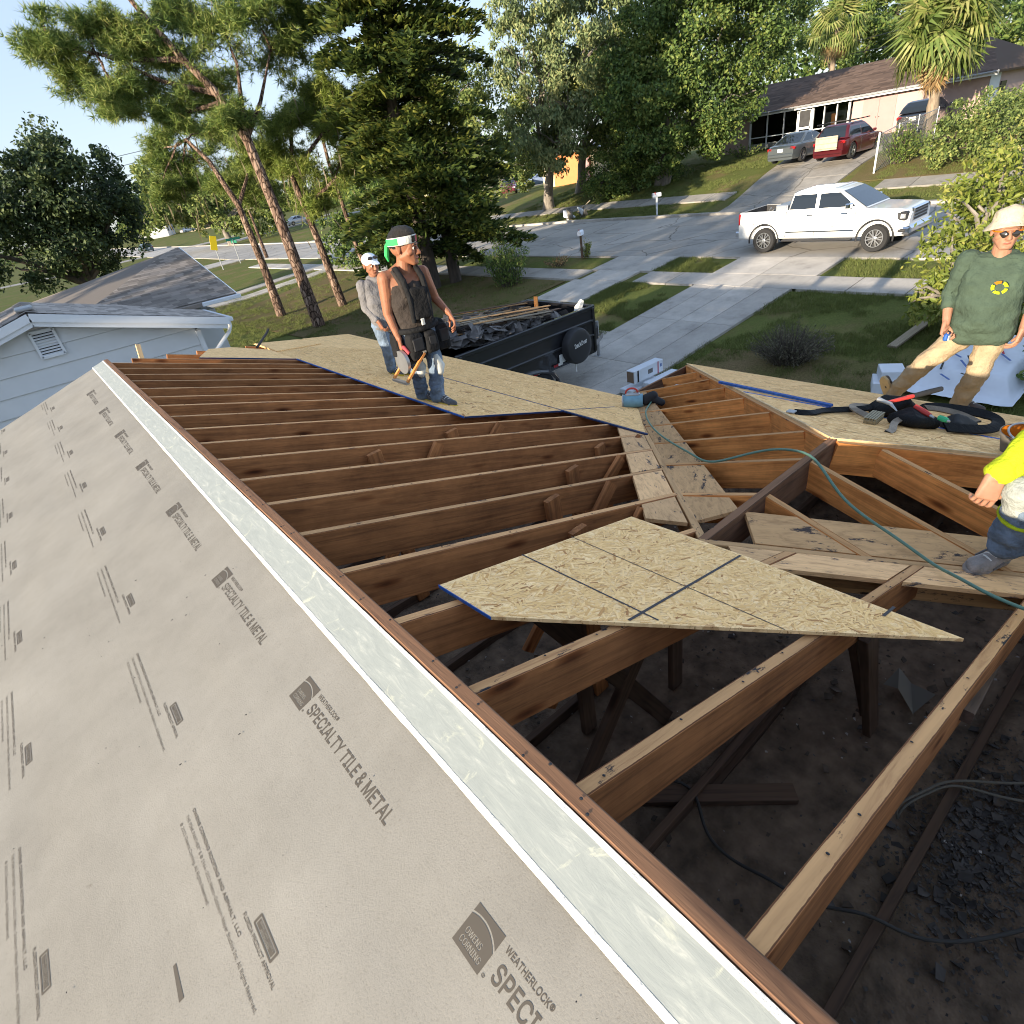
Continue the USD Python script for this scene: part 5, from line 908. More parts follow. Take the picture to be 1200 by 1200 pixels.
# ================================================================ vehicles
def paint(name, c, coat=1.0, metal=0.0, rough=.35): return mk(name, {'p': ('principled_bsdf', {'base_color': c, 'roughness': rough, 'metallic': metal, 'coat_weight': coat, 'coat_roughness': .04})}, [])
paint('paint_white', (.80, .80, .79)); paint('paint_grey', (.10, .115, .125), metal=.5); paint('paint_red', (.085, .006, .010), metal=.4); paint('paint_blue', (.22, .28, .42), metal=.4); paint('paint_maroon', (.12, .02, .03)); paint('paint_teal', (.03, .055, .06)); paint('paint_black', (.012, .012, .014), rough=.3); paint('paint_silver', (.45, .46, .48), metal=.6)
plain('rubber', (.018, .018, .019), .85, noise=.2, scale=30, bump=.3); plain('alloy', (.55, .56, .58), .25, metal=.9); plain('chrome', (.7, .72, .75), .12, metal=1.0); plain('black_plastic', (.022, .022, .024), .55); plain('car_glass', (.012, .016, .02), .05, spec=.9); plain('tail_red', (.30, .01, .012), .2, coat=.6); plain('lamp_clear', (.62, .65, .68), .12, coat=.8); plain('lamp_orange', (.5, .16, .02), .3); plain('bed_liner', (.03, .03, .032), .8); plain('silver_box', (.5, .52, .54), .35, metal=.7, noise=.1); plain('plate_white', (.7, .7, .68), .5); plain('pale_board', (.40, .34, .26), .8, noise=.2, scale=5)
def wheel(par, x, y, z, r, w, side, spokes=6, rim=.66, split=True):
    """axle along y; side +1 when the outer face looks to +y"""
    R = np.array([[1, 0, 0], [0, 0, 1], [0, -1, 0.]]) if side > 0 else np.array([[1, 0, 0], [0, 0, -1], [0, 1, 0.]])   # local z -> +-y
    ri = r * rim; b = MB()
    b.lathe([(ri, -w / 2), (r * .93, -w / 2), (r * .985, -w * .38), (r, -w * .2), (r, w * .2), (r * .985, w * .38), (r * .93, w / 2), (ri + .01, w / 2 * .96), (ri, w * .36), (ri, -w / 2)], 30)
    t = obj('wheel', (b.mesh()[0] @ R.T + [x, y, z], b.mesh()[1]), M['rubber'], par, smooth=40)
    b = MB(); b.lathe([(ri * .99, -w * .3), (ri * .99, w * .42), (ri * .92, w * .44), (ri * .88, w * .36), (ri * .86, w * .05), (.001, w * .04)], 30)
    obj('barrel', (b.mesh()[0] @ R.T + [x, y, z], b.mesh()[1]), M['black_plastic'], t, smooth=40)
    b = MB(); b.lathe([(ri * 1.0, w * .40), (ri * .98, w * .45), (ri * .90, w * .45), (ri * .89, w * .36)], 30)
    b.lathe([(ri * .26, w * .2), (ri * .25, w * .42), (ri * .12, w * .45), (.001, w * .45)], 16)
    for k in range(spokes):
        a = 2 * np.pi * k / spokes
        for da in ((-.13, .13) if split else (0,)):
            p0 = np.array([math.cos(a) * ri * .16, math.sin(a) * ri * .16, w * .39]); p1 = np.array([math.cos(a + da * 1.6) * ri * .94, math.sin(a + da * 1.6) * ri * .94, w * .37]); b.beam(p0, p1, ri * (.11 if split else .2), w * .12, (0, 0, 1))
    obj('rim', (b.mesh()[0] @ R.T + [x, y, z], b.mesh()[1]), M['alloy'], t, smooth=35)
def mloft(secs):
    """closed loft through equally long rings of points"""
    S = [np.asarray(s, float) for s in secs]; n = len(S[0]); V = np.vstack(S); F = []
    for i in range(len(S) - 1):
        for j in range(n): a, b = i * n + j, i * n + (j + 1) % n; F += [[a, b, b + n], [a, b + n, a + n]]
    F += [[0, j + 1, j] for j in range(1, n - 1)]; o = (len(S) - 1) * n; F += [[o, o + j, o + j + 1] for j in range(1, n - 1)]
    return V, np.array(F)
def to_m3(v, f):
    m = trimesh.Trimesh(v, f, process=True); m.fix_normals(); return m3.Manifold(m3.Mesh(np.asarray(m.vertices, np.float32), np.asarray(m.faces, np.uint32)))
def car_section(x, prof, hw, zb, tuck=.06):
    """one cross-section of the lower body: half width hw(x), belt height prof(x), bottom zb"""
    top, w = prof(x), hw(x); zs = [zb, zb + .05, zb + .22, (zb + top) * .5 + .02, top - .08, top - .015, top]; ws = [w - .09, w - .03, w - .005, w, w - .02, w - .07, w - .16]
    r = [(x, q, z) for q, z in zip(ws, zs)]; return r + [(x, -q, z) for (_, q, z) in r[::-1]]
def arch_cut(m, xs, zc, r, w):
    for x in xs: m = m - m3.Manifold.cylinder(w * 2.4, r, r, 40).rotate([90, 0, 0]).translate([x, w * 1.2, zc])
    return m
def body_of(xs, prof, hw, zb, wheels, zc, ra):
    v, f = mloft([car_section(x, prof, hw, zb) for x in xs]); m = to_m3(v, f); W = max(hw(x) for x in xs)
    for x in wheels:
        for s in (1, -1): m = m - m3.Manifold.cylinder(.3, ra, ra, 40).rotate([90, 0, 0]).translate([x, s * W + (.15 if s < 0 else .15), zc])
    return m
def cabin_loft(keys):
    """keys: (z, x0, x1, half width) rings from the belt up to the roof, corners clipped"""
    S = []
    for z, x0, x1, w in keys:
        c = .10; S.append([(x0 + c, -w, z), (x1 - c, -w, z), (x1, -w + c * 1.3, z), (x1, w - c * 1.3, z), (x1 - c, w, z), (x0 + c, w, z), (x0, w - c * 1.3, z), (x0, -w + c * 1.3, z)])
    return mloft(S)
def lerp_ring(keys, z):
    k = np.array(keys); return [np.interp(z, k[:, 0], k[:, i]) for i in (1, 2, 3)]
def side_glass(par, keys, x0b, x1b, x0t, x1t, zb, zt, side, off=.006, m='car_glass', name='side_window'):
    zs = sorted({zb, zt, *[k[0] for k in keys if zb + .02 < k[0] < zt - .02]}); P, Q = [], []
    for z in zs:
        f = (z - zb) / (zt - zb); w = lerp_ring(keys, z)[2]
        for x in (x0b + (x0t - x0b) * f, x1b + (x1t - x1b) * f): P.append((x, side * (w + off), z)); Q.append((x, side * (w - off * 2), z))
    n = len(P); F = [[2 * i, 2 * i + 1, 2 * i + 3, 2 * i + 2] for i in range(len(zs) - 1)]; F = F + [[n + a for a in q[::-1]] for q in F]
    ring_ = [2 * i for i in range(len(zs))] + [2 * i + 1 for i in range(len(zs) - 1, -1, -1)]; F += [[ring_[i], ring_[(i + 1) % n], ring_[(i + 1) % n] + n, ring_[i] + n] for i in range(n)]
    b = MB(); b.add(np.vstack([P, Q]), F); return obj(name, b, M[m], par)
def end_glass(par, keys, front, zb, zt, inset=.12, off=.006, name='windscreen'):
    i = 1 if front else 0; zs = sorted({zb, zt, *[k[0] for k in keys if zb + .02 < k[0] < zt - .02]}); P, Q = [], []; s = 1 if front else -1
    for z in zs:
        r_ = lerp_ring(keys, z); w = r_[2] - inset
        for q in (-1, 1): P.append((r_[i] + s * off, q * w, z + off * .5)); Q.append((r_[i] - s * off * 2, q * w, z - off))
    n = len(P); F = [[2 * i_, 2 * i_ + 1, 2 * i_ + 3, 2 * i_ + 2] for i_ in range(len(zs) - 1)]; F = F + [[n + a for a in q[::-1]] for q in F]
    ring_ = [2 * k for k in range(len(zs))] + [2 * k + 1 for k in range(len(zs) - 1, -1, -1)]; F += [[ring_[k], ring_[(k + 1) % n], ring_[(k + 1) % n] + n, ring_[k] + n] for k in range(n)]
    b = MB(); b.add(np.vstack([P, Q]), F); return obj(name, b, M['car_glass'], par)
# --- white crew-cab pickup (local +x = forward)
tk = thing('pickup_truck', 'white crew-cab pickup parked at the kerb in front of the driveway', 'pickup truck', (21.75, 9.95, gz(21.7, 9.8) + .012), -math.pi / 2 + .02)
hwT = lambda x: np.interp(x, [-2.82, -2.7, -1, 2.1, 2.5, 2.66], [.97, 1.0, 1.0, 1.0, .95, .80])
prT = lambda x: np.interp(x, [-2.82, .55, .9, 1.3, 2.4, 2.58, 2.66], [1.33, 1.33, 1.30, 1.27, 1.20, 1.15, 1.05])
m = body_of([-2.82, -2.77, -2.5, -1.95, -1.0, -.2, .55, .9, 1.3, 1.9, 2.2, 2.4, 2.55, 2.62, 2.66], prT, hwT, .44, (-1.84, 1.81), .40, .52)
m = m - m3.Manifold.cube([1.64, 1.70, 1.0], True).translate([-1.94, 0, 1.36]) 
obj('body', m, M['paint_white'], tk, smooth=32)
b = MB(); b.box((-1.94, 0, .862), (1.62, 1.68, .012))
for s in (1, -1): b.box((-1.94, s * .845, 1.09), (1.62, .012, .46))
b.box((-2.752, 0, 1.09), (.012, 1.66, .46)); b.box((-1.127, 0, 1.09), (.012, 1.66, .46)); obj('bed', b, M['bed_liner'], tk)
kT = [(1.28, -1.08, 1.46, .97), (1.66, -1.04, .86, .87), (1.82, -1.0, .58, .81), (1.875, -.90, .42, .74)]
v, f = cabin_loft(kT); obj('cab', trimesh.Trimesh(v, f), M['paint_white'], tk, smooth=28)
b = MB(); b.rbox((-.25, 0, 1.878), (1.1, 1.3, .02), .01)
for y in (-.3, 0, .3): b.box((-.25, y, 1.889), (1.0, .02, .008))
obj('roof_panel', b, M['paint_white'], tk)
for s in (1, -1):
    side_glass(tk, kT, -.98, -.14, -.90, -.16, 1.35, 1.76, s); side_glass(tk, kT, -.02, 1.12, -.04, .56, 1.35, 1.76, s)
    for x, (z0, z1) in ((-1.07, (.5, 1.3)), (-.08, (.5, 1.32)), (1.16, (.62, 1.25))): b = MB(); b.box((x, s * 1.0, (z0 + z1) / 2), (.012, .012, z1 - z0)); obj('door_gap', b, M['black_plastic'], tk)
    for x in (-.28, .82): b = MB(); b.rbox((x, s * 1.005, 1.16), (.2, .04, .045), .015); obj('door_handle', b, M['chrome'], tk)
    b = MB(); b.box((.05, s * 1.004, .66), (2.2, .012, .045)); obj('door_moulding', b, M['chrome'], tk)
    b = MB(); b.box((.62, s * 1.004, .80), (.34, .006, .02)); obj('side_badge', b, M['chrome'], tk)
    b = MB(); b.rbox((.98, s * 1.12, 1.39), (.16, .24, .16), .04); b.beam((1.0, s * .95, 1.36), (1.0, s * 1.1, 1.38), .05, .05); mi = obj('mirror', b, M['chrome'], tk)
    b = MB(); b.rbox((0, s * 1.0, .40), (2.3, .16, .06), .02); obj('running_board', b, M['black_plastic'], tk)
    for x in (-1.84, 1.81):
        a = np.linspace(-.15, np.pi + .15, 20); b = MB(); b.tube(np.stack([x + .535 * np.cos(a), np.full(20, s * .985), .40 + .535 * np.sin(a)], 1), .028, 6); obj('wheel_arch', b, M['black_plastic'], tk)
        wheel(tk, x, s * .86, .40, .405, .27, s, 6)
    b = MB(); b.rbox((-2.80, s * .88, 1.10), (.1, .2, .38), .03); obj('tail_light', b, M['tail_red'], tk)
    b = MB(); b.rbox((2.47, s * .80, 1.00), (.3, .32, .26), .05); hl = obj('headlight', b, M['black_plastic'], tk); b = MB(); b.rbox((2.61, s * .68, 1.00), (.06, .2, .15), .03); b.rbox((2.51, s * .93, 1.0), (.16, .06, .15), .02); obj('lens', b, M['lamp_clear'], hl)
    b = MB(); b.rbox((2.52, s * .82, .60), (.25, .24, .10), .03); obj('fog_light', b, M['black_plastic'], tk)
end_glass(tk, kT, True, 1.31, 1.79, .09); end_glass(tk, kT, False, 1.36, 1.76, .12, name='rear_window')
b = MB(); b.rbox((2.62, 0, .98), (.1, 1.22, .42), .05); gl = obj('grille', b, M['chrome'], tk)
for z in (.86, .95, 1.04, 1.12): b = MB(); b.box((2.675, 0, z), (.012, 1.05, .05)); obj('grille_bar', b, M['black_plastic'], gl)
b = MB(); b.rbox((2.63, 0, .60), (.28, 1.86, .26), .08); obj('front_bumper', b, M['chrome'], tk)
b = MB(); b.rbox((2.63, 0, .45), (.2, 1.6, .08), .03); obj('air_dam', b, M['black_plastic'], tk)
b = MB(); b.rbox((-2.88, 0, .62), (.2, 1.9, .2), .05); obj('rear_bumper', b, M['chrome'], tk)
b = MB(); b.rbox((-3.0, 0, .52), (.24, .09, .09), .02); b.rbox((-3.08, 0, .57), (.1, .16, .12), .02); obj('tow_hitch', b, M['black_plastic'], tk)
b = MB(); b.rbox((-1.33, 0, 1.40), (.42, 1.75, .20), .04); obj('lid', b, M['silver_box'], tk)
tool = MB(); rr_ = rng(7)
for k in range(9): tool.beam((-2.2 + rr_.normal() * .2, rr_.normal() * .4, .95), (-1.7 + rr_.normal() * .1, rr_.normal() * .4, 1.3 + .12 * rr_.random()), .05, .05)
obj('tool_heap', tool, M['grey_metal'], tk, kind='stuff')
b = MB(); b.rbox((-.1, 0, .5), (4.3, 1.5, .18), .05); obj('underbody', b, M['black_plastic'], tk)
# --- ordinary cars
def car(name, label, loc, rz, L, W, Hh, belt, hood, wb, rw, pnt, keys, tail='sedan', spokes=5, sc=1.0, group=None):
    t = thing(name, label, 'car', loc, rz, group=group); h2 = L / 2
    prof = lambda x: np.interp(x, [-h2, -h2 + .1, -h2 + .5, keys[0][1], keys[0][2], h2 - .35, h2 - .08, h2], [belt - .12, belt - .02, belt + .01, belt + .03, belt, hood - .06, hood - .2, hood - .32])
    hw = lambda x: W / 2 * np.interp(x, [-h2, -h2 + .25, -h2 + .9, h2 - 1.0, h2 - .3, h2], [.84, .95, 1, 1, .94, .76])
    wx_ = (-wb / 2 - .06, wb / 2 - .02); m = body_of(list(np.linspace(-h2, h2, 18)), prof, hw, .2, wx_, rw, rw * 1.14); obj('body', m, M[pnt], t, smooth=35)
    v, f = cabin_loft(keys); obj('cabin', trimesh.Trimesh(v, f), M[pnt], t, smooth=28)
    z0, z1 = keys[0][0] + .05, keys[-1][0] - .10; a0, a1, _ = lerp_ring(keys, z0); b0, b1, _ = lerp_ring(keys, z1); mid = (a0 + a1) / 2 - .05
    for s in (1, -1):
        side_glass(t, keys, a0 + .18, mid - .04, b0 + .16, mid - .04, z0, z1, s); side_glass(t, keys, mid + .04, a1 - .22, mid + .04, b1 - .14, z0, z1, s)
        b = MB(); b.rbox((a1 - .35, s * (W / 2 + .06), z0 + .06), (.12, .16, .12), .03); obj('mirror', b, M[pnt], t)
        for x in (mid, a1 - .15): b = MB(); b.box((x, s * (W / 2 - .004), belt * .62), (.01, .012, belt * .6)); obj('door_gap', b, M['black_plastic'], t)
        for x in (mid - .12, a1 - .9): b = MB(); b.rbox((x, s * (W / 2 + .0), belt - .1), (.16, .03, .03), .01); obj('door_handle', b, M[pnt], t)
        for x in wx_: wheel(t, x, s * (W / 2 - .11), rw, rw, .2, s, spokes, split=False)
        b = MB(); b.rbox((-h2 + .10, s * W * .37, belt - .17), (.2, W * .17, .15), .04); obj('tail_light', b, M['tail_red'], t)
        b = MB(); b.rbox((h2 - .16, s * W * .35, hood - .28), (.2, W * .18, .13), .04); obj('headlight', b, M['lamp_clear'], t)
    end_glass(t, keys, True, keys[0][0] + .03, keys[-1][0] - .08, .1); end_glass(t, keys, False, keys[0][0] + .04, keys[-1][0] - .08, .12, name='rear_window')
    b = MB(); b.rbox((-h2 + .02, 0, .42), (.16, W * .84, .2), .05); obj('rear_bumper', b, M[pnt], t); b = MB(); b.rbox((h2 - .04, 0, .40), (.16, W * .78, .2), .05); obj('front_bumper', b, M[pnt], t)
    b = MB(); b.box((-h2 - .02, 0, .68), (.02, .32, .16)); obj('number_plate', b, M['plate_white'], t)
    b = MB(); b.rbox((h2 - .05, 0, hood - .32), (.1, W * .45, .14), .03); obj('grille', b, M['black_plastic'], t)
    b = MB(); b.box((0, 0, .27), (L * .8, W * .7, .1)); obj('underbody', b, M['black_plastic'], t)
    return t
kS = [(.93, -1.75, 1.05, .84), (1.2, -1.2, .55, .74), (1.38, -.85, .1, .64), (1.44, -.55, -.1, .52)]
def on_slope(x, y): return (x, y, gz(x, y) + .03)
car('sedan', 'dark grey sedan parked beside the dark red car on the far driveway', on_slope(38.6, 19.7), -.02, 4.7, 1.82, 1.44, .92, .86, 2.75, .32, 'paint_grey', kS)
kV = [(1.0, -2.1, 1.0, .86), (1.3, -1.95, .5, .78), (1.52, -1.75, .1, .70), (1.64, -1.5, -.15, .60)]
sv_ = car('sport_utility', 'dark red car with a pale wooden board strapped across its tailgate', on_slope(38.0, 16.75), -.03, 4.6, 1.86, 1.64, 1.0, .98, 2.7, .36, 'paint_red', kV)
b = MB(); b.box((-2.42, .05, .85), (.05, 1.15, .62)); bd_ = obj('tailgate_board', b, M['pale_board'], sv_)
for z in (.62, .85, 1.08): b = MB(); b.box((-2.455, .05, z), (.02, 1.15, .03)); obj('batten', b, M['grey_wood'], bd_)
b = MB(); b.beam((-2.2, -.75, 1.72), (.3, -.75, 1.74), .04, .05); b.beam((-2.2, .75, 1.72), (.3, .75, 1.74), .04, .05); b.beam((-.9, -.85, 1.74), (-.9, .85, 1.74), .05, .04); obj('roof_rack', b, M['black_plastic'], sv_)
kH = [(.95, -1.85, 1.15, .82), (1.22, -1.65, .6, .73), (1.42, -1.35, .15, .64), (1.49, -1.0, -.1, .54)]
car('hatchback', 'pale blue hatchback parked at the corner of the orange house', (51.5, 56.5, gz(51.5, 56.5) + .05), 2.4, 4.2, 1.78, 1.49, .93, .9, 2.6, .31, 'paint_blue', kH)
car('hatchback', 'maroon car standing nose towards the street left of the pale blue one', (45.6, 55.6, gz(45.6, 55.6) + .05), -2.3, 4.2, 1.78, 1.46, .93, .9, 2.6, .31, 'paint_maroon', kH)
car('hatchback', 'black car with red tail lights showing over the chain-link fence', on_slope(42.9, 14.9), .05, 4.2, 1.78, 1.49, .93, .9, 2.6, .31, 'paint_black', kH)
car('minivan', 'dark teal minivan driving far down the street at the left', (24.3, 150, gz(24.3, 150) + .04), 1.7, 4.8, 1.95, 1.7, 1.0, 1.0, 2.9, .34, 'paint_teal', kV)
car('sedan', 'pale car far off beyond the round oak, left of the tiny cream house', (50, 222, gz(50, 222) + .1), .4, 4.7, 1.82, 1.44, .92, .86, 2.75, .32, 'paint_silver', kS)
car('sedan', 'black car far off on the drive of the tiny cream house', (56, 221, gz(56, 221) + .1), .2, 4.7, 1.82, 1.44, .92, .86, 2.75, .32, 'paint_black', kS)
car('sedan', 'white car passing on the far side street behind the pine trunks', (44, 114, gz(44, 114) + .04), .1, 4.7, 1.82, 1.44, .92, .86, 2.75, .32, 'paint_silver', kS)
# --- black dump trailer full of stripped roofing
tr = thing('dump_trailer', 'black dump trailer piled with torn-off roofing beside the house', 'trailer', (0, 0, 0))
X0, X1, YA, YB, ZT, ZB = 5.9, 10.0, 10.05, 12.45, 1.80, .74
b = MB(); b.box(((X0 + X1) / 2, (YA + YB) / 2, ZB), (X1 - X0, YB - YA, .1)); obj('bed_floor', b, M['paint_black'], tr)
for y in (YA, YB):
    b = MB(); b.box(((X0 + X1) / 2, y, (ZT + ZB) / 2), (X1 - X0, .05, ZT - ZB)); b.rbox(((X0 + X1) / 2, y, ZT), (X1 - X0 + .04, .1, .09), .015)
    for z in (1.15, 1.5): b.rbox(((X0 + X1) / 2, y + (-.04 if y == YA else .04), z), (X1 - X0, .05, .05), .01)
    for x in (X0 + .05, X1 - .05): b.rbox((x, y + (-.04 if y == YA else .04), (ZT + ZB) / 2), (.07, .06, ZT - ZB), .01)
    obj('side', b, M['paint_black'], tr)
b = MB(); b.box((X1, (YA + YB) / 2, (ZT + ZB) / 2), (.05, YB - YA, ZT - ZB)); b.rbox((X1, (YA + YB) / 2, ZT), (.12, YB - YA, .1), .02); obj('headboard', b, M['paint_black'], tr)
b = MB(); b.box((X0, (YA + YB) / 2, (ZT + ZB) / 2 - .2), (.05, YB - YA, ZT - ZB - .4)); obj('tailgate', b, M['paint_black'], tr)
b = MB(); 
for y in (YA + .5, YB - .5): b.rbox(((X0 + X1) / 2 + .2, y, .6), (X1 - X0 + .6, .12, .16), .02)
for y in (YA + .5, YB - .5): b.beam((X1 + .3, y, .6), (X1 + 1.5, (YA + YB) / 2, .58), .1, .14)
obj('frame', b, M['paint_black'], tr)
b = MB(); b.tube([(X1 + 1.35, 11.25, .05), (X1 + 1.35, 11.25, 1.0)], .05, 8); b.rbox((X1 + 1.35, 11.25, .04), (.2, .2, .03), .01); obj('jack', b, M['grey_metal'], tr)
b = MB(); b.rbox((X1 + .45, 10.8, .95), (.5, .5, .35), .04); obj('pump_box', b, M['black_plastic'], tr)
for x in (7.2, 8.1):
    for s, y in ((-1, YA + .05), (1, YB - .05)): wheel(tr, x, y, .38, .38, .22, s, 8, split=False)
    
for y in (YA - .05, YB + .05): b = MB(); a = np.linspace(0, np.pi, 12); b.tube(np.stack([7.65 + .95 * np.cos(a), np.full(12, y), .36 + .5 * np.sin(a)], 1), .05, 6); obj('mudguard', b, M['paint_black'], tr)
R_ = np.array([[1, 0, 0], [0, 0, -1], [0, 1, 0.]]); b = MB(); b.lathe([(.001, .13), (.30, .13), (.39, .10), (.42, .03), (.42, -.10), (.36, -.13), (.001, -.13)], 36); sp_ = obj('spare_wheel', (b.mesh()[0] @ R_.T + [9.15, YA - .22, 1.12], b.mesh()[1]), M['black_plastic'], tr, smooth=40)
v, f = flat('DeckOver', .10, .42, True); R2 = np.stack([(1, 0, 0), (0, 0, 1), (0, -1, 0)], 1)
obj('printed_name', (v, f), M['plate_white'], sp_, M=mat4(R2 @ Rz(.12), (8.94, YA - .357, 1.12)))
for k, x in enumerate((6.3, 7.0, 7.9, 8.55)):
    for q, mm in ((0, 'tail_red'), (1, 'plate_white')): b = MB(); b.box((x + q * .15, YA - .068, .80), (.15, .006, .055)); obj('reflector', b, M[mm], tr)
b = MB(); b.tube([(9.2, YA - .06, .75), (9.2, YA - .06, .45)], .02); b.rbox((8.8, YA - .075, .92), (.26, .01, .2), .004); obj('warning_plate', b, M['plate_white'], tr)
# the load
r = rng(77); sc = MB(); GX_, GY_ = np.meshgrid(np.linspace(X0 + .06, X1 - .08, 40), np.linspace(YA + .06, YB - .06, 28), indexing='ij')
GZ_ = 1.40 + .55 * (X1 - GX_) / (X1 - X0) + .35 * (meshkit.fbm(np.stack([GX_ * 2.2, GY_ * 2.2, GX_ * 0], -1), 4, 4) - .5) - .5 * np.clip((GX_ - 9.2), 0, 1); a = (np.arange(39)[:, None] * 28 + np.arange(27)).ravel(); sc.add(np.stack([GX_, GY_, GZ_], -1).reshape(-1, 3), np.stack([a, a + 28, a + 29, a + 1], 1))
for k in range(900):
    x, y = r.uniform(X0 - .1, X1 - .5), r.uniform(YA + .15, YB - .15); z = 1.42 + .55 * (X1 - x) / (X1 - X0) + .25 * r.random(); s = r.uniform(.06, .24); b_ = np.array([[-s, -s * .6, 0], [s, -s * .5, 0], [s * .9, s * .6, .02], [-s * .8, s * .5, 0]]) @ (Rz(r.uniform(0, 6)) @ Rx(r.normal() * .5) @ Ry(r.normal() * .5)).T + [x, y, z]; sc.add(b_, [[0, 1, 2, 3]])
plain('scrap_shingle', (.12, .11, .105), .9, noise=.6, scale=7); obj('torn_shingles', sc, M['scrap_shingle'], kind='stuff', label='grey torn shingle scraps heaped in the dump trailer', cat='shingles')
for k in range(24):
    x = r.uniform(6.0, 7.4); y = 10.4 + (k / 24) * 1.85; L = r.uniform(1.4, 2.8); a = r.normal() * .13; z = 2.03 + .16 * r.random(); p0 = np.array([x, y, z + .05 * k % .1]); p1 = p0 + [L * math.cos(a), L * math.sin(a), -.22 - .1 * r.random()]
    q = thing('scrap_board', 'splintered old roof board lying in the load of the dump trailer', 'board', tuple(p0), group='old boards in the dump trailer'); board(q, 'plank', (0, 0, 0), p1 - p0, r.uniform(.07, .16), .02, (0, 0, 1), M[['grey_wood', 'plank_wood', 'dark_wood', 'grey_wood'][k % 4]])
q = thing('scrap_board', 'orange-brown stub of timber standing up at the front of the trailer load', 'board', (9.45, 11.5, 1.45)); board(q, 'plank', (0, 0, 0), (.1, .05, .62), .12, .04, (1, 0, 0), M['wing_wood'])
q = thing('scrap_sheet', 'white crumpled sheet of flashing at the front right corner of the trailer', 'flashing', (9.6, 10.25, 1.65)); b = MB(); b.tube([(0, 0, 0), (.15, .05, .15), (.28, .02, .32)], [.07, .11, .06], 6); obj('sheet', b, M['white_film'], q)
q = thing('scrap_pipe', 'long pale metal strip lying across the trailer load', 'metal strip', (6.3, 11.7, 2.02)); b = MB(); b.beam((0, 0, 0), (2.3, .35, -.15), .08, .02); obj('strip', b, M['silver_box'], q)
q = thing('scrap_pipe', 'second pale metal strip in the trailer load, nearest the left wall', 'metal strip', (6.5, 12.0, 2.0)); b = MB(); b.beam((0, 0, 0), (2.1, .2, -.2), .06, .02); obj('strip', b, M['silver_box'], q)
# ================================================================ people
def skin(name, c): mk(name, {'tc': ('texture_coordinate', {}), 'n': ('noise_texture', {'scale': 14, 'detail': 4}), 'r': ('rgb_ramp', {'ramp': [(.3, tuple(np.array(c) * .78)), (.6, tuple(c)), (.85, tuple(np.array(c) * [1.15, 1.05, 1.0]))]}), 'p': ('principled_bsdf', {'roughness': .58, 'specular_ior_level': .35, 'subsurface_weight': .12, 'subsurface_scale': .01})}, [('tc.object', 'n.vector'), ('n.fac', 'r.fac'), ('r.color', 'p.base_color')])
skin('skin_tan', (.30, .125, .068)); skin('skin_brown', (.29, .125, .07)); skin('skin_ruddy', (.36, .18, .115))
def cloth(name, c, n=.25, s=5, b=.6, bs=9): plain(name, c, .88, spec=.15, noise=min(.6, n * 1.5), scale=s * 1.6, bump=1.0, bscale=bs * 2.2, detail=7)
cloth('tank_cloth', (.045, .037, .033)); cloth('black_canvas', (.016, .016, .017)); cloth('denim', (.15, .20, .27), .5, 6); cloth('denim_pale', (.26, .31, .37), .4, 5); cloth('grey_knit', (.17, .165, .17), .2); cloth('green_shirt', (.058, .085, .062), .18); cloth('khaki', (.36, .275, .175), .2); cloth('hat_cloth', (.47, .41, .31), .12); cloth('hivis', (.42, .50, .02), .12); cloth('jean_pale', (.30, .32, .30), .4, 5)
cloth('bandana', (.62, .62, .58), .1); plain('bandana_green', (.03, .38, .10), .8); plain('bandana_red', (.35, .05, .06), .8); cloth('cap_white', (.62, .68, .76), .08); plain('hair_black', (.012, .010, .009), .6, noise=.4, scale=60, bump=.8); plain('lip', (.30, .10, .075), .5); plain('eye_white', (.6, .57, .52), .25); plain('eye_dark', (.012, .009, .008), .2); plain('shoe_grey', (.09, .09, .095), .75, noise=.3, scale=14, bump=.4); plain('shoe_brown', (.07, .05, .04), .7, noise=.3, scale=12); plain('sole_yellow', (.50, .36, .03), .7); plain('sole_tan', (.50, .35, .17), .8, noise=.25, scale=12); plain('shoe_pale', (.30, .26, .235), .8, noise=.45, scale=18, bump=.5); plain('lens_dark', (.02, .016, .014), .08, spec=.9); plain('frame_orange', (.55, .16, .01), .3); plain('knee_white', (.55, .55, .50), .8, noise=.3, scale=16)
def ball(p, r, n=14): return m3.Manifold.sphere(float(r), n).translate([float(x) for x in p])
def bone(p0, r0, p1, r1, n=14): return m3.Manifold.batch_hull([ball(p0, r0, n), ball(p1, r1, n)])
def hullof(*pr, n=14): return m3.Manifold.batch_hull([ball(p, r, n) for p, r in pr])
def ell(c, rad, R=None, n=24):
    m = m3.Manifold.sphere(1.0, n).scale([float(x) for x in rad]); v = m.to_mesh(); P = np.array(v.vert_properties[:, :3]); P = P if R is None else P @ np.asarray(R).T
    return m3.Manifold(m3.Mesh(np.ascontiguousarray(P + np.asarray(c), dtype=np.float32), np.ascontiguousarray(v.tri_verts, dtype=np.uint32)))
def finish(parts, ref=.014, it=10, noise=0.0, nscale=9., seed=0):
    m = parts[0] if len(parts) == 1 else m3.Manifold.batch_boolean(parts, m3.OpType.Add)
    m = m.refine_to_length(ref).to_mesh(); t = trimesh.Trimesh(np.array(m.vert_properties[:, :3]), np.array(m.tri_verts), process=True)
    trimesh.smoothing.filter_taubin(t, lamb=.5, nu=.53, iterations=it)
    if noise: # folds: ridges across the cloth
        n = t.vertex_normals; p = np.array(t.vertices); d = meshkit.fbm(p * [nscale, nscale, nscale * 1.8] + 7.3, 3, seed) - .5; t.vertices = p + n * (d * noise)[:, None]
    return t
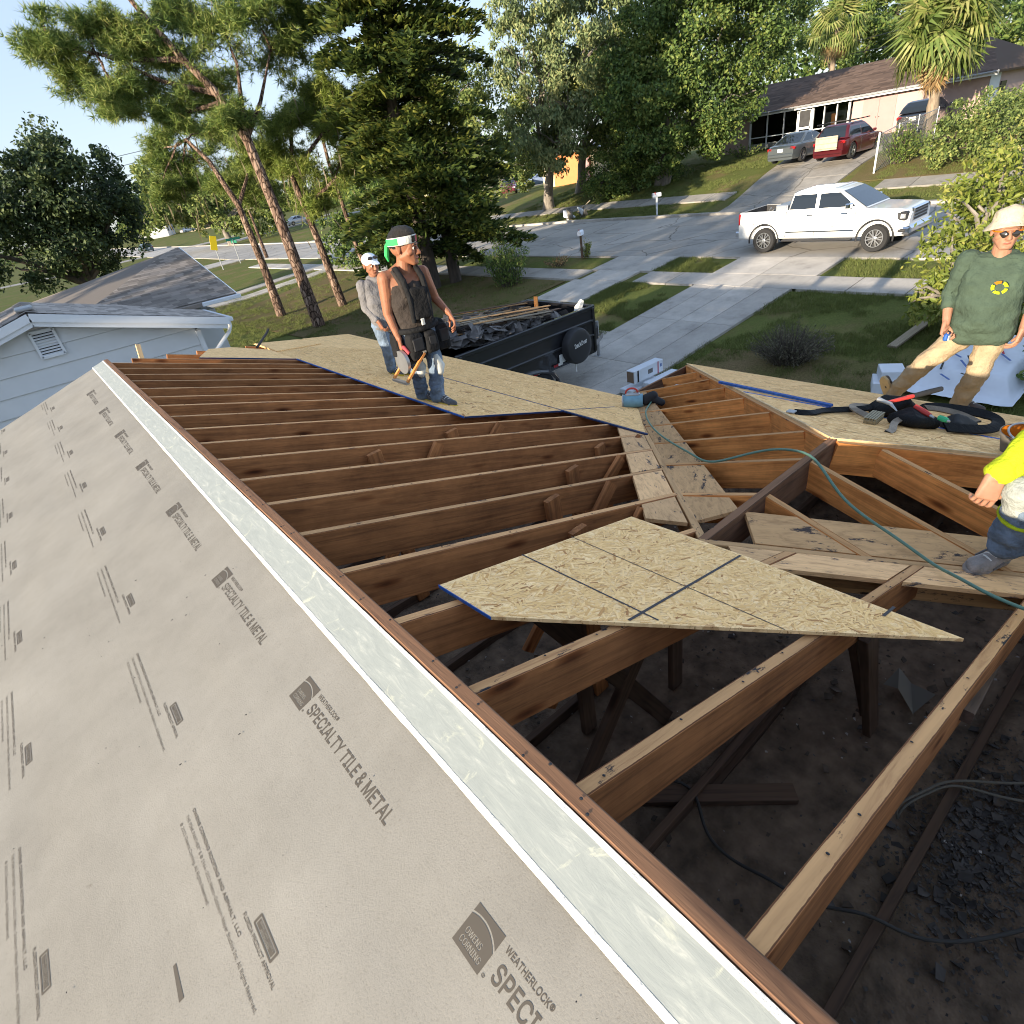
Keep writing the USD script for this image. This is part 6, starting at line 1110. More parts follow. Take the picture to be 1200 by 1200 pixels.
def hand_bones(w, d, pn, thumb, curl=.5, s=1.0, splay=1.0):
    """w wrist, d direction to the fingers, pn the way the palm faces, thumb +1/-1 side of cross(pn, d)"""
    d, pn = norm(d), norm(np.asarray(pn, float) - norm(d) * (np.asarray(pn, float) @ norm(d))); L = np.cross(pn, d) * thumb; w = np.asarray(w, float); B = []
    kn = [w + d * .088 * s + L * o * s - pn * .004 * s for o in (.030, .010, -.011, -.030)]
    B.append(hullof((w + L * .018 * s, .019 * s), (w - L * .018 * s, .019 * s), (kn[0], .0125 * s), (kn[1], .0135 * s), (kn[2], .0125 * s), (kn[3], .0115 * s), n=12)); B.append(hullof((w + d * .03 * s + L * .026 * s + pn * .006 * s, .015 * s), (w + d * .06 * s - L * .018 * s + pn * .008 * s, .012 * s), n=12))
    for i, (k, ln) in enumerate(zip(kn, ((.043, .026, .021), (.047, .030, .022), (.043, .027, .021), (.034, .021, .019)))):
        a, p, dr = 0.0, k, norm(d + L * (.10, .03, -.05, -.13)[i] * splay); r0 = (.0098, .0102, .0096, .0086)[i] * s
        for q, l in enumerate(ln):
            a += curl * (.75, 1.0, .7)[q] * (1 + .12 * i); e = p + (dr * math.cos(a) + pn * math.sin(a)) * l * s; B.append(bone(p, r0 * (1 - .07 * q), e, r0 * (1 - .07 * (q + 1)), 10)); p = e
    p = w + d * .028 * s + L * .027 * s + pn * .008 * s; td = norm(L * .62 + d * .68 + pn * .38)
    for q, l in enumerate((.040, .030, .024)):
        e = p + td * l * s; B.append(bone(p, (.0135, .0115, .0105)[q] * s, e, (.0115, .0105, .009)[q] * s, 10)); p = e; td = norm(td + d * .25 + pn * .22 - L * .18)
    return B
def frame(f, up=(0, 0, 1)):
    f = norm(f); l = norm(np.cross(up, f)); return np.stack([f, l, np.cross(f, l)], 1)         # columns forward, left, up
def head_parts(c, R, s=1.0):
    """c the middle of the head; R columns forward, left, up; returns manifolds of skull, jaw, nose, ears"""
    c = np.asarray(c, float); P = lambda x, y, z: c + R @ (np.array([x, y, z]) * s)
    B = [ell(P(-.012, 0, .030), np.array([.098, .077, .088]) * s, R), hullof((P(.030, .044, -.030), .026 * s), (P(.030, -.044, -.030), .026 * s), (P(.066, .018, -.082), .022 * s), (P(.066, -.018, -.082), .022 * s), (P(-.01, .046, -.045), .022 * s), (P(-.01, -.046, -.045), .022 * s), (P(.055, .028, .03), .03 * s), (P(.055, -.028, .03), .03 * s)),
         hullof((P(.084, .030, .032), .011 * s), (P(.086, -.030, .032), .011 * s), (P(.090, 0, .034), .010 * s)), hullof((P(.090, 0, .020), .008 * s), (P(.110, 0, -.020), .0125 * s), (P(.096, .013, -.025), .0085 * s), (P(.096, -.013, -.025), .0085 * s)),
         hullof((P(.080, .018, -.052), .011 * s), (P(.080, -.018, -.052), .011 * s), (P(.088, 0, -.050), .012 * s)), hullof((P(.078, .010, -.084), .016 * s), (P(.078, -.010, -.084), .016 * s)), hullof((P(.062, .042, -.008), .02 * s), (P(.05, .05, -.02), .02 * s)), hullof((P(.062, -.042, -.008), .02 * s), (P(.05, -.05, -.02), .02 * s))]
    for q in (1, -1): B.append(hullof((P(-.005, q * .076, .022), .010 * s), (P(-.022, q * .084, .030), .008 * s), (P(-.012, q * .080, -.014), .008 * s), (P(-.022, q * .083, .008), .008 * s)))
    return B, P
def face(par, P, R, s=1.0, eyes=True):
    if eyes:
        for q in (1, -1):
            b = MB(); v = trimesh.creation.icosphere(2, .0125 * s); b.tm(v, None, P(.079, q * .031, .013)); e = obj('eye', b, M['eye_white'], par, smooth=True); b = MB(); b.tm(trimesh.creation.icosphere(2, .0075 * s), None, P(.0875, q * .031, .012)); obj('iris', b, M['eye_dark'], e, smooth=True)
            b = MB(); b.tube([P(.088, q * .047, .030), P(.097, q * .032, .038), P(.098, q * .016, .034)], [.003 * s, .0045 * s, .004 * s], 6); obj('eyebrow', b, M['hair_black'], par)
    b = MB(); b.tube([P(.082, .026, -.054), P(.094, .011, -.0515), P(.0965, 0, -.0525), P(.094, -.011, -.0515), P(.082, -.026, -.054)], [.003 * s, .0048 * s, .0045 * s, .0048 * s, .003 * s], 6); obj('lips', b, M['lip'], par)
def shoe(par, heel, d, up, s, m, sole, name='shoe'):
    d = norm(d); up = norm(np.asarray(up, float) - d * (np.asarray(up, float) @ d)); l = np.cross(up, d); heel = np.asarray(heel, float); q = lambda x, y, z: heel + (d * x + l * y + up * z) * s
    up_ = finish([hullof((q(-.02, 0, .045), .036 * s), (q(.0, 0, .085), .040 * s), (q(.06, 0, .07), .040 * s), (q(.13, .008, .038), .040 * s)), hullof((q(.10, .0, .045), .042 * s), (q(.20, .006, .034), .030 * s), (q(.17, .018, .03), .03 * s), (q(.17, -.018, .03), .03 * s))], .012, 6)
    o = obj(name, up_, M[m], par, smooth=True)
    pl = [(-.055, -.018), (-.055, .018), (-.02, .036), (.06, .038), (.14, .05), (.20, .042), (.238, .012), (.232, -.016), (.19, -.042), (.12, -.046), (.04, -.036), (-.02, -.034)]
    b = MB(); n = len(pl); V = np.array([q(x, y, 0) for x, y in pl] + [q(x, y, .024) for x, y in pl]); F = [[i, (i + 1) % n, (i + 1) % n + n] for i in range(n)] + [[i, (i + 1) % n + n, i + n] for i in range(n)] + [[0, i + 1, i] for i in range(1, n - 1)] + [[n, n + i, n + i + 1] for i in range(1, n - 1)]
    b.add(V, F); obj('sole', b, M[sole], o)
    for x, z in ((.055, .108), (.085, .098), (.112, .087), (.138, .077)): b = MB(); b.tube([q(x - .008, -.034, z - .024), q(x, -.016, z - .002), q(x + .004, 0, z + .002), q(x, .016, z - .002), q(x - .008, .034, z - .024)], .0042 * s, 5); obj('lace', b, M['white_film'], o)
    for sd_ in (1, -1): b = MB(); b.tube([q(.02, sd_ * .041, .04), q(.08, sd_ * .044, .065), q(.13, sd_ * .047, .04)], .006 * s, 5); obj('stripe', b, M['debris_grey'], o)
    return o
A = np.array
# --- the worker in the sleeveless top and bandana
w1 = thing('person', 'person in black sleeveless top, bandana and tool belt holding a saw on the new decking', 'person', (2.2, 4.75, 3.195))
HR = frame((.62, -.78, -.10)); HP, P = head_parts((.035, -.035, 1.375), HR, 1.19)
sR, sL, eR, eL, wR, wL = A([-.185, .035, 1.185]), A([.165, -.03, 1.165]), A([-.225, .045, .90]), A([.225, -.05, .93]), A([-.215, -.02, .685]), A([.262, -.17, .80])
dR, dL = A([-.01, -.06, -1.0]), A([.12, -.35, -.75])
hipR, hipL, kR, kL, aR, aL = A([-.095, .03, .70]), A([.075, -.02, .69]), A([-.075, .03, .395]), A([.065, -.075, .385]), A([-.04, .125, .095]), A([.02, -.06, .085])
tor = [hullof(((-.12, .03, 1.16), .065), ((.11, -.01, 1.15), .065), ((-.10, .0, .95), .085), ((.09, -.03, .95), .085), ((0, -.05, 1.08), .09)), hullof(((-.09, .01, .95), .085), ((.08, -.02, .95), .085), ((-.085, .02, .72), .085), ((.075, -.01, .72), .085), ((0, -.04, .84), .1))]
arms = [bone(sR, .062, eR, .043), bone(sR + [0, 0, -.07], .056, sR + [-.01, 0, -.14], .05), bone(eR, .042, wR, .027), bone(sL, .060, eL, .041), bone(eL, .040, wL, .026), bone((-.1, .03, 1.19), .055, sR, .06), bone((.09, 0, 1.18), .055, sL, .058)]
legs = [bone(hipR, .085, kR, .058), bone(kR, .056, aR, .036), bone(hipL, .085, kL, .058), bone(kL, .056, aL, .036)]
body = finish(HP + [hullof(((.0, .0, 1.19), .065), ((.02, -.02, 1.32), .062)), bone((-.10, .02, 1.19), .055, (.09, 0, 1.19), .055), hullof(((0, .01, 1.25), .05), ((-.12, .03, 1.20), .045)), hullof(((0, .01, 1.25), .05), ((.11, 0, 1.19), .045))] + tor + arms + legs + hand_bones(wR, dR, (.9, -.2, 0), 1, .95) + hand_bones(wL, dL, (-.6, .3, -.2), -1, .45), .012, 8)
bp = obj('body', body, M['skin_tan'], w1, smooth=True); face(bp, P, HR, 1.19)
hair = finish([ell(P(-.022, 0, .055), np.array([.098, .084, .090]) * 1.19, HR), ell(P(.005, 0, .108), np.array([.085, .07, .05]) * 1.19, HR)], .014, 5, .012, 60) ; obj('hair', hair, M['hair_black'], w1, smooth=True)
b = MB(); a = np.linspace(0, 2 * np.pi, 41)
def ring(P, rx, ry, z, h, tilt, n=41):
    a = np.linspace(0, 2 * np.pi, n); V = []
    for q, o in ((-.5, 0), (-.25, .004), (.25, .004), (.5, 0)): V.append([P((rx + o) * math.cos(t) - .012, (ry + o) * math.sin(t), z + h * q + tilt * math.cos(t)) for t in a])
    V = np.vstack(V); F = [[i * n + j, i * n + j + 1, (i + 1) * n + j + 1, (i + 1) * n + j] for i in range(3) for j in range(n - 1)]; return V, np.array(F)
V_, F_ = ring(P, .106, .087, .062, .052, .012); bn = obj('bandana', (V_, F_), M['bandana'], w1, smooth=True)
for a0, a1, mm in ((1.7, 2.9, 'bandana_green'), (3.3, 4.75, 'bandana_green'), (-.55, -.2, 'eye_dark'), (-.15, .15, 'bandana_red')):
    n = 9; V = []; 
    for q in (-.42, .05, .42): V.append([P(.1125 * math.cos(t) - .012, .0935 * math.sin(t), .062 + .05 * q + .012 * math.cos(t)) for t in np.linspace(a0, a1, n)])
    obj('print_patch', (np.vstack(V), np.array([[i * n + j, i * n + j + 1, (i + 1) * n + j + 1, (i + 1) * n + j] for i in range(2) for j in range(n - 1)])), M[mm], bn)
b = MB(); b.tube([P(-.115, .01, .05), P(-.14, .02, .02), P(-.15, .02, -.04), P(-.145, .03, -.08)], [.016, .02, .022, .008], 8); obj('bandana_tail', b, M['bandana_green'], bn)
top = finish([hullof(((-.095, .015, 1.075), .088), ((.085, -.02, 1.07), .088), ((-.10, .0, .95), .098), ((.09, -.03, .95), .098), ((0, -.05, 1.06), .105)), hullof(((-.09, .01, .95), .098), ((.08, -.02, .95), .098), ((-.085, .02, .70), .096), ((.075, -.01, .70), .096), ((0, -.04, .84), .115))], .015, 6, .012, 14); obj('tank_top', top, M['tank_cloth'], w1, smooth=True)
b = MB()
for s, o in ((-1, 0), (1, -.02)): b.tube([(s * .085, -.135 + o, .80), (s * .085, -.150 + o, 1.0), (s * .088, -.115 + o, 1.15), (s * .088, -.03 + o, 1.245), (s * .09, .06, 1.23), (s * .08, .115, 1.05), (s * .07, .12, .82)], [.02, .024, .026, .024, .024, .022, .02], 8)
hv_ = obj('harness_strap', b, M['black_canvas'], w1, smooth=True)
b = MB()
for s, o in ((-1, 0), (1, -.02)): b.tube([(s * .095, -.118 + o, 1.02), (s * .105, -.085 + o, 1.14), (s * .112, -.01 + o, 1.225), (s * .105, .06, 1.20), (s * .09, .10, 1.08)], [.03, .024, .02, .022, .03], 8)
obj('top_strap', b, M['tank_cloth'], w1, smooth=True)
obj('harness_panel', finish([hullof(((-.05, -.145, 1.06), .03), ((.06, -.16, 1.05), .03), ((-.05, -.14, .84), .03), ((.06, -.15, .84), .03))], .015, 5), M['black_canvas'], w1, smooth=True)
b = MB(); b.rbox((-.03, -.19, .80), (.035, .02, .06), .008); obj('buckle', b, M['knee_white'], w1)
jn = finish([hullof((hipR + [0, 0, .02], .098), (hipL + [0, 0, .02], .098)), bone(hipR, .098, kR, .075), bone(kR, .075, aR + [0, 0, -.015], .062), bone(hipL, .098, kL, .075), bone(kL, .075, aL + [0, 0, -.015], .066)], .013, 4, .036, 10); obj('jeans', jn, M['denim'], w1, smooth=True)
for k_, a_ in ((kL, aL), (kR, aR)): obj('knee_patch', finish([hullof((k_ + [-.01, -.05, .06], .035), (k_ + [0, -.055, -.08], .035), (k_ + [.03, -.05, -.02], .035))], .014, 5, .01, 18), M['knee_white'], w1, smooth=True)
def pouch(par, c, size, ry, m='black_canvas'):
    o = obj('pouch', finish([hullof(*[((c[0] + sx * size[0] * .36 * (.8 if sz > 0 else 1), c[1] + sy * size[1] * .3, c[2] + sz * size[2] * .4), .028) for sx in (-1, 1) for sy in (-1, 1) for sz in (-1, 1)])], .016, 5, .012, 16), M[m], par, smooth=True)
    b = MB(); b.rbox((c[0], c[1] - size[1] * .55, c[2] + size[2] * .1), (size[0] * .7, .02, size[2] * .5), .008); obj('pocket', b, M['tar_black'], o); return o
b = MB(); t_ = np.linspace(0, 2 * np.pi, 25); b.tube(np.stack([.19 * np.cos(t_), -.01 + .135 * np.sin(t_), .735 + 0 * t_], 1), .026, 8, cap=False); obj('tool_belt', b, M['black_canvas'], w1, smooth=True)
pouch(w1, (-.12, -.12, .60), (.15, .10, .22), 0); pouch(w1, (.02, -.155, .61), (.11, .08, .17), 0); pouch(w1, (.19, -.06, .60), (.13, .13, .22), 0); pouch(w1, (.24, .06, .62), (.12, .12, .22), 0); pouch(w1, (-.2, .04, .62), (.1, .1, .2), 0)
for a_, d_ in ((aR, (.25, -.5, -.08)), (aL, (.30, -.95, -.10))): shoe(w1, (a_[0] - d_[0] * .02, a_[1] + .02, -.005 - T * a_[0] * .98), d_, (T, 0, 1), .98, 'shoe_grey', 'sole_yellow')
# circular saw hanging from his right hand
sw_ = thing('circular_saw', 'red-handled circular saw with a pale wooden base hanging from the bandana worker\'s hand', 'circular saw', tuple(A([2.2, 4.75, 3.195]) + wR + [.0, -.03, -.10]))
b = MB(); b.tube([(.005, -.09, -.02), (.0, -.03, .028), (.0, .05, .025), (.0, .10, -.03)], .017, 8); obj('handle', b, M['bandana_red'], sw_, smooth=True)
b = MB(); b.tube([(-.01, .0, -.09), (.15, -.01, -.10)], [.055, .048], 16); obj('motor', b, M['tar_black'], sw_, smooth=40)
b = MB(); b.tube([(-.045, 0, -.10), (-.015, 0, -.10)], .105, 26); obj('blade_guard', b, M['grey_metal'], sw_, smooth=40)
for y in (-.12, .12): b = MB(); b.beam((-.10, y, -.25), (.14, y, -.05), .025, .02); obj('base_slat', b, M['wing_wood'], sw_)
for p, q in (((-.10, -.13, -.26), (-.10, .13, -.26)), ((.14, -.13, -.04), (.14, .13, -.04))): b = MB(); b.beam(p, q, .035, .02); obj('base_slat', b, M['pale_board'], sw_)
# --- the worker behind
w2 = thing('person', 'person in white cap and grey long-sleeved shirt standing behind the bandana worker', 'person', (2.8, 6.5, 3.012))
HR2 = frame((-.02, -1, -.10)); HP, P2_ = head_parts((-.02, .01, 1.285), HR2, .98)
sR, sL, eR, eL, wR2, wL2 = A([-.17, .06, 1.10]), A([.14, -.03, 1.09]), A([-.19, .07, .86]), A([.2, 0, .86]), A([-.15, -.06, .70]), A([.2, -.1, .68]); hipR, hipL, kR, kL, aR, aL = A([-.1, .03, .64]), A([.06, .01, .64]), A([-.09, 0, .36]), A([.08, -.02, .36]), A([-.08, .05, .09]), A([.08, .03, .08])
tor = [hullof(((-.11, .04, 1.07), .065), ((.09, 0, 1.07), .065), ((-.09, .02, .9), .085), ((.07, -.01, .9), .085)), hullof(((-.09, .02, .9), .085), ((.07, 0, .9), .085), ((-.085, .02, .66), .085), ((.06, 0, .66), .085))]
body = finish(HP + [hullof(((-.01, .02, 1.10), .055), ((-.02, .01, 1.22), .05))] + tor + [bone(sR, .055, eR, .04), bone(eR, .04, wR2, .026), bone(sL, .055, eL, .04), bone(eL, .04, wL2, .026), bone(hipR, .08, kR, .055), bone(kR, .055, aR, .036), bone(hipL, .08, kL, .055), bone(kL, .055, aL, .036)] + hand_bones(wR2, (.25, -.25, -.9), (.9, 0, .2), 1, .6) + hand_bones(wL2, (0, -.2, -1), (-.9, 0, 0), -1, .5), .013, 8)
bp = obj('body', body, M['skin_brown'], w2, smooth=True); face(bp, P2_, HR2, .98)
obj('shirt', finish([hullof(((-.11, .04, 1.08), .08), ((.09, 0, 1.08), .08), ((-.09, .02, .9), .105), ((.07, -.01, .9), .105)), hullof(((-.09, .02, .9), .105), ((.07, 0, .9), .105), ((-.085, .02, .62), .105), ((.06, 0, .62), .105)), bone(sR, .07, eR, .056), bone(eR, .056, wR2 * .85 + eR * .15, .042), bone(sL, .07, eL, .056), bone(eL, .056, wL2 * .85 + eL * .15, .042), hullof(((-.06, .05, 1.15), .05), ((.04, .03, 1.15), .05), ((-.01, -.02, 1.13), .05))], .015, 6, .022, 11), M['grey_knit'], w2, smooth=True)
obj('jeans', finish([hullof((hipR, .1), (hipL, .1)), bone(hipR, .097, kR, .073), bone(kR, .073, aR, .06), bone(hipL, .097, kL, .073), bone(kL, .073, aL, .06)], .015, 6, .02, 11), M['denim'], w2, smooth=True)
cp = finish([ell(P2_(-.012, 0, .062), (.108, .088, .078), HR2), hullof((P2_(.07, .045, .058), .010), (P2_(.07, -.045, .058), .010), (P2_(.165, .03, .040), .007), (P2_(.165, -.03, .040), .007))], .012, 4); c_ = obj('cap', cp, M['cap_white'], w2, smooth=40)
for q in (1, -1): obj('cap_glasses', ell(P2_(.083, q * .034, .098), (.02, .032, .02), HR2), M['lens_dark'], c_, smooth=True)
for a_ in (aR, aL): shoe(w2, (a_[0], a_[1] + .02, -.005 - T * a_[0]), (.1, -1, -.03), (T, 0, 1), .95, 'shoe_grey', 'sole_yellow')
# --- the man in the sun hat
w3 = thing('person', 'person in tan sun hat, sunglasses and dark green shirt on the front roof edge', 'person', (5.906, 1.414, 2.43))
HR3 = frame((-.86, -.42, -.06)); HP, P3 = head_parts((-.035, .005, 1.555), HR3, 1.16)
sR, sL, eR, eL, wR3, wL3 = A([-.03, .215, 1.34]), A([.05, -.20, 1.31]), A([-.06, .285, 1.06]), A([.06, -.29, 1.03]), A([-.20, .225, .85]), A([-.05, -.29, .80]); hipR, hipL, kR, kL, aR, aL = A([.0, .115, .72]), A([.03, -.085, .71]), A([-.20, .33, .46]), A([-.09, -.07, .40]), A([-.07, .56, .10]), A([.02, .02, .085])
tor = [hullof(((-.03, .14, 1.30), .075), ((.02, -.13, 1.28), .075), ((-.07, .10, 1.12), .11), ((-.03, -.10, 1.11), .11)), hullof(((-.07, .10, 1.12), .11), ((-.03, -.10, 1.11), .11), ((-.06, .10, .80), .115), ((-.02, -.10, .80), .115), ((-.10, 0, .92), .12))]
body = finish(HP + [hullof(((0, .01, 1.34), .07), ((-.01, .01, 1.48), .065)), bone((-.02, .12, 1.32), .06, (.02, -.11, 1.31), .06)] + tor + [bone(sR, .068, eR, .050), bone(eR, .049, wR3, .030), bone(sL, .068, eL, .05), bone(eL, .049, wL3, .03), bone(hipR, .1, kR, .065), bone(kR, .065, aR, .042), bone(hipL, .1, kL, .065), bone(kL, .065, aL, .042)] + hand_bones(wR3, (-.35, -.12, -.85), (-.2, -.9, .1), 1, .85, 1.08) + hand_bones(wL3, (-.25, .1, -.95), (.1, .9, 0), -1, .5, 1.08), .012, 8)
bp = obj('body', body, M['skin_ruddy'], w3, smooth=True); face(bp, P3, HR3, 1.16, eyes=False)
sg = obj('sunglasses', finish([hullof((P3(.094, .052, .014), .010), (P3(.106, .018, .008), .012), (P3(.102, .034, -.006), .012), (P3(.100, .030, .024), .009))], .01, 3), M['lens_dark'], w3, smooth=True); obj('lens', finish([hullof((P3(.094, -.052, .014), .010), (P3(.106, -.018, .008), .012), (P3(.102, -.034, -.006), .012), (P3(.100, -.030, .024), .009))], .01, 3), M['lens_dark'], sg, smooth=True)
b = MB()
for q in (1, -1): b.tube([P3(.100, q * .016, .022), P3(.092, q * .060, .026), P3(.05, q * .084, .022), P3(-.02, q * .088, .024)], .0055, 6)
obj('glasses_frame', b, M['frame_orange'], sg, smooth=True)
ht = MB(); n = 36; a_ = np.linspace(0, 2 * np.pi, n, endpoint=False); rows = []
for rx, ry, z, dz in ((.148, .136, .052, -.020), (.134, .120, .062, -.014), (.112, .096, .070, 0), (.110, .094, .10, 0), (.102, .088, .132, 0), (.078, .066, .152, 0), (.03, .025, .158, 0)): rows.append([P3(rx * math.cos(t) - .012, ry * math.sin(t), z + dz * (1.2 - .7 * math.cos(2 * t)) + .022 * math.cos(t)) for t in a_])
V = np.vstack(rows + [[P3(-.012, 0, .160)]]); F = [[i * n + j, i * n + (j + 1) % n, (i + 1) * n + (j + 1) % n, (i + 1) * n + j] for i in range(6) for j in range(n)]; ht.add(V, F); ht.add(V[6 * n:], [[j, (j + 1) % n, n] for j in range(n)]); ho = obj('sun_hat', ht, M['hat_cloth'], w3, smooth=True)
b = MB(); b.tube([P3(-.03, .088, .02), P3(-.03, .08, -.05), P3(.03, .05, -.11), P3(.03, 0, -.125)], .004, 5); obj('chin_cord', b, M['tar_black'], ho)
b = MB(); b.tube([P3(-.08, .07, .03), P3(-.09, .075, -.03), P3(-.07, .07, -.08)], [.03, .035, .015], 8); obj('neck_flap', b, M['hat_cloth'], ho, smooth=True)
obj('shirt', finish([hullof(((-.03, .135, 1.30), .095), ((.02, -.125, 1.29), .095), ((-.07, .10, 1.12), .132), ((-.03, -.10, 1.11), .132)), hullof(((-.07, .10, 1.12), .132), ((-.03, -.10, 1.11), .132), ((-.06, .10, .77), .14), ((-.02, -.10, .77), .14), ((-.11, 0, .90), .142)), bone(sR, .088, eR, .068), bone(eR, .068, eR * .62 + wR3 * .38, .056), bone(sL, .088, eL, .068), bone(eL, .068, eL * .62 + wL3 * .38, .056), hullof(((.02, .08, 1.36), .045), ((.04, -.07, 1.355), .045), ((-.05, .03, 1.32), .05), ((-.04, -.03, 1.32), .05))], .014, 4, .045, 7), M['green_shirt'], w3, smooth=True)
emb = MB(); ec = A([-.185, -.085, 1.17]); eu, ev = norm(A([.08, -1, 0])), norm(A([-.25, 0, 1]))
ec_ = norm(np.cross(eu, ev)); ec_ = ec_ if ec_[0] < 0 else -ec_
for k in range(5):
    t = np.linspace(k * 1.257 + .15, k * 1.257 + 1.1, 7); P0 = np.array([ec + ec_ * .022 + (eu * math.cos(q) + ev * math.sin(q)) * .034 for q in t]); P1 = np.array([ec + ec_ * .022 + (eu * math.cos(q) + ev * math.sin(q)) * .058 for q in t])
    b = MB(); b.add(np.vstack([P0, P1]), [[i, i + 1, i + 8, i + 7] for i in range(6)]); obj('chest_emblem', b, M['hivis' if k != 1 else 'frame_orange'], w3)
obj('trousers', finish([hullof((hipR + [-.02, 0, .06], .125), (hipL + [-.02, 0, .06], .125)), bone(hipR, .122, kR, .088), bone(kR, .088, aR, .070), bone(hipL, .122, kL, .092), bone(kL, .092, aL, .078)], .014, 4, .05, 7), M['khaki'], w3, smooth=True)
shoe(w3, (aL[0] + .02, aL[1] + .03, -.012), (-.25, -.9, .06), (T, 0, 1), 1.08, 'shoe_brown', 'shoe_brown')
shoe(w3, (aR[0] - .02, aR[1] + .04, .035), (-.22, .22, .80), (.9, -.25, .25), 1.05, 'shoe_brown', 'sole_tan')
tm_ = thing('tape_measure', 'small blue tape measure in the right hand of the man in the sun hat', 'tape measure', tuple(A([5.906, 1.414, 2.43]) + wR3 + [-.06, -.045, -.10])); b = MB(); b.rbox((0, 0, 0), (.075, .045, .07), .018); obj('case', b, M['blue_edge'], tm_, smooth=40); b = MB(); b.rbox((-.02, -.026, .0), (.05, .01, .045), .004); obj('face_plate', b, M['knee_white'], tm_)
# --- the worker at the right edge
w4 = thing('person', 'person in fluorescent yellow sleeves and jeans crouching at the right edge', 'person', (2.555, .399, 3.11))
o4 = A([2.555, .399, 3.11]); W_ = lambda *p: A(p) - o4
aK, kK, hK, sK, elK, wK = W_(2.51, .335, 3.24), W_(2.42, .305, 3.565), W_(2.95, -.05, 3.50), W_(2.95, .12, 4.02), W_(2.64, .325, 3.805), W_(2.362, .438, 3.64)
hK2, kK2, aK2, sK2, eK2, wK2, hdK = W_(2.86, -.40, 3.48), W_(2.42, -.36, 3.50), W_(2.75, -.52, 3.08), W_(2.76, -.26, 4.02), W_(2.52, -.30, 3.80), W_(2.40, -.24, 3.62), W_(2.74, -.02, 4.28)
HR4 = frame((-.8, .45, -.35)); HP, P4 = head_parts(hdK, HR4, 1.05)
body = finish(HP + [hullof((sK * .5 + sK2 * .5, .07), (hdK + [.02, -.02, -.1], .06)), hullof((sK, .08), (sK2, .08), (hK, .11), (hK2, .11)), bone(sK, .065, elK, .048), bone(elK, .047, wK, .029), bone(sK2, .065, eK2, .048), bone(eK2, .047, wK2, .029), bone(hK, .1, kK, .065), bone(kK, .065, aK, .042), bone(hK2, .1, kK2, .065), bone(kK2, .065, aK2, .042)] + hand_bones(wK2, (-.3, .2, -.9), (.5, -.5, 0), 1, .6, 1.1) + hand_bones(wK, (-.22, .10, -1.0), (.80, .42, -.1), -1, .62, 1.06, .75), .0075, 7)
bp = obj('body', body, M['skin_ruddy'], w4, smooth=True); face(bp, P4, HR4, 1.05)
obj('hair', finish([ell(P4(-.022, 0, .055), (.098, .084, .086), HR4)], .014, 5, .01, 50), M['hair_black'], w4, smooth=True)
cut4 = elK * .10 + wK * .90
obj('shirt', finish([hullof((sK, .1), (sK2, .1), (hK + [0, 0, .05], .13), (hK2 + [0, 0, .05], .13)), bone(sK, .095, elK, .078), bone(elK, .078, cut4, .056), bone(sK2, .09, eK2, .07), bone(eK2, .07, wK2, .05)], .012, 4, .035, 9), M['hivis'], w4, smooth=True)
obj('jeans', finish([hullof((hK, .125), (hK2, .125)), bone(hK, .125, kK, .09), bone(kK, .09, aK + [0, 0, .03], .088), bone(hK2, .125, kK2, .09), bone(kK2, .09, aK2, .075)], .012, 4, .04, 9), M['denim'], w4, smooth=True)
obj('knee_wear', finish([hullof((kK + [-.03, .03, .02], .075), (kK + [.10, -.02, -.01], .085), (kK * .8 + aK * .2 + [-.01, .02, 0], .072))], .013, 5, .02, 12), M['jean_pale'], w4, smooth=True)
b = MB(); kd = norm(aK - kK); kc = kK * .62 + aK * .38; u_ = norm(np.cross(kd, [0, 0, 1])); v_ = np.cross(kd, u_); t_ = np.linspace(0, 2 * np.pi, 21); b.tube([kc + (u_ * math.cos(q) + v_ * math.sin(q)) * .088 for q in t_], .009, 6, cap=False); obj('knee_strap', b, M['hivis'], w4)
shoe(w4, (aK[0] + .06, aK[1] + .03, wr_z(0, .365) - 3.11 + .006), (-.93, .32, .1), (0, -T, 1), .98, 'shoe_pale', 'shoe_pale'); shoe(w4, (aK2[0], aK2[1], aK2[2] - .1), (-.8, .5, .1), (0, -T, 1), 1.05, 'shoe_pale', 'shoe_pale')
# ================================================================ street furniture
plain('sign_yellow', (.75, .55, .01), .5); plain('sign_green', (.01, .16, .09), .5); plain('galv', (.42, .43, .44), .45, metal=.6, noise=.2); plain('hose_green', (.10, .20, .15), .5, noise=.2, scale=30); plain('cable_black', (.03, .028, .026), .6); plain('cable_grey', (.12, .11, .09), .7)
plain('carton', (.66, .69, .74), .6, noise=.08, scale=4); plain('carton_red', (.45, .03, .05), .6); plain('carton_blue', (.08, .14, .35), .6); plain('carton_brown', (.20, .13, .085), .8); plain('tool_blue', (.16, .33, .42), .4, noise=.2, scale=20); plain('tool_red', (.50, .04, .03), .45); plain('tool_green', (.03, .42, .18), .45); plain('nail_brass', (.34, .29, .19), .45, metal=.5, noise=.4, scale=90); plain('bucket_grey', (.13, .115, .10), .7, noise=.3, scale=12); plain('tan_leather', (.20, .155, .11), .75, noise=.35, scale=14, bump=.4)
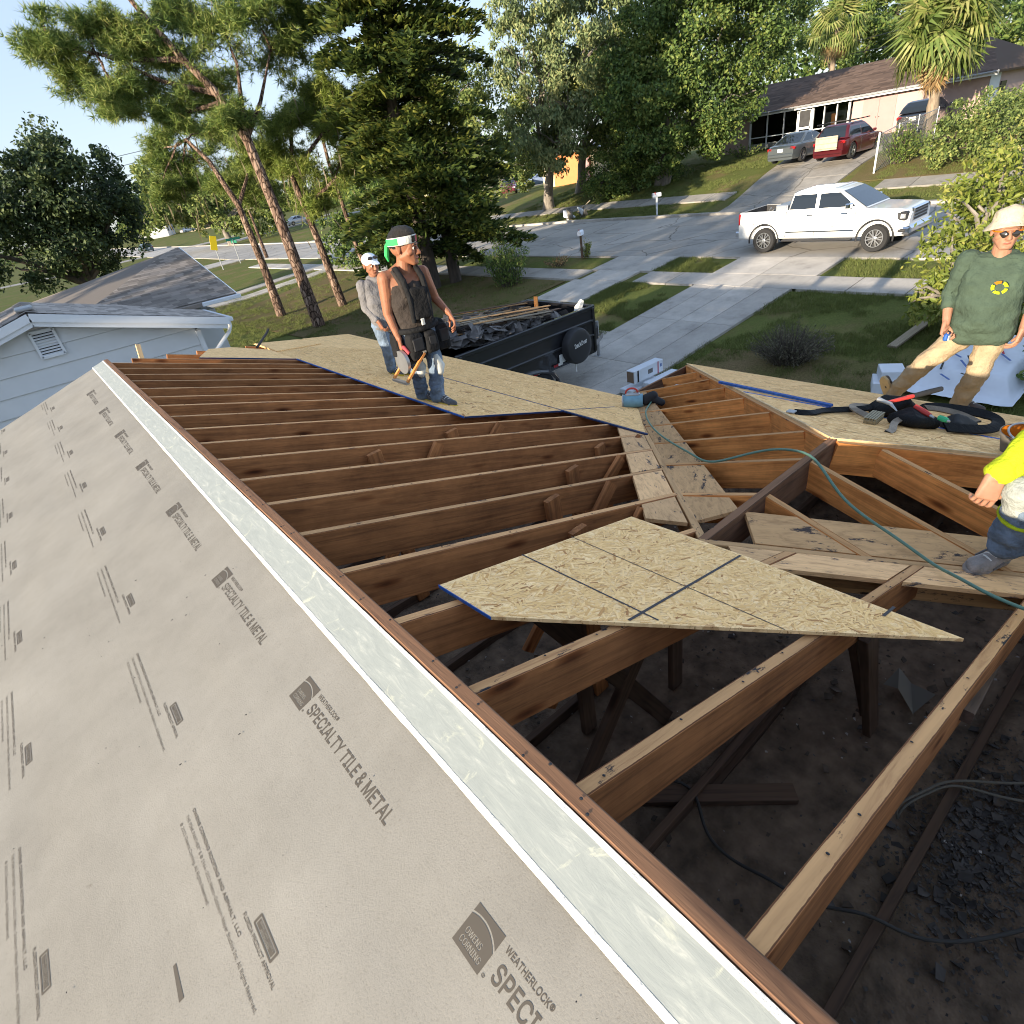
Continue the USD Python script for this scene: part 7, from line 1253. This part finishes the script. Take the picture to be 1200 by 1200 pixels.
def mailbox(label, x, y, face_yaw, h=1.1, post='trim_white'):
    t = thing('mailbox', label, 'mailbox', (x, y, gz(x, y)), face_yaw)
    b = MB(); b.rbox((0, 0, h * .42), (.09, .09, h * .86), .008); b.beam((-.02, 0, h * .82), (.22, 0, h * .84), .06, .07); obj('post', b, M[post], t)
    b = MB(); n = 12; a = np.linspace(0, np.pi, n); pr = [(-.085, 0)] + [(-.085 * math.cos(q), .12 + .085 * math.sin(q)) for q in a] + [(.085, 0)]; V = np.array([(-.24, p, z + h * .86) for p, z in pr] + [(.26, p, z + h * .86) for p, z in pr]); m_ = len(pr); F = [[i, (i + 1) % m_, (i + 1) % m_ + m_] for i in range(m_)] + [[i, (i + 1) % m_ + m_, i + m_] for i in range(m_)] + [[0, i + 1, i][::-1] for i in range(1, m_ - 1)] + [[m_, m_ + i, m_ + i + 1] for i in range(1, m_ - 1)]
    b.add(V, np.array(F)[:, ::-1]); bx = obj('box', b, M['carton'], t)
    b = MB(); b.rbox((.264, 0, h * .86 + .1), (.012, .15, .18), .005); obj('door', b, M['galv'], bx); b = MB(); b.box((.1, .095, h * .86 + .16), (.02, .01, .12)); b.box((.13, .095, h * .86 + .21), (.07, .01, .04)); obj('flag', b, M['tool_red'], bx); return t
mailbox('white mailbox on a dark vine-wrapped post on the near side of the street', 20.1, 20.2, .5, post='dark_wood'); mailbox('white mailbox on a pale post on the far side of the street', 29.74, 23.42, 2.6)
sg_ = thing('road_sign', 'yellow warning sign on a leaning post near the cross street', 'road sign', (16.26, 65.69, .2)); b = MB(); b.tube([(0, 0, 0), (0, 0, 3.0)], .05, 8); obj('post', b, M['galv'], sg_); b = MB(); b.rbox((0, -.06, 2.45), (.62, .03, 1.25), .012, Ry(.25)); obj('plate', b, M['sign_yellow'], sg_)
sg_ = thing('street_sign', 'green street-name blades on a thin post beside the yellow sign', 'street sign', (18.78, 68.18, .28)); b = MB(); b.tube([(0, 0, 0), (0, 0, 2.3)], .045, 8); obj('post', b, M['galv'], sg_)
for z, a in ((2.3, .15), (2.05, 1.65)): b = MB(); b.box((.1, 0, z), (1.5, .03, .24), Rz(a)); obj('blade', b, M['sign_green'], sg_)
fc = thing('chain_link_fence', 'chain-link fence with a white end post and vines running up the slope', 'fence', (0, 0, 0))
fp = [(34.34, 13.79), (35.6, 13.45), (36.9, 13.1), (38.2, 12.75)]
for k, (x, y) in enumerate(fp): b = MB(); b.tube([(x, y, gz(x, y) - .1), (x, y, gz(x, y) + 1.7)], .045 if k == 0 else .03, 8); obj('post', b, M['trim_white' if k == 0 else 'galv'], fc)
b = MB(); b.tube([(x, y, gz(x, y) + 1.62) for x, y in fp], .02, 6); obj('top_rail', b, M['galv'], fc)
b = MB()
for k in range(3):
    p, q = A([*fp[k], gz(*fp[k]) + .05]), A([*fp[k + 1], gz(*fp[k + 1]) + .05]); L = np.linalg.norm(q - p)
    for i in range(-12, 14):
        for s in (1, -1):
            u0, u1 = i * .12, i * .12 + 1.55; 
            if s < 0: u0, u1 = u1, u0
            f0, f1 = (0, 1.0); z0, z1 = 0.0, 1.55
            a_, c_ = u0 / L, u1 / L
            def at(u, z): return p + (q - p) * u + A([0, 0, z])
            lo, hi = max(0, min(a_, c_)), min(1, max(a_, c_))
            if hi - lo < .02: continue
            zz = lambda u: z0 + (z1 - z0) * (u - a_) / (c_ - a_)
            b.tube([at(lo, zz(lo)), at(hi, zz(hi))], .006, 3, cap=False)
obj('wire_mesh', b, M['galv'], fc, kind='stuff')
for k, (lb, p, q) in enumerate([('highest of the thin wires against the sky behind the dark rounded tree', (-40, 61, 6.2), (48, 139.5, 19.5)), ('middle of the thin wires against the sky behind the dark rounded tree', (-40, 36, 2.3), (48, 151, 18.8)), ('lowest of the thin wires against the sky behind the dark rounded tree', (-30, 15, 3.0), (40, 150, 17))][:0] or [('highest of the thin wires against the left sky', (-20, 78.6, 8.1), (45, 136.8, 18.3)), ('middle of the thin wires against the left sky', (-20, 60.4, 5.9), (45, 147.2, 17.6)), ('lowest of the thin wires against the left sky', (-20, 35, 5.0), (45, 160, 16.0))]):
    p, q = A(p), A(q); t_ = np.linspace(0, 1, 16)[:, None]; b = MB(); b.tube(p + (q - p) * t_, .035, 4); obj('power_line', b, M['cable_black'], label=lb, cat='wire')
for k, (lb, z) in enumerate([('upper wire crossing behind the yellowish palm', 0), ('lower wire crossing behind the yellowish palm', -.9)]):
    t_ = np.linspace(0, 1, 12)[:, None]; b = MB(); b.tube(A([96, 49, 11.3 + z]) + A([-50, -35, -3.0]) * t_, .03, 4); obj('power_line', b, M['cable_black'], label=lb, cat='wire')
r = rng(33); rk = thing('rubbish_heap', 'pale heap of curbside rubbish on the far verge', 'rubbish heap', (30.2, 30.4, gz(30.2, 30.4)))
for k in range(9): c = A([r.normal() * .45, r.normal() * .3, .12 + .2 * r.random()]); obj('piece', finish([hullof(*[(c + r.normal(size=3) * .16, .06) for _ in range(6)])], .09, 3), M[['carton', 'cable_grey', 'debris_grey'][k % 3]], rk, smooth=40)
b = MB(); b.beam((.2, .1, .3), (.9, -.5, .9), .07, .05); obj('stick', b, M['grey_wood'], rk)
q = thing('plank', 'grey weathered plank lying on the lawn behind the man in the sun hat', 'plank', (13.9, 4.74, .26)); board(q, 'board', (0, 0, .05), (1.75, -.2, .30), .2, .05, (0, 0, 1), M['grey_wood'])
# cartons on the drive
def carton(label, loc, size, rz, open_=False, red=True, tilt=0.0):
    t = thing('carton', label, 'box', loc, rz); sx, sy, sz = size; b = MB(); b.rbox((0, 0, sz / 2), size, .012); obj('box', b, M['carton'], t)
    if red: b = MB(); b.box((sx * .32, -sy / 2 - .002, sz / 2), (.035, .004, sz * .96)); obj('stripe', b, M['carton_red'], t); b = MB(); b.box((sx * .42, -sy / 2 - .002, sz * .6), (.05, .004, sz * .25)); obj('mark', b, M['carton_blue'], t)
    b = MB(); b.box((.05 * sx, -sy / 2 - .002, sz * .5), (sx * .16, .004, sz * .35)); obj('panel_print', b, M['debris_grey'], t)
    if open_: b = MB(); b.box((-sx / 2 - .002, 0, sz / 2), (.004, sy * .84, sz * .84)); obj('open_end', b, M['carton_brown'], t); b = MB(); b.box((-sx / 2 + .13, -sy / 2 - .003, sz * .5), (.05, .005, sz * .9)); obj('dark_band', b, M['tar_black'], t)
    return t
carton('white carton with an open dark end standing on the shingle cartons by the driveway', (10.05, 8.56, .26), (1.02, .24, .30), -.03, True)
carton('flat white carton lying under the open carton by the driveway, left side', (9.95, 8.62, .02), (1.05, .36, .12), -.05, False, False); carton('flat white carton nearest the open wing under the open carton', (10.3, 8.2, .02), (1.05, .4, .22), -.03)
carton('small white carton standing on another beside the plastic sheet', (12.05, 4.05, .30), (.5, .42, .2), .5, False, False); carton('small white carton at the bottom of the pair beside the plastic sheet', (11.98, 4.1, .07), (.56, .46, .22), .4, False, False)
# plastic sheet over a pallet
ps_ = thing('plastic_sheet', 'blue-white printed plastic sheeting spread over a stack on the lawn', 'plastic sheet', (12.9, 2.95, .15)); gx_, gy_ = np.meshgrid(np.linspace(-1.15, 1.45, 40), np.linspace(-.95, .85, 34), indexing='ij')
zz_ = .27 * np.clip(1.15 - np.maximum(np.abs((gx_ - .3) / 1.0), np.abs(gy_ / .72)), 0, .22) / .22 + .10 * meshkit.fbm(np.stack([gx_ * 3.2, gy_ * 5, gx_ * 0], -1), 4, 6); a = (np.arange(39)[:, None] * 34 + np.arange(33)).ravel()
sp_o = obj('sheet', (np.stack([gx_, gy_, zz_ + .1 * (gx_ + 1)], -1).reshape(-1, 3), np.stack([a, a + 34, a + 35, a + 1], 1)), M['carton'], ps_, smooth=True)
for (x, y, l, m_, an) in ((-.45, .05, .34, 'carton_blue', .6), (-.30, -.12, .3, 'carton_red', 1.1), (-.55, -.3, .22, 'carton_blue', 2.0), (-.6, .35, .3, 'cable_black', .2), (-.1, .3, .3, 'carton_blue', .9), (.3, -.3, .4, 'carton_red', .4), (-.75, -.1, .2, 'cable_black', 1.3), (-.2, .05, .22, 'cable_black', .5), (-.85, .2, .25, 'carton_blue', .9), (-.9, -.35, .2, 'carton_red', .2), (0, -.45, .3, 'carton_blue', .7)):
    b = MB(); d = A([math.cos(an), math.sin(an), 0]) * l / 2; zc = np.interp(x, [-1.15, -.55, .3], [.1, .36, .46]); b.beam(A([x, y, zc + .06]) - d, A([x, y, zc + .09]) + d, .035, .006); obj('print_mark', b, M[m_], sp_o)
# ================================================================ tools and hoses on the roof
hs = MB(); P_ = A([(4.36, 3.83, 2.60), (4.2, 3.75, 2.615), (3.942, 3.578, 2.686), (3.342, 3.016, 2.867), (2.861, 2.434, 3.055), (2.58, 2.053, 3.178), (2.478, 1.825, 3.251), (2.551, 1.694, 3.30), (2.604, 1.533, 3.36), (2.564, 1.386, 3.41), (2.502, 1.268, 3.435), (2.344, 1.015, 3.34), (2.28, .709, 3.235), (2.25, .548, 3.185), (2.115, .412, 3.25), (2.04, .276, 3.272), (2.01, .1, 3.285), (2.1, -.4, 3.25)]) + [0, 0, .012]
from scipy.interpolate import CubicSpline
def smooth_path(P, n): P = np.asarray(P, float); s = np.r_[0, np.cumsum(np.linalg.norm(np.diff(P, axis=0), axis=1))]; return CubicSpline(s, P)(np.linspace(0, s[-1], n))
hs.tube(smooth_path(P_, 110), .0075, 8); obj('air_hose', hs, M['hose_green'], label='green air hose snaking from the nail gun over the open wing rafters', cat='hose', smooth=True)
b = MB(); b.tube(smooth_path([(.95, 1.1, 2.36), (.995, .938, 2.345), (.881, .791, 2.345), (.864, .651, 2.345), (.882, .503, 2.38), (.92, .341, 2.38), (1.007, .182, 2.41), (1.07, .054, 2.37), (1.159, -.057, 2.36), (1.288, -.153, 2.35), (1.436, -.244, 2.35), (1.8, -.4, 2.35)], 60), .008, 6); obj('attic_cable', b, M['cable_black'], label='black cable drooping in a long curve across the dark attic floor', cat='cable', smooth=True)
for nm, lb, P_ in (('attic_wire', 'grey wire looping in from the right over the attic joist, upper strand', [(1.53, .262, 2.33), (1.56, .27, 2.40), (1.643, .234, 2.42), (1.773, .177, 2.42), (1.911, .055, 2.40), (2.066, -.092, 2.38), (2.3, -.3, 2.37)]), ('attic_wire', 'grey wire looping in from the right over the attic joist, lower strand', [(1.53, .262, 2.33), (1.57, .255, 2.385), (1.676, .212, 2.405), (1.794, .15, 2.40), (1.878, .013, 2.385), (1.966, -.116, 2.37), (2.1, -.4, 2.37)])):
    b = MB(); b.tube(smooth_path(P_, 40), .006, 6); obj(nm, b, M['cable_grey'], label=lb, cat='wire', smooth=True)
# nail gun
ng = thing('nail_gun', 'blue and black nail gun with a red ring at the end of the decking', 'nail gun', (4.27, 3.96, main_z(4.27) + .02), .65 - math.pi / 2)
R_ = Ry(math.atan(T) * .0)
b = MB(); b.tube([(-.16, 0, .075), (-.14, 0, .075), (.06, 0, .075)], [.06, .075, .075], 18); obj('magazine', b, M['tool_blue'], ng, smooth=40)
b = MB(); b.tube([(-.165, 0, .075), (-.15, 0, .075)], .078, 18); obj('end_cap', b, M['galv'], ng, smooth=40)
obj('motor_body', finish([hullof(((.10, .0, .08), .065), ((.17, .0, .12), .055)), hullof(((.15, 0, .1), .045), ((.26, -.03, .05), .04))], .015, 5), M['tar_black'], ng, smooth=True)
b = MB(); t_ = np.linspace(0, 2 * np.pi, 21); b.tube(np.stack([-.06 + .065 * np.cos(t_), 0 * t_ + .02, .165 + .05 * np.sin(t_)], 1), .011, 6, cap=False); obj('ring', b, M['tool_red'], ng, smooth=True)
b = MB(); b.rbox((-.05, 0, .15), (.16, .05, .03), .01); obj('rail', b, M['galv'], ng)
# tool belt and the tools lying in it
bz = lambda x, y: he_z(x) + .015
def HE(x, y, z): return (x, y, he_z(x) + .015 + z)
tb = thing('tool_belt', 'black tool belt with open pouches lying across the decked wing', 'tool belt', (0, 0, 0))
def pad(*pr): return finish([hullof(*[(HE(*p[:3]), p[3]) for p in pr])], .016, 5, .014, 14)
obj('pouch', pad((4.35, 1.62, .05, .05), (4.55, 1.42, .05, .05), (4.3, 1.40, .14, .04), (4.5, 1.60, .12, .04), (4.22, 1.5, .06, .04)), M['black_canvas'], tb, smooth=True)
obj('pouch', pad((4.0, 1.36, .04, .045), (4.12, 1.15, .04, .045), (3.92, 1.2, .05, .04), (4.1, 1.3, .10, .03)), M['black_canvas'], tb, smooth=True)
obj('pouch', pad((4.3, 1.12, .03, .04), (4.38, .98, .04, .04), (4.15, 1.02, .05, .035), (4.25, 1.05, .10, .03)), M['tar_black'], tb, smooth=True)
def strap(pts, w, m='black_canvas', nm='strap'):
    P = smooth_path([HE(*p) for p in pts], 40); b = MB(); tn = np.gradient(P, axis=0); tn /= np.linalg.norm(tn, axis=1)[:, None]; up = np.tile(A([T, 0, 1]) * CO, (40, 1)) * .55 + np.c_[np.zeros((40, 2)), np.ones(40)] * .0 + A([-.5, -.2, .3]); sd = np.cross(up, tn); sd /= np.linalg.norm(sd, axis=1)[:, None]; nn = np.cross(tn, sd)
    V = np.vstack([P + sd * w / 2 + nn * .006, P - sd * w / 2 + nn * .006, P - sd * w / 2 - nn * .006, P + sd * w / 2 - nn * .006]); i = np.arange(39); b.add(V, np.vstack([np.stack([i + 40 * a, i + 1 + 40 * a, i + 1 + 40 * c, i + 40 * c], 1) for a, c in ((0, 1), (1, 2), (2, 3), (3, 0))])); return obj(nm, b, M[m], tb, smooth=40)
strap([(4.3, 1.62, .06), (4.02, 1.72, .03), (3.78, 1.78, .02), (3.56, 1.78, .015), (3.48, 1.84, .012)], .055); strap([(4.55, 1.45, .1), (4.6, 1.55, .05), (4.35, 1.72, .05), (4.05, 1.66, .05), (3.9, 1.5, .03)], .05, 'tan_leather')
strap([(4.42, 1.3, .1), (4.68, 1.12, .12), (4.72, .95, .1), (4.5, .86, .06), (4.25, .9, .04), (4.02, 1.05, .04)], .08); strap([(4.35, 1.28, .12), (4.5, 1.1, .1), (4.42, .96, .07)], .05, 'tan_leather'); strap([(3.95, 1.3, .05), (3.75, 1.28, .02), (3.62, 1.24, .01), (3.48, 1.22, .0)], .045, 'tan_leather')
b = MB(); b.rbox(HE(3.47, 1.86, .015), (.05, .06, .012), .004); obj('buckle', b, M['galv'], tb)
hm = thing('hammer', 'red and black handled hammer resting on the tool belt', 'hammer', HE(4.0, 1.42, .15)); dd = norm(A([.52, -.22, -.02])); b = MB(); b.tube([(0, 0, 0), dd * .16], [.013, .015], 8); b.tube([dd * .16, dd * .24], .016, 8); obj('handle', b, M['tool_red'], hm, smooth=True); b = MB(); b.tube([dd * .22, dd * .36, dd * .48], [.018, .021, .019], 8); obj('grip', b, M['tar_black'], hm, smooth=True)
sd = norm(np.cross(dd, (0, 0, 1))); b = MB(); b.tube([-dd * .01 - sd * .075, -dd * .01 - sd * .03, -dd * .01 + sd * .03], [.019, .014, .013], 8); b.tube([-dd * .01 + sd * .03, -dd * .02 + sd * .10 - A([0, 0, .03])], [.013, .004], 6); obj('head', b, M['galv'], hm, smooth=40)
nc = thing('nail_coil', 'brassy coil of roofing nails lying beside the tool belt', 'nail coil', HE(3.78, 1.42, .0)); 
for k in range(5):
    b = MB()
    for j in range(9): b.tube([(-.07 + j * .017, -.035 + k * .017, .012), (-.07 + j * .017, -.035 + k * .017, .062)], .0045, 5); b.tube([(-.07 + j * .017, -.035 + k * .017, .062), (-.07 + j * .017, -.035 + k * .017, .066)], .0085, 6)
    obj('nail_row', b, M['nail_brass'], nc)
b = MB(); b.rbox((0, 0, .035), (.145, .08, .03), .004); obj('band', b, M['nail_brass'], nc)
for nm, lb, ct, p, q, m_ in (('utility_knife', 'red utility knife in the pouch of the tool belt', 'knife', (4.12, 1.28, .14), (4.05, 1.16, .10), 'tool_red'), ('marker', 'bright green marker in the pouch of the tool belt', 'marker', (4.03, 1.10, .10), (4.0, 1.04, .09), 'tool_green')):
    t = thing(nm, lb, ct, HE(*p)); e = A(HE(*q)) - A(HE(*p)); b = MB(); b.tube([(0, 0, 0), e * .6, e], [.018, .02, .014], 8); obj('case', b, M[m_], t, smooth=40); b = MB(); b.tube([e, e * 1.25], [.01, .006], 6); obj('tip', b, M['galv'], t)
bu = thing('bucket', 'scuffed grey bucket with orange inside half hidden by the yellow sleeve', 'bucket', (3.70, .57, he_z(3.70) + .013)); b = MB(); b.lathe([(.001, .0), (.10, .0), (.125, .13), (.131, .13), (.131, .142), (.125, .142)], 28); obj('shell', b, M['bucket_grey'], bu, smooth=40); b = MB(); b.lathe([(.123, .141), (.098, .012), (.001, .010)], 28); obj('lining', b, M['frame_orange'], bu, smooth=40)
b = MB(); t_ = np.linspace(0, np.pi, 16); b.tube(np.stack([.128 * np.cos(t_), .09 * np.sin(t_), .135 + .02 * np.sin(t_)], 1), .006, 6); obj('handle', b, M['galv'], bu)
t = thing('wood_offcut', 'small pale stub of wood standing at the far end of the ridge', 'wood offcut', (.35, 7.98, H - .13)); board(t, 'stub', (0, 0, 0), (.03, .02, .16), .05, .04, (0, 1, .1), M['osb_edge'])
t = thing('pry_bar', 'thin black bar lying across the far corner of the decking', 'pry bar', (1.9, 9.0, main_z(1.9) + .04)); b = MB(); b.tube([(0, 0, 0), (.35, .55, .05), (.42, .62, .09)], .018, 6); obj('bar', b, M['tar_black'], t)
t = thing('scrap_metal', 'bent grey scrap of metal lying on the attic floor at the right edge', 'metal scrap', (2.12, .42, 2.36)); b = MB(); b.add([(0, 0, .0), (.16, -.04, .04), (.2, .08, .0), (.05, .10, .07)], [[0, 1, 2, 3]]); b.add([(.05, .10, .07), (.2, .08, 0), (.24, .16, .03), (.1, .18, .0)], [[0, 1, 2, 3]]); obj('scrap', b, M['cable_grey'], t)
# debris on the attic floor
r = rng(55); db = MB(); db2 = MB()
def chip(bb, x, y, z, s):
    q = A([[-1, -.6, 0], [1, -.7, .1], [.8, .7, 0], [-.7, .6, .12]]) * s * r.uniform(.6, 1.3, (4, 1)); R = Rz(r.uniform(0, 6.3)) @ Rx(r.normal() * .35) @ Ry(r.normal() * .35); q = q @ R.T + [x, y, z]; v = np.vstack([q, q - [0, 0, s * .3]]); bb.add(v, [[0, 1, 2, 3], [0, 4, 5, 1], [1, 5, 6, 2], [2, 6, 7, 3], [3, 7, 4, 0]])
for k in range(3600): x, y = r.uniform(.05, 4.2), r.uniform(-1.5, 4.5); chip(db if r.random() < .7 else db2, x, y, 2.29 + .02 * r.random(), r.choice([.003, .006, .010, .018], p=[.4, .33, .2, .07]))
for k in range(3200): x, y = 1.68 + r.normal() * .30, -.02 + r.normal() * .13; chip(db2, x, y, 2.29 + .03 * r.random(), r.choice([.003, .006, .011, .024], p=[.5, .32, .14, .04]))
for k in range(1500): x, y = r.uniform(1.6, 5.6), r.uniform(-1.2, 4.0); chip(db, x, y, 2.29 + .03 * r.random(), r.choice([.008, .014, .024], p=[.5, .3, .2]))
db3 = MB()
for k in range(420): chip(db3, r.uniform(.1, 4.2), r.uniform(-1.4, 4.3), 2.31 + .02 * r.random(), r.choice([.003, .005, .008]))
plain('pale_chip', (.34, .31, .28), .9)
obj('pale_crumbs', db3, M['pale_chip'], kind='stuff', label='pale crumbs dotting the dark attic floor', cat='rubble')
plain('debris_brown', (.10, .075, .055), .95, noise=.7, scale=9)
obj('attic_rubble', db, M['debris_brown'], kind='stuff', label='brown crumbs and chips strewn over the attic floor', cat='rubble'); plain('rubble_grey', (.075, .066, .06), .9, noise=.6, scale=8)
obj('shingle_rubble', db2, M['rubble_grey'], kind='stuff', label='grey shingle rubble heaped on the attic floor', cat='rubble')
# back-yard trees behind the photographer, whose shadows streak the street
tree('oak_tree', 'back-yard tree behind the house', (-21, 12, 0), [(-21, 14.2, 9.4, 2.0), (-20, 11.6, 8.4, 2.0), (-23, 9, 8.4, 2.2), (-21, 12.5, 11, 2.0), (-22, 17.2, 9.6, 1.5), (-21, 19.8, 8.8, 1.4), (-22, 18.5, 11.2, 1.3)], 'oak_leaf', 'dark_bark', 15000, 301, .4, size=(.2, .4))
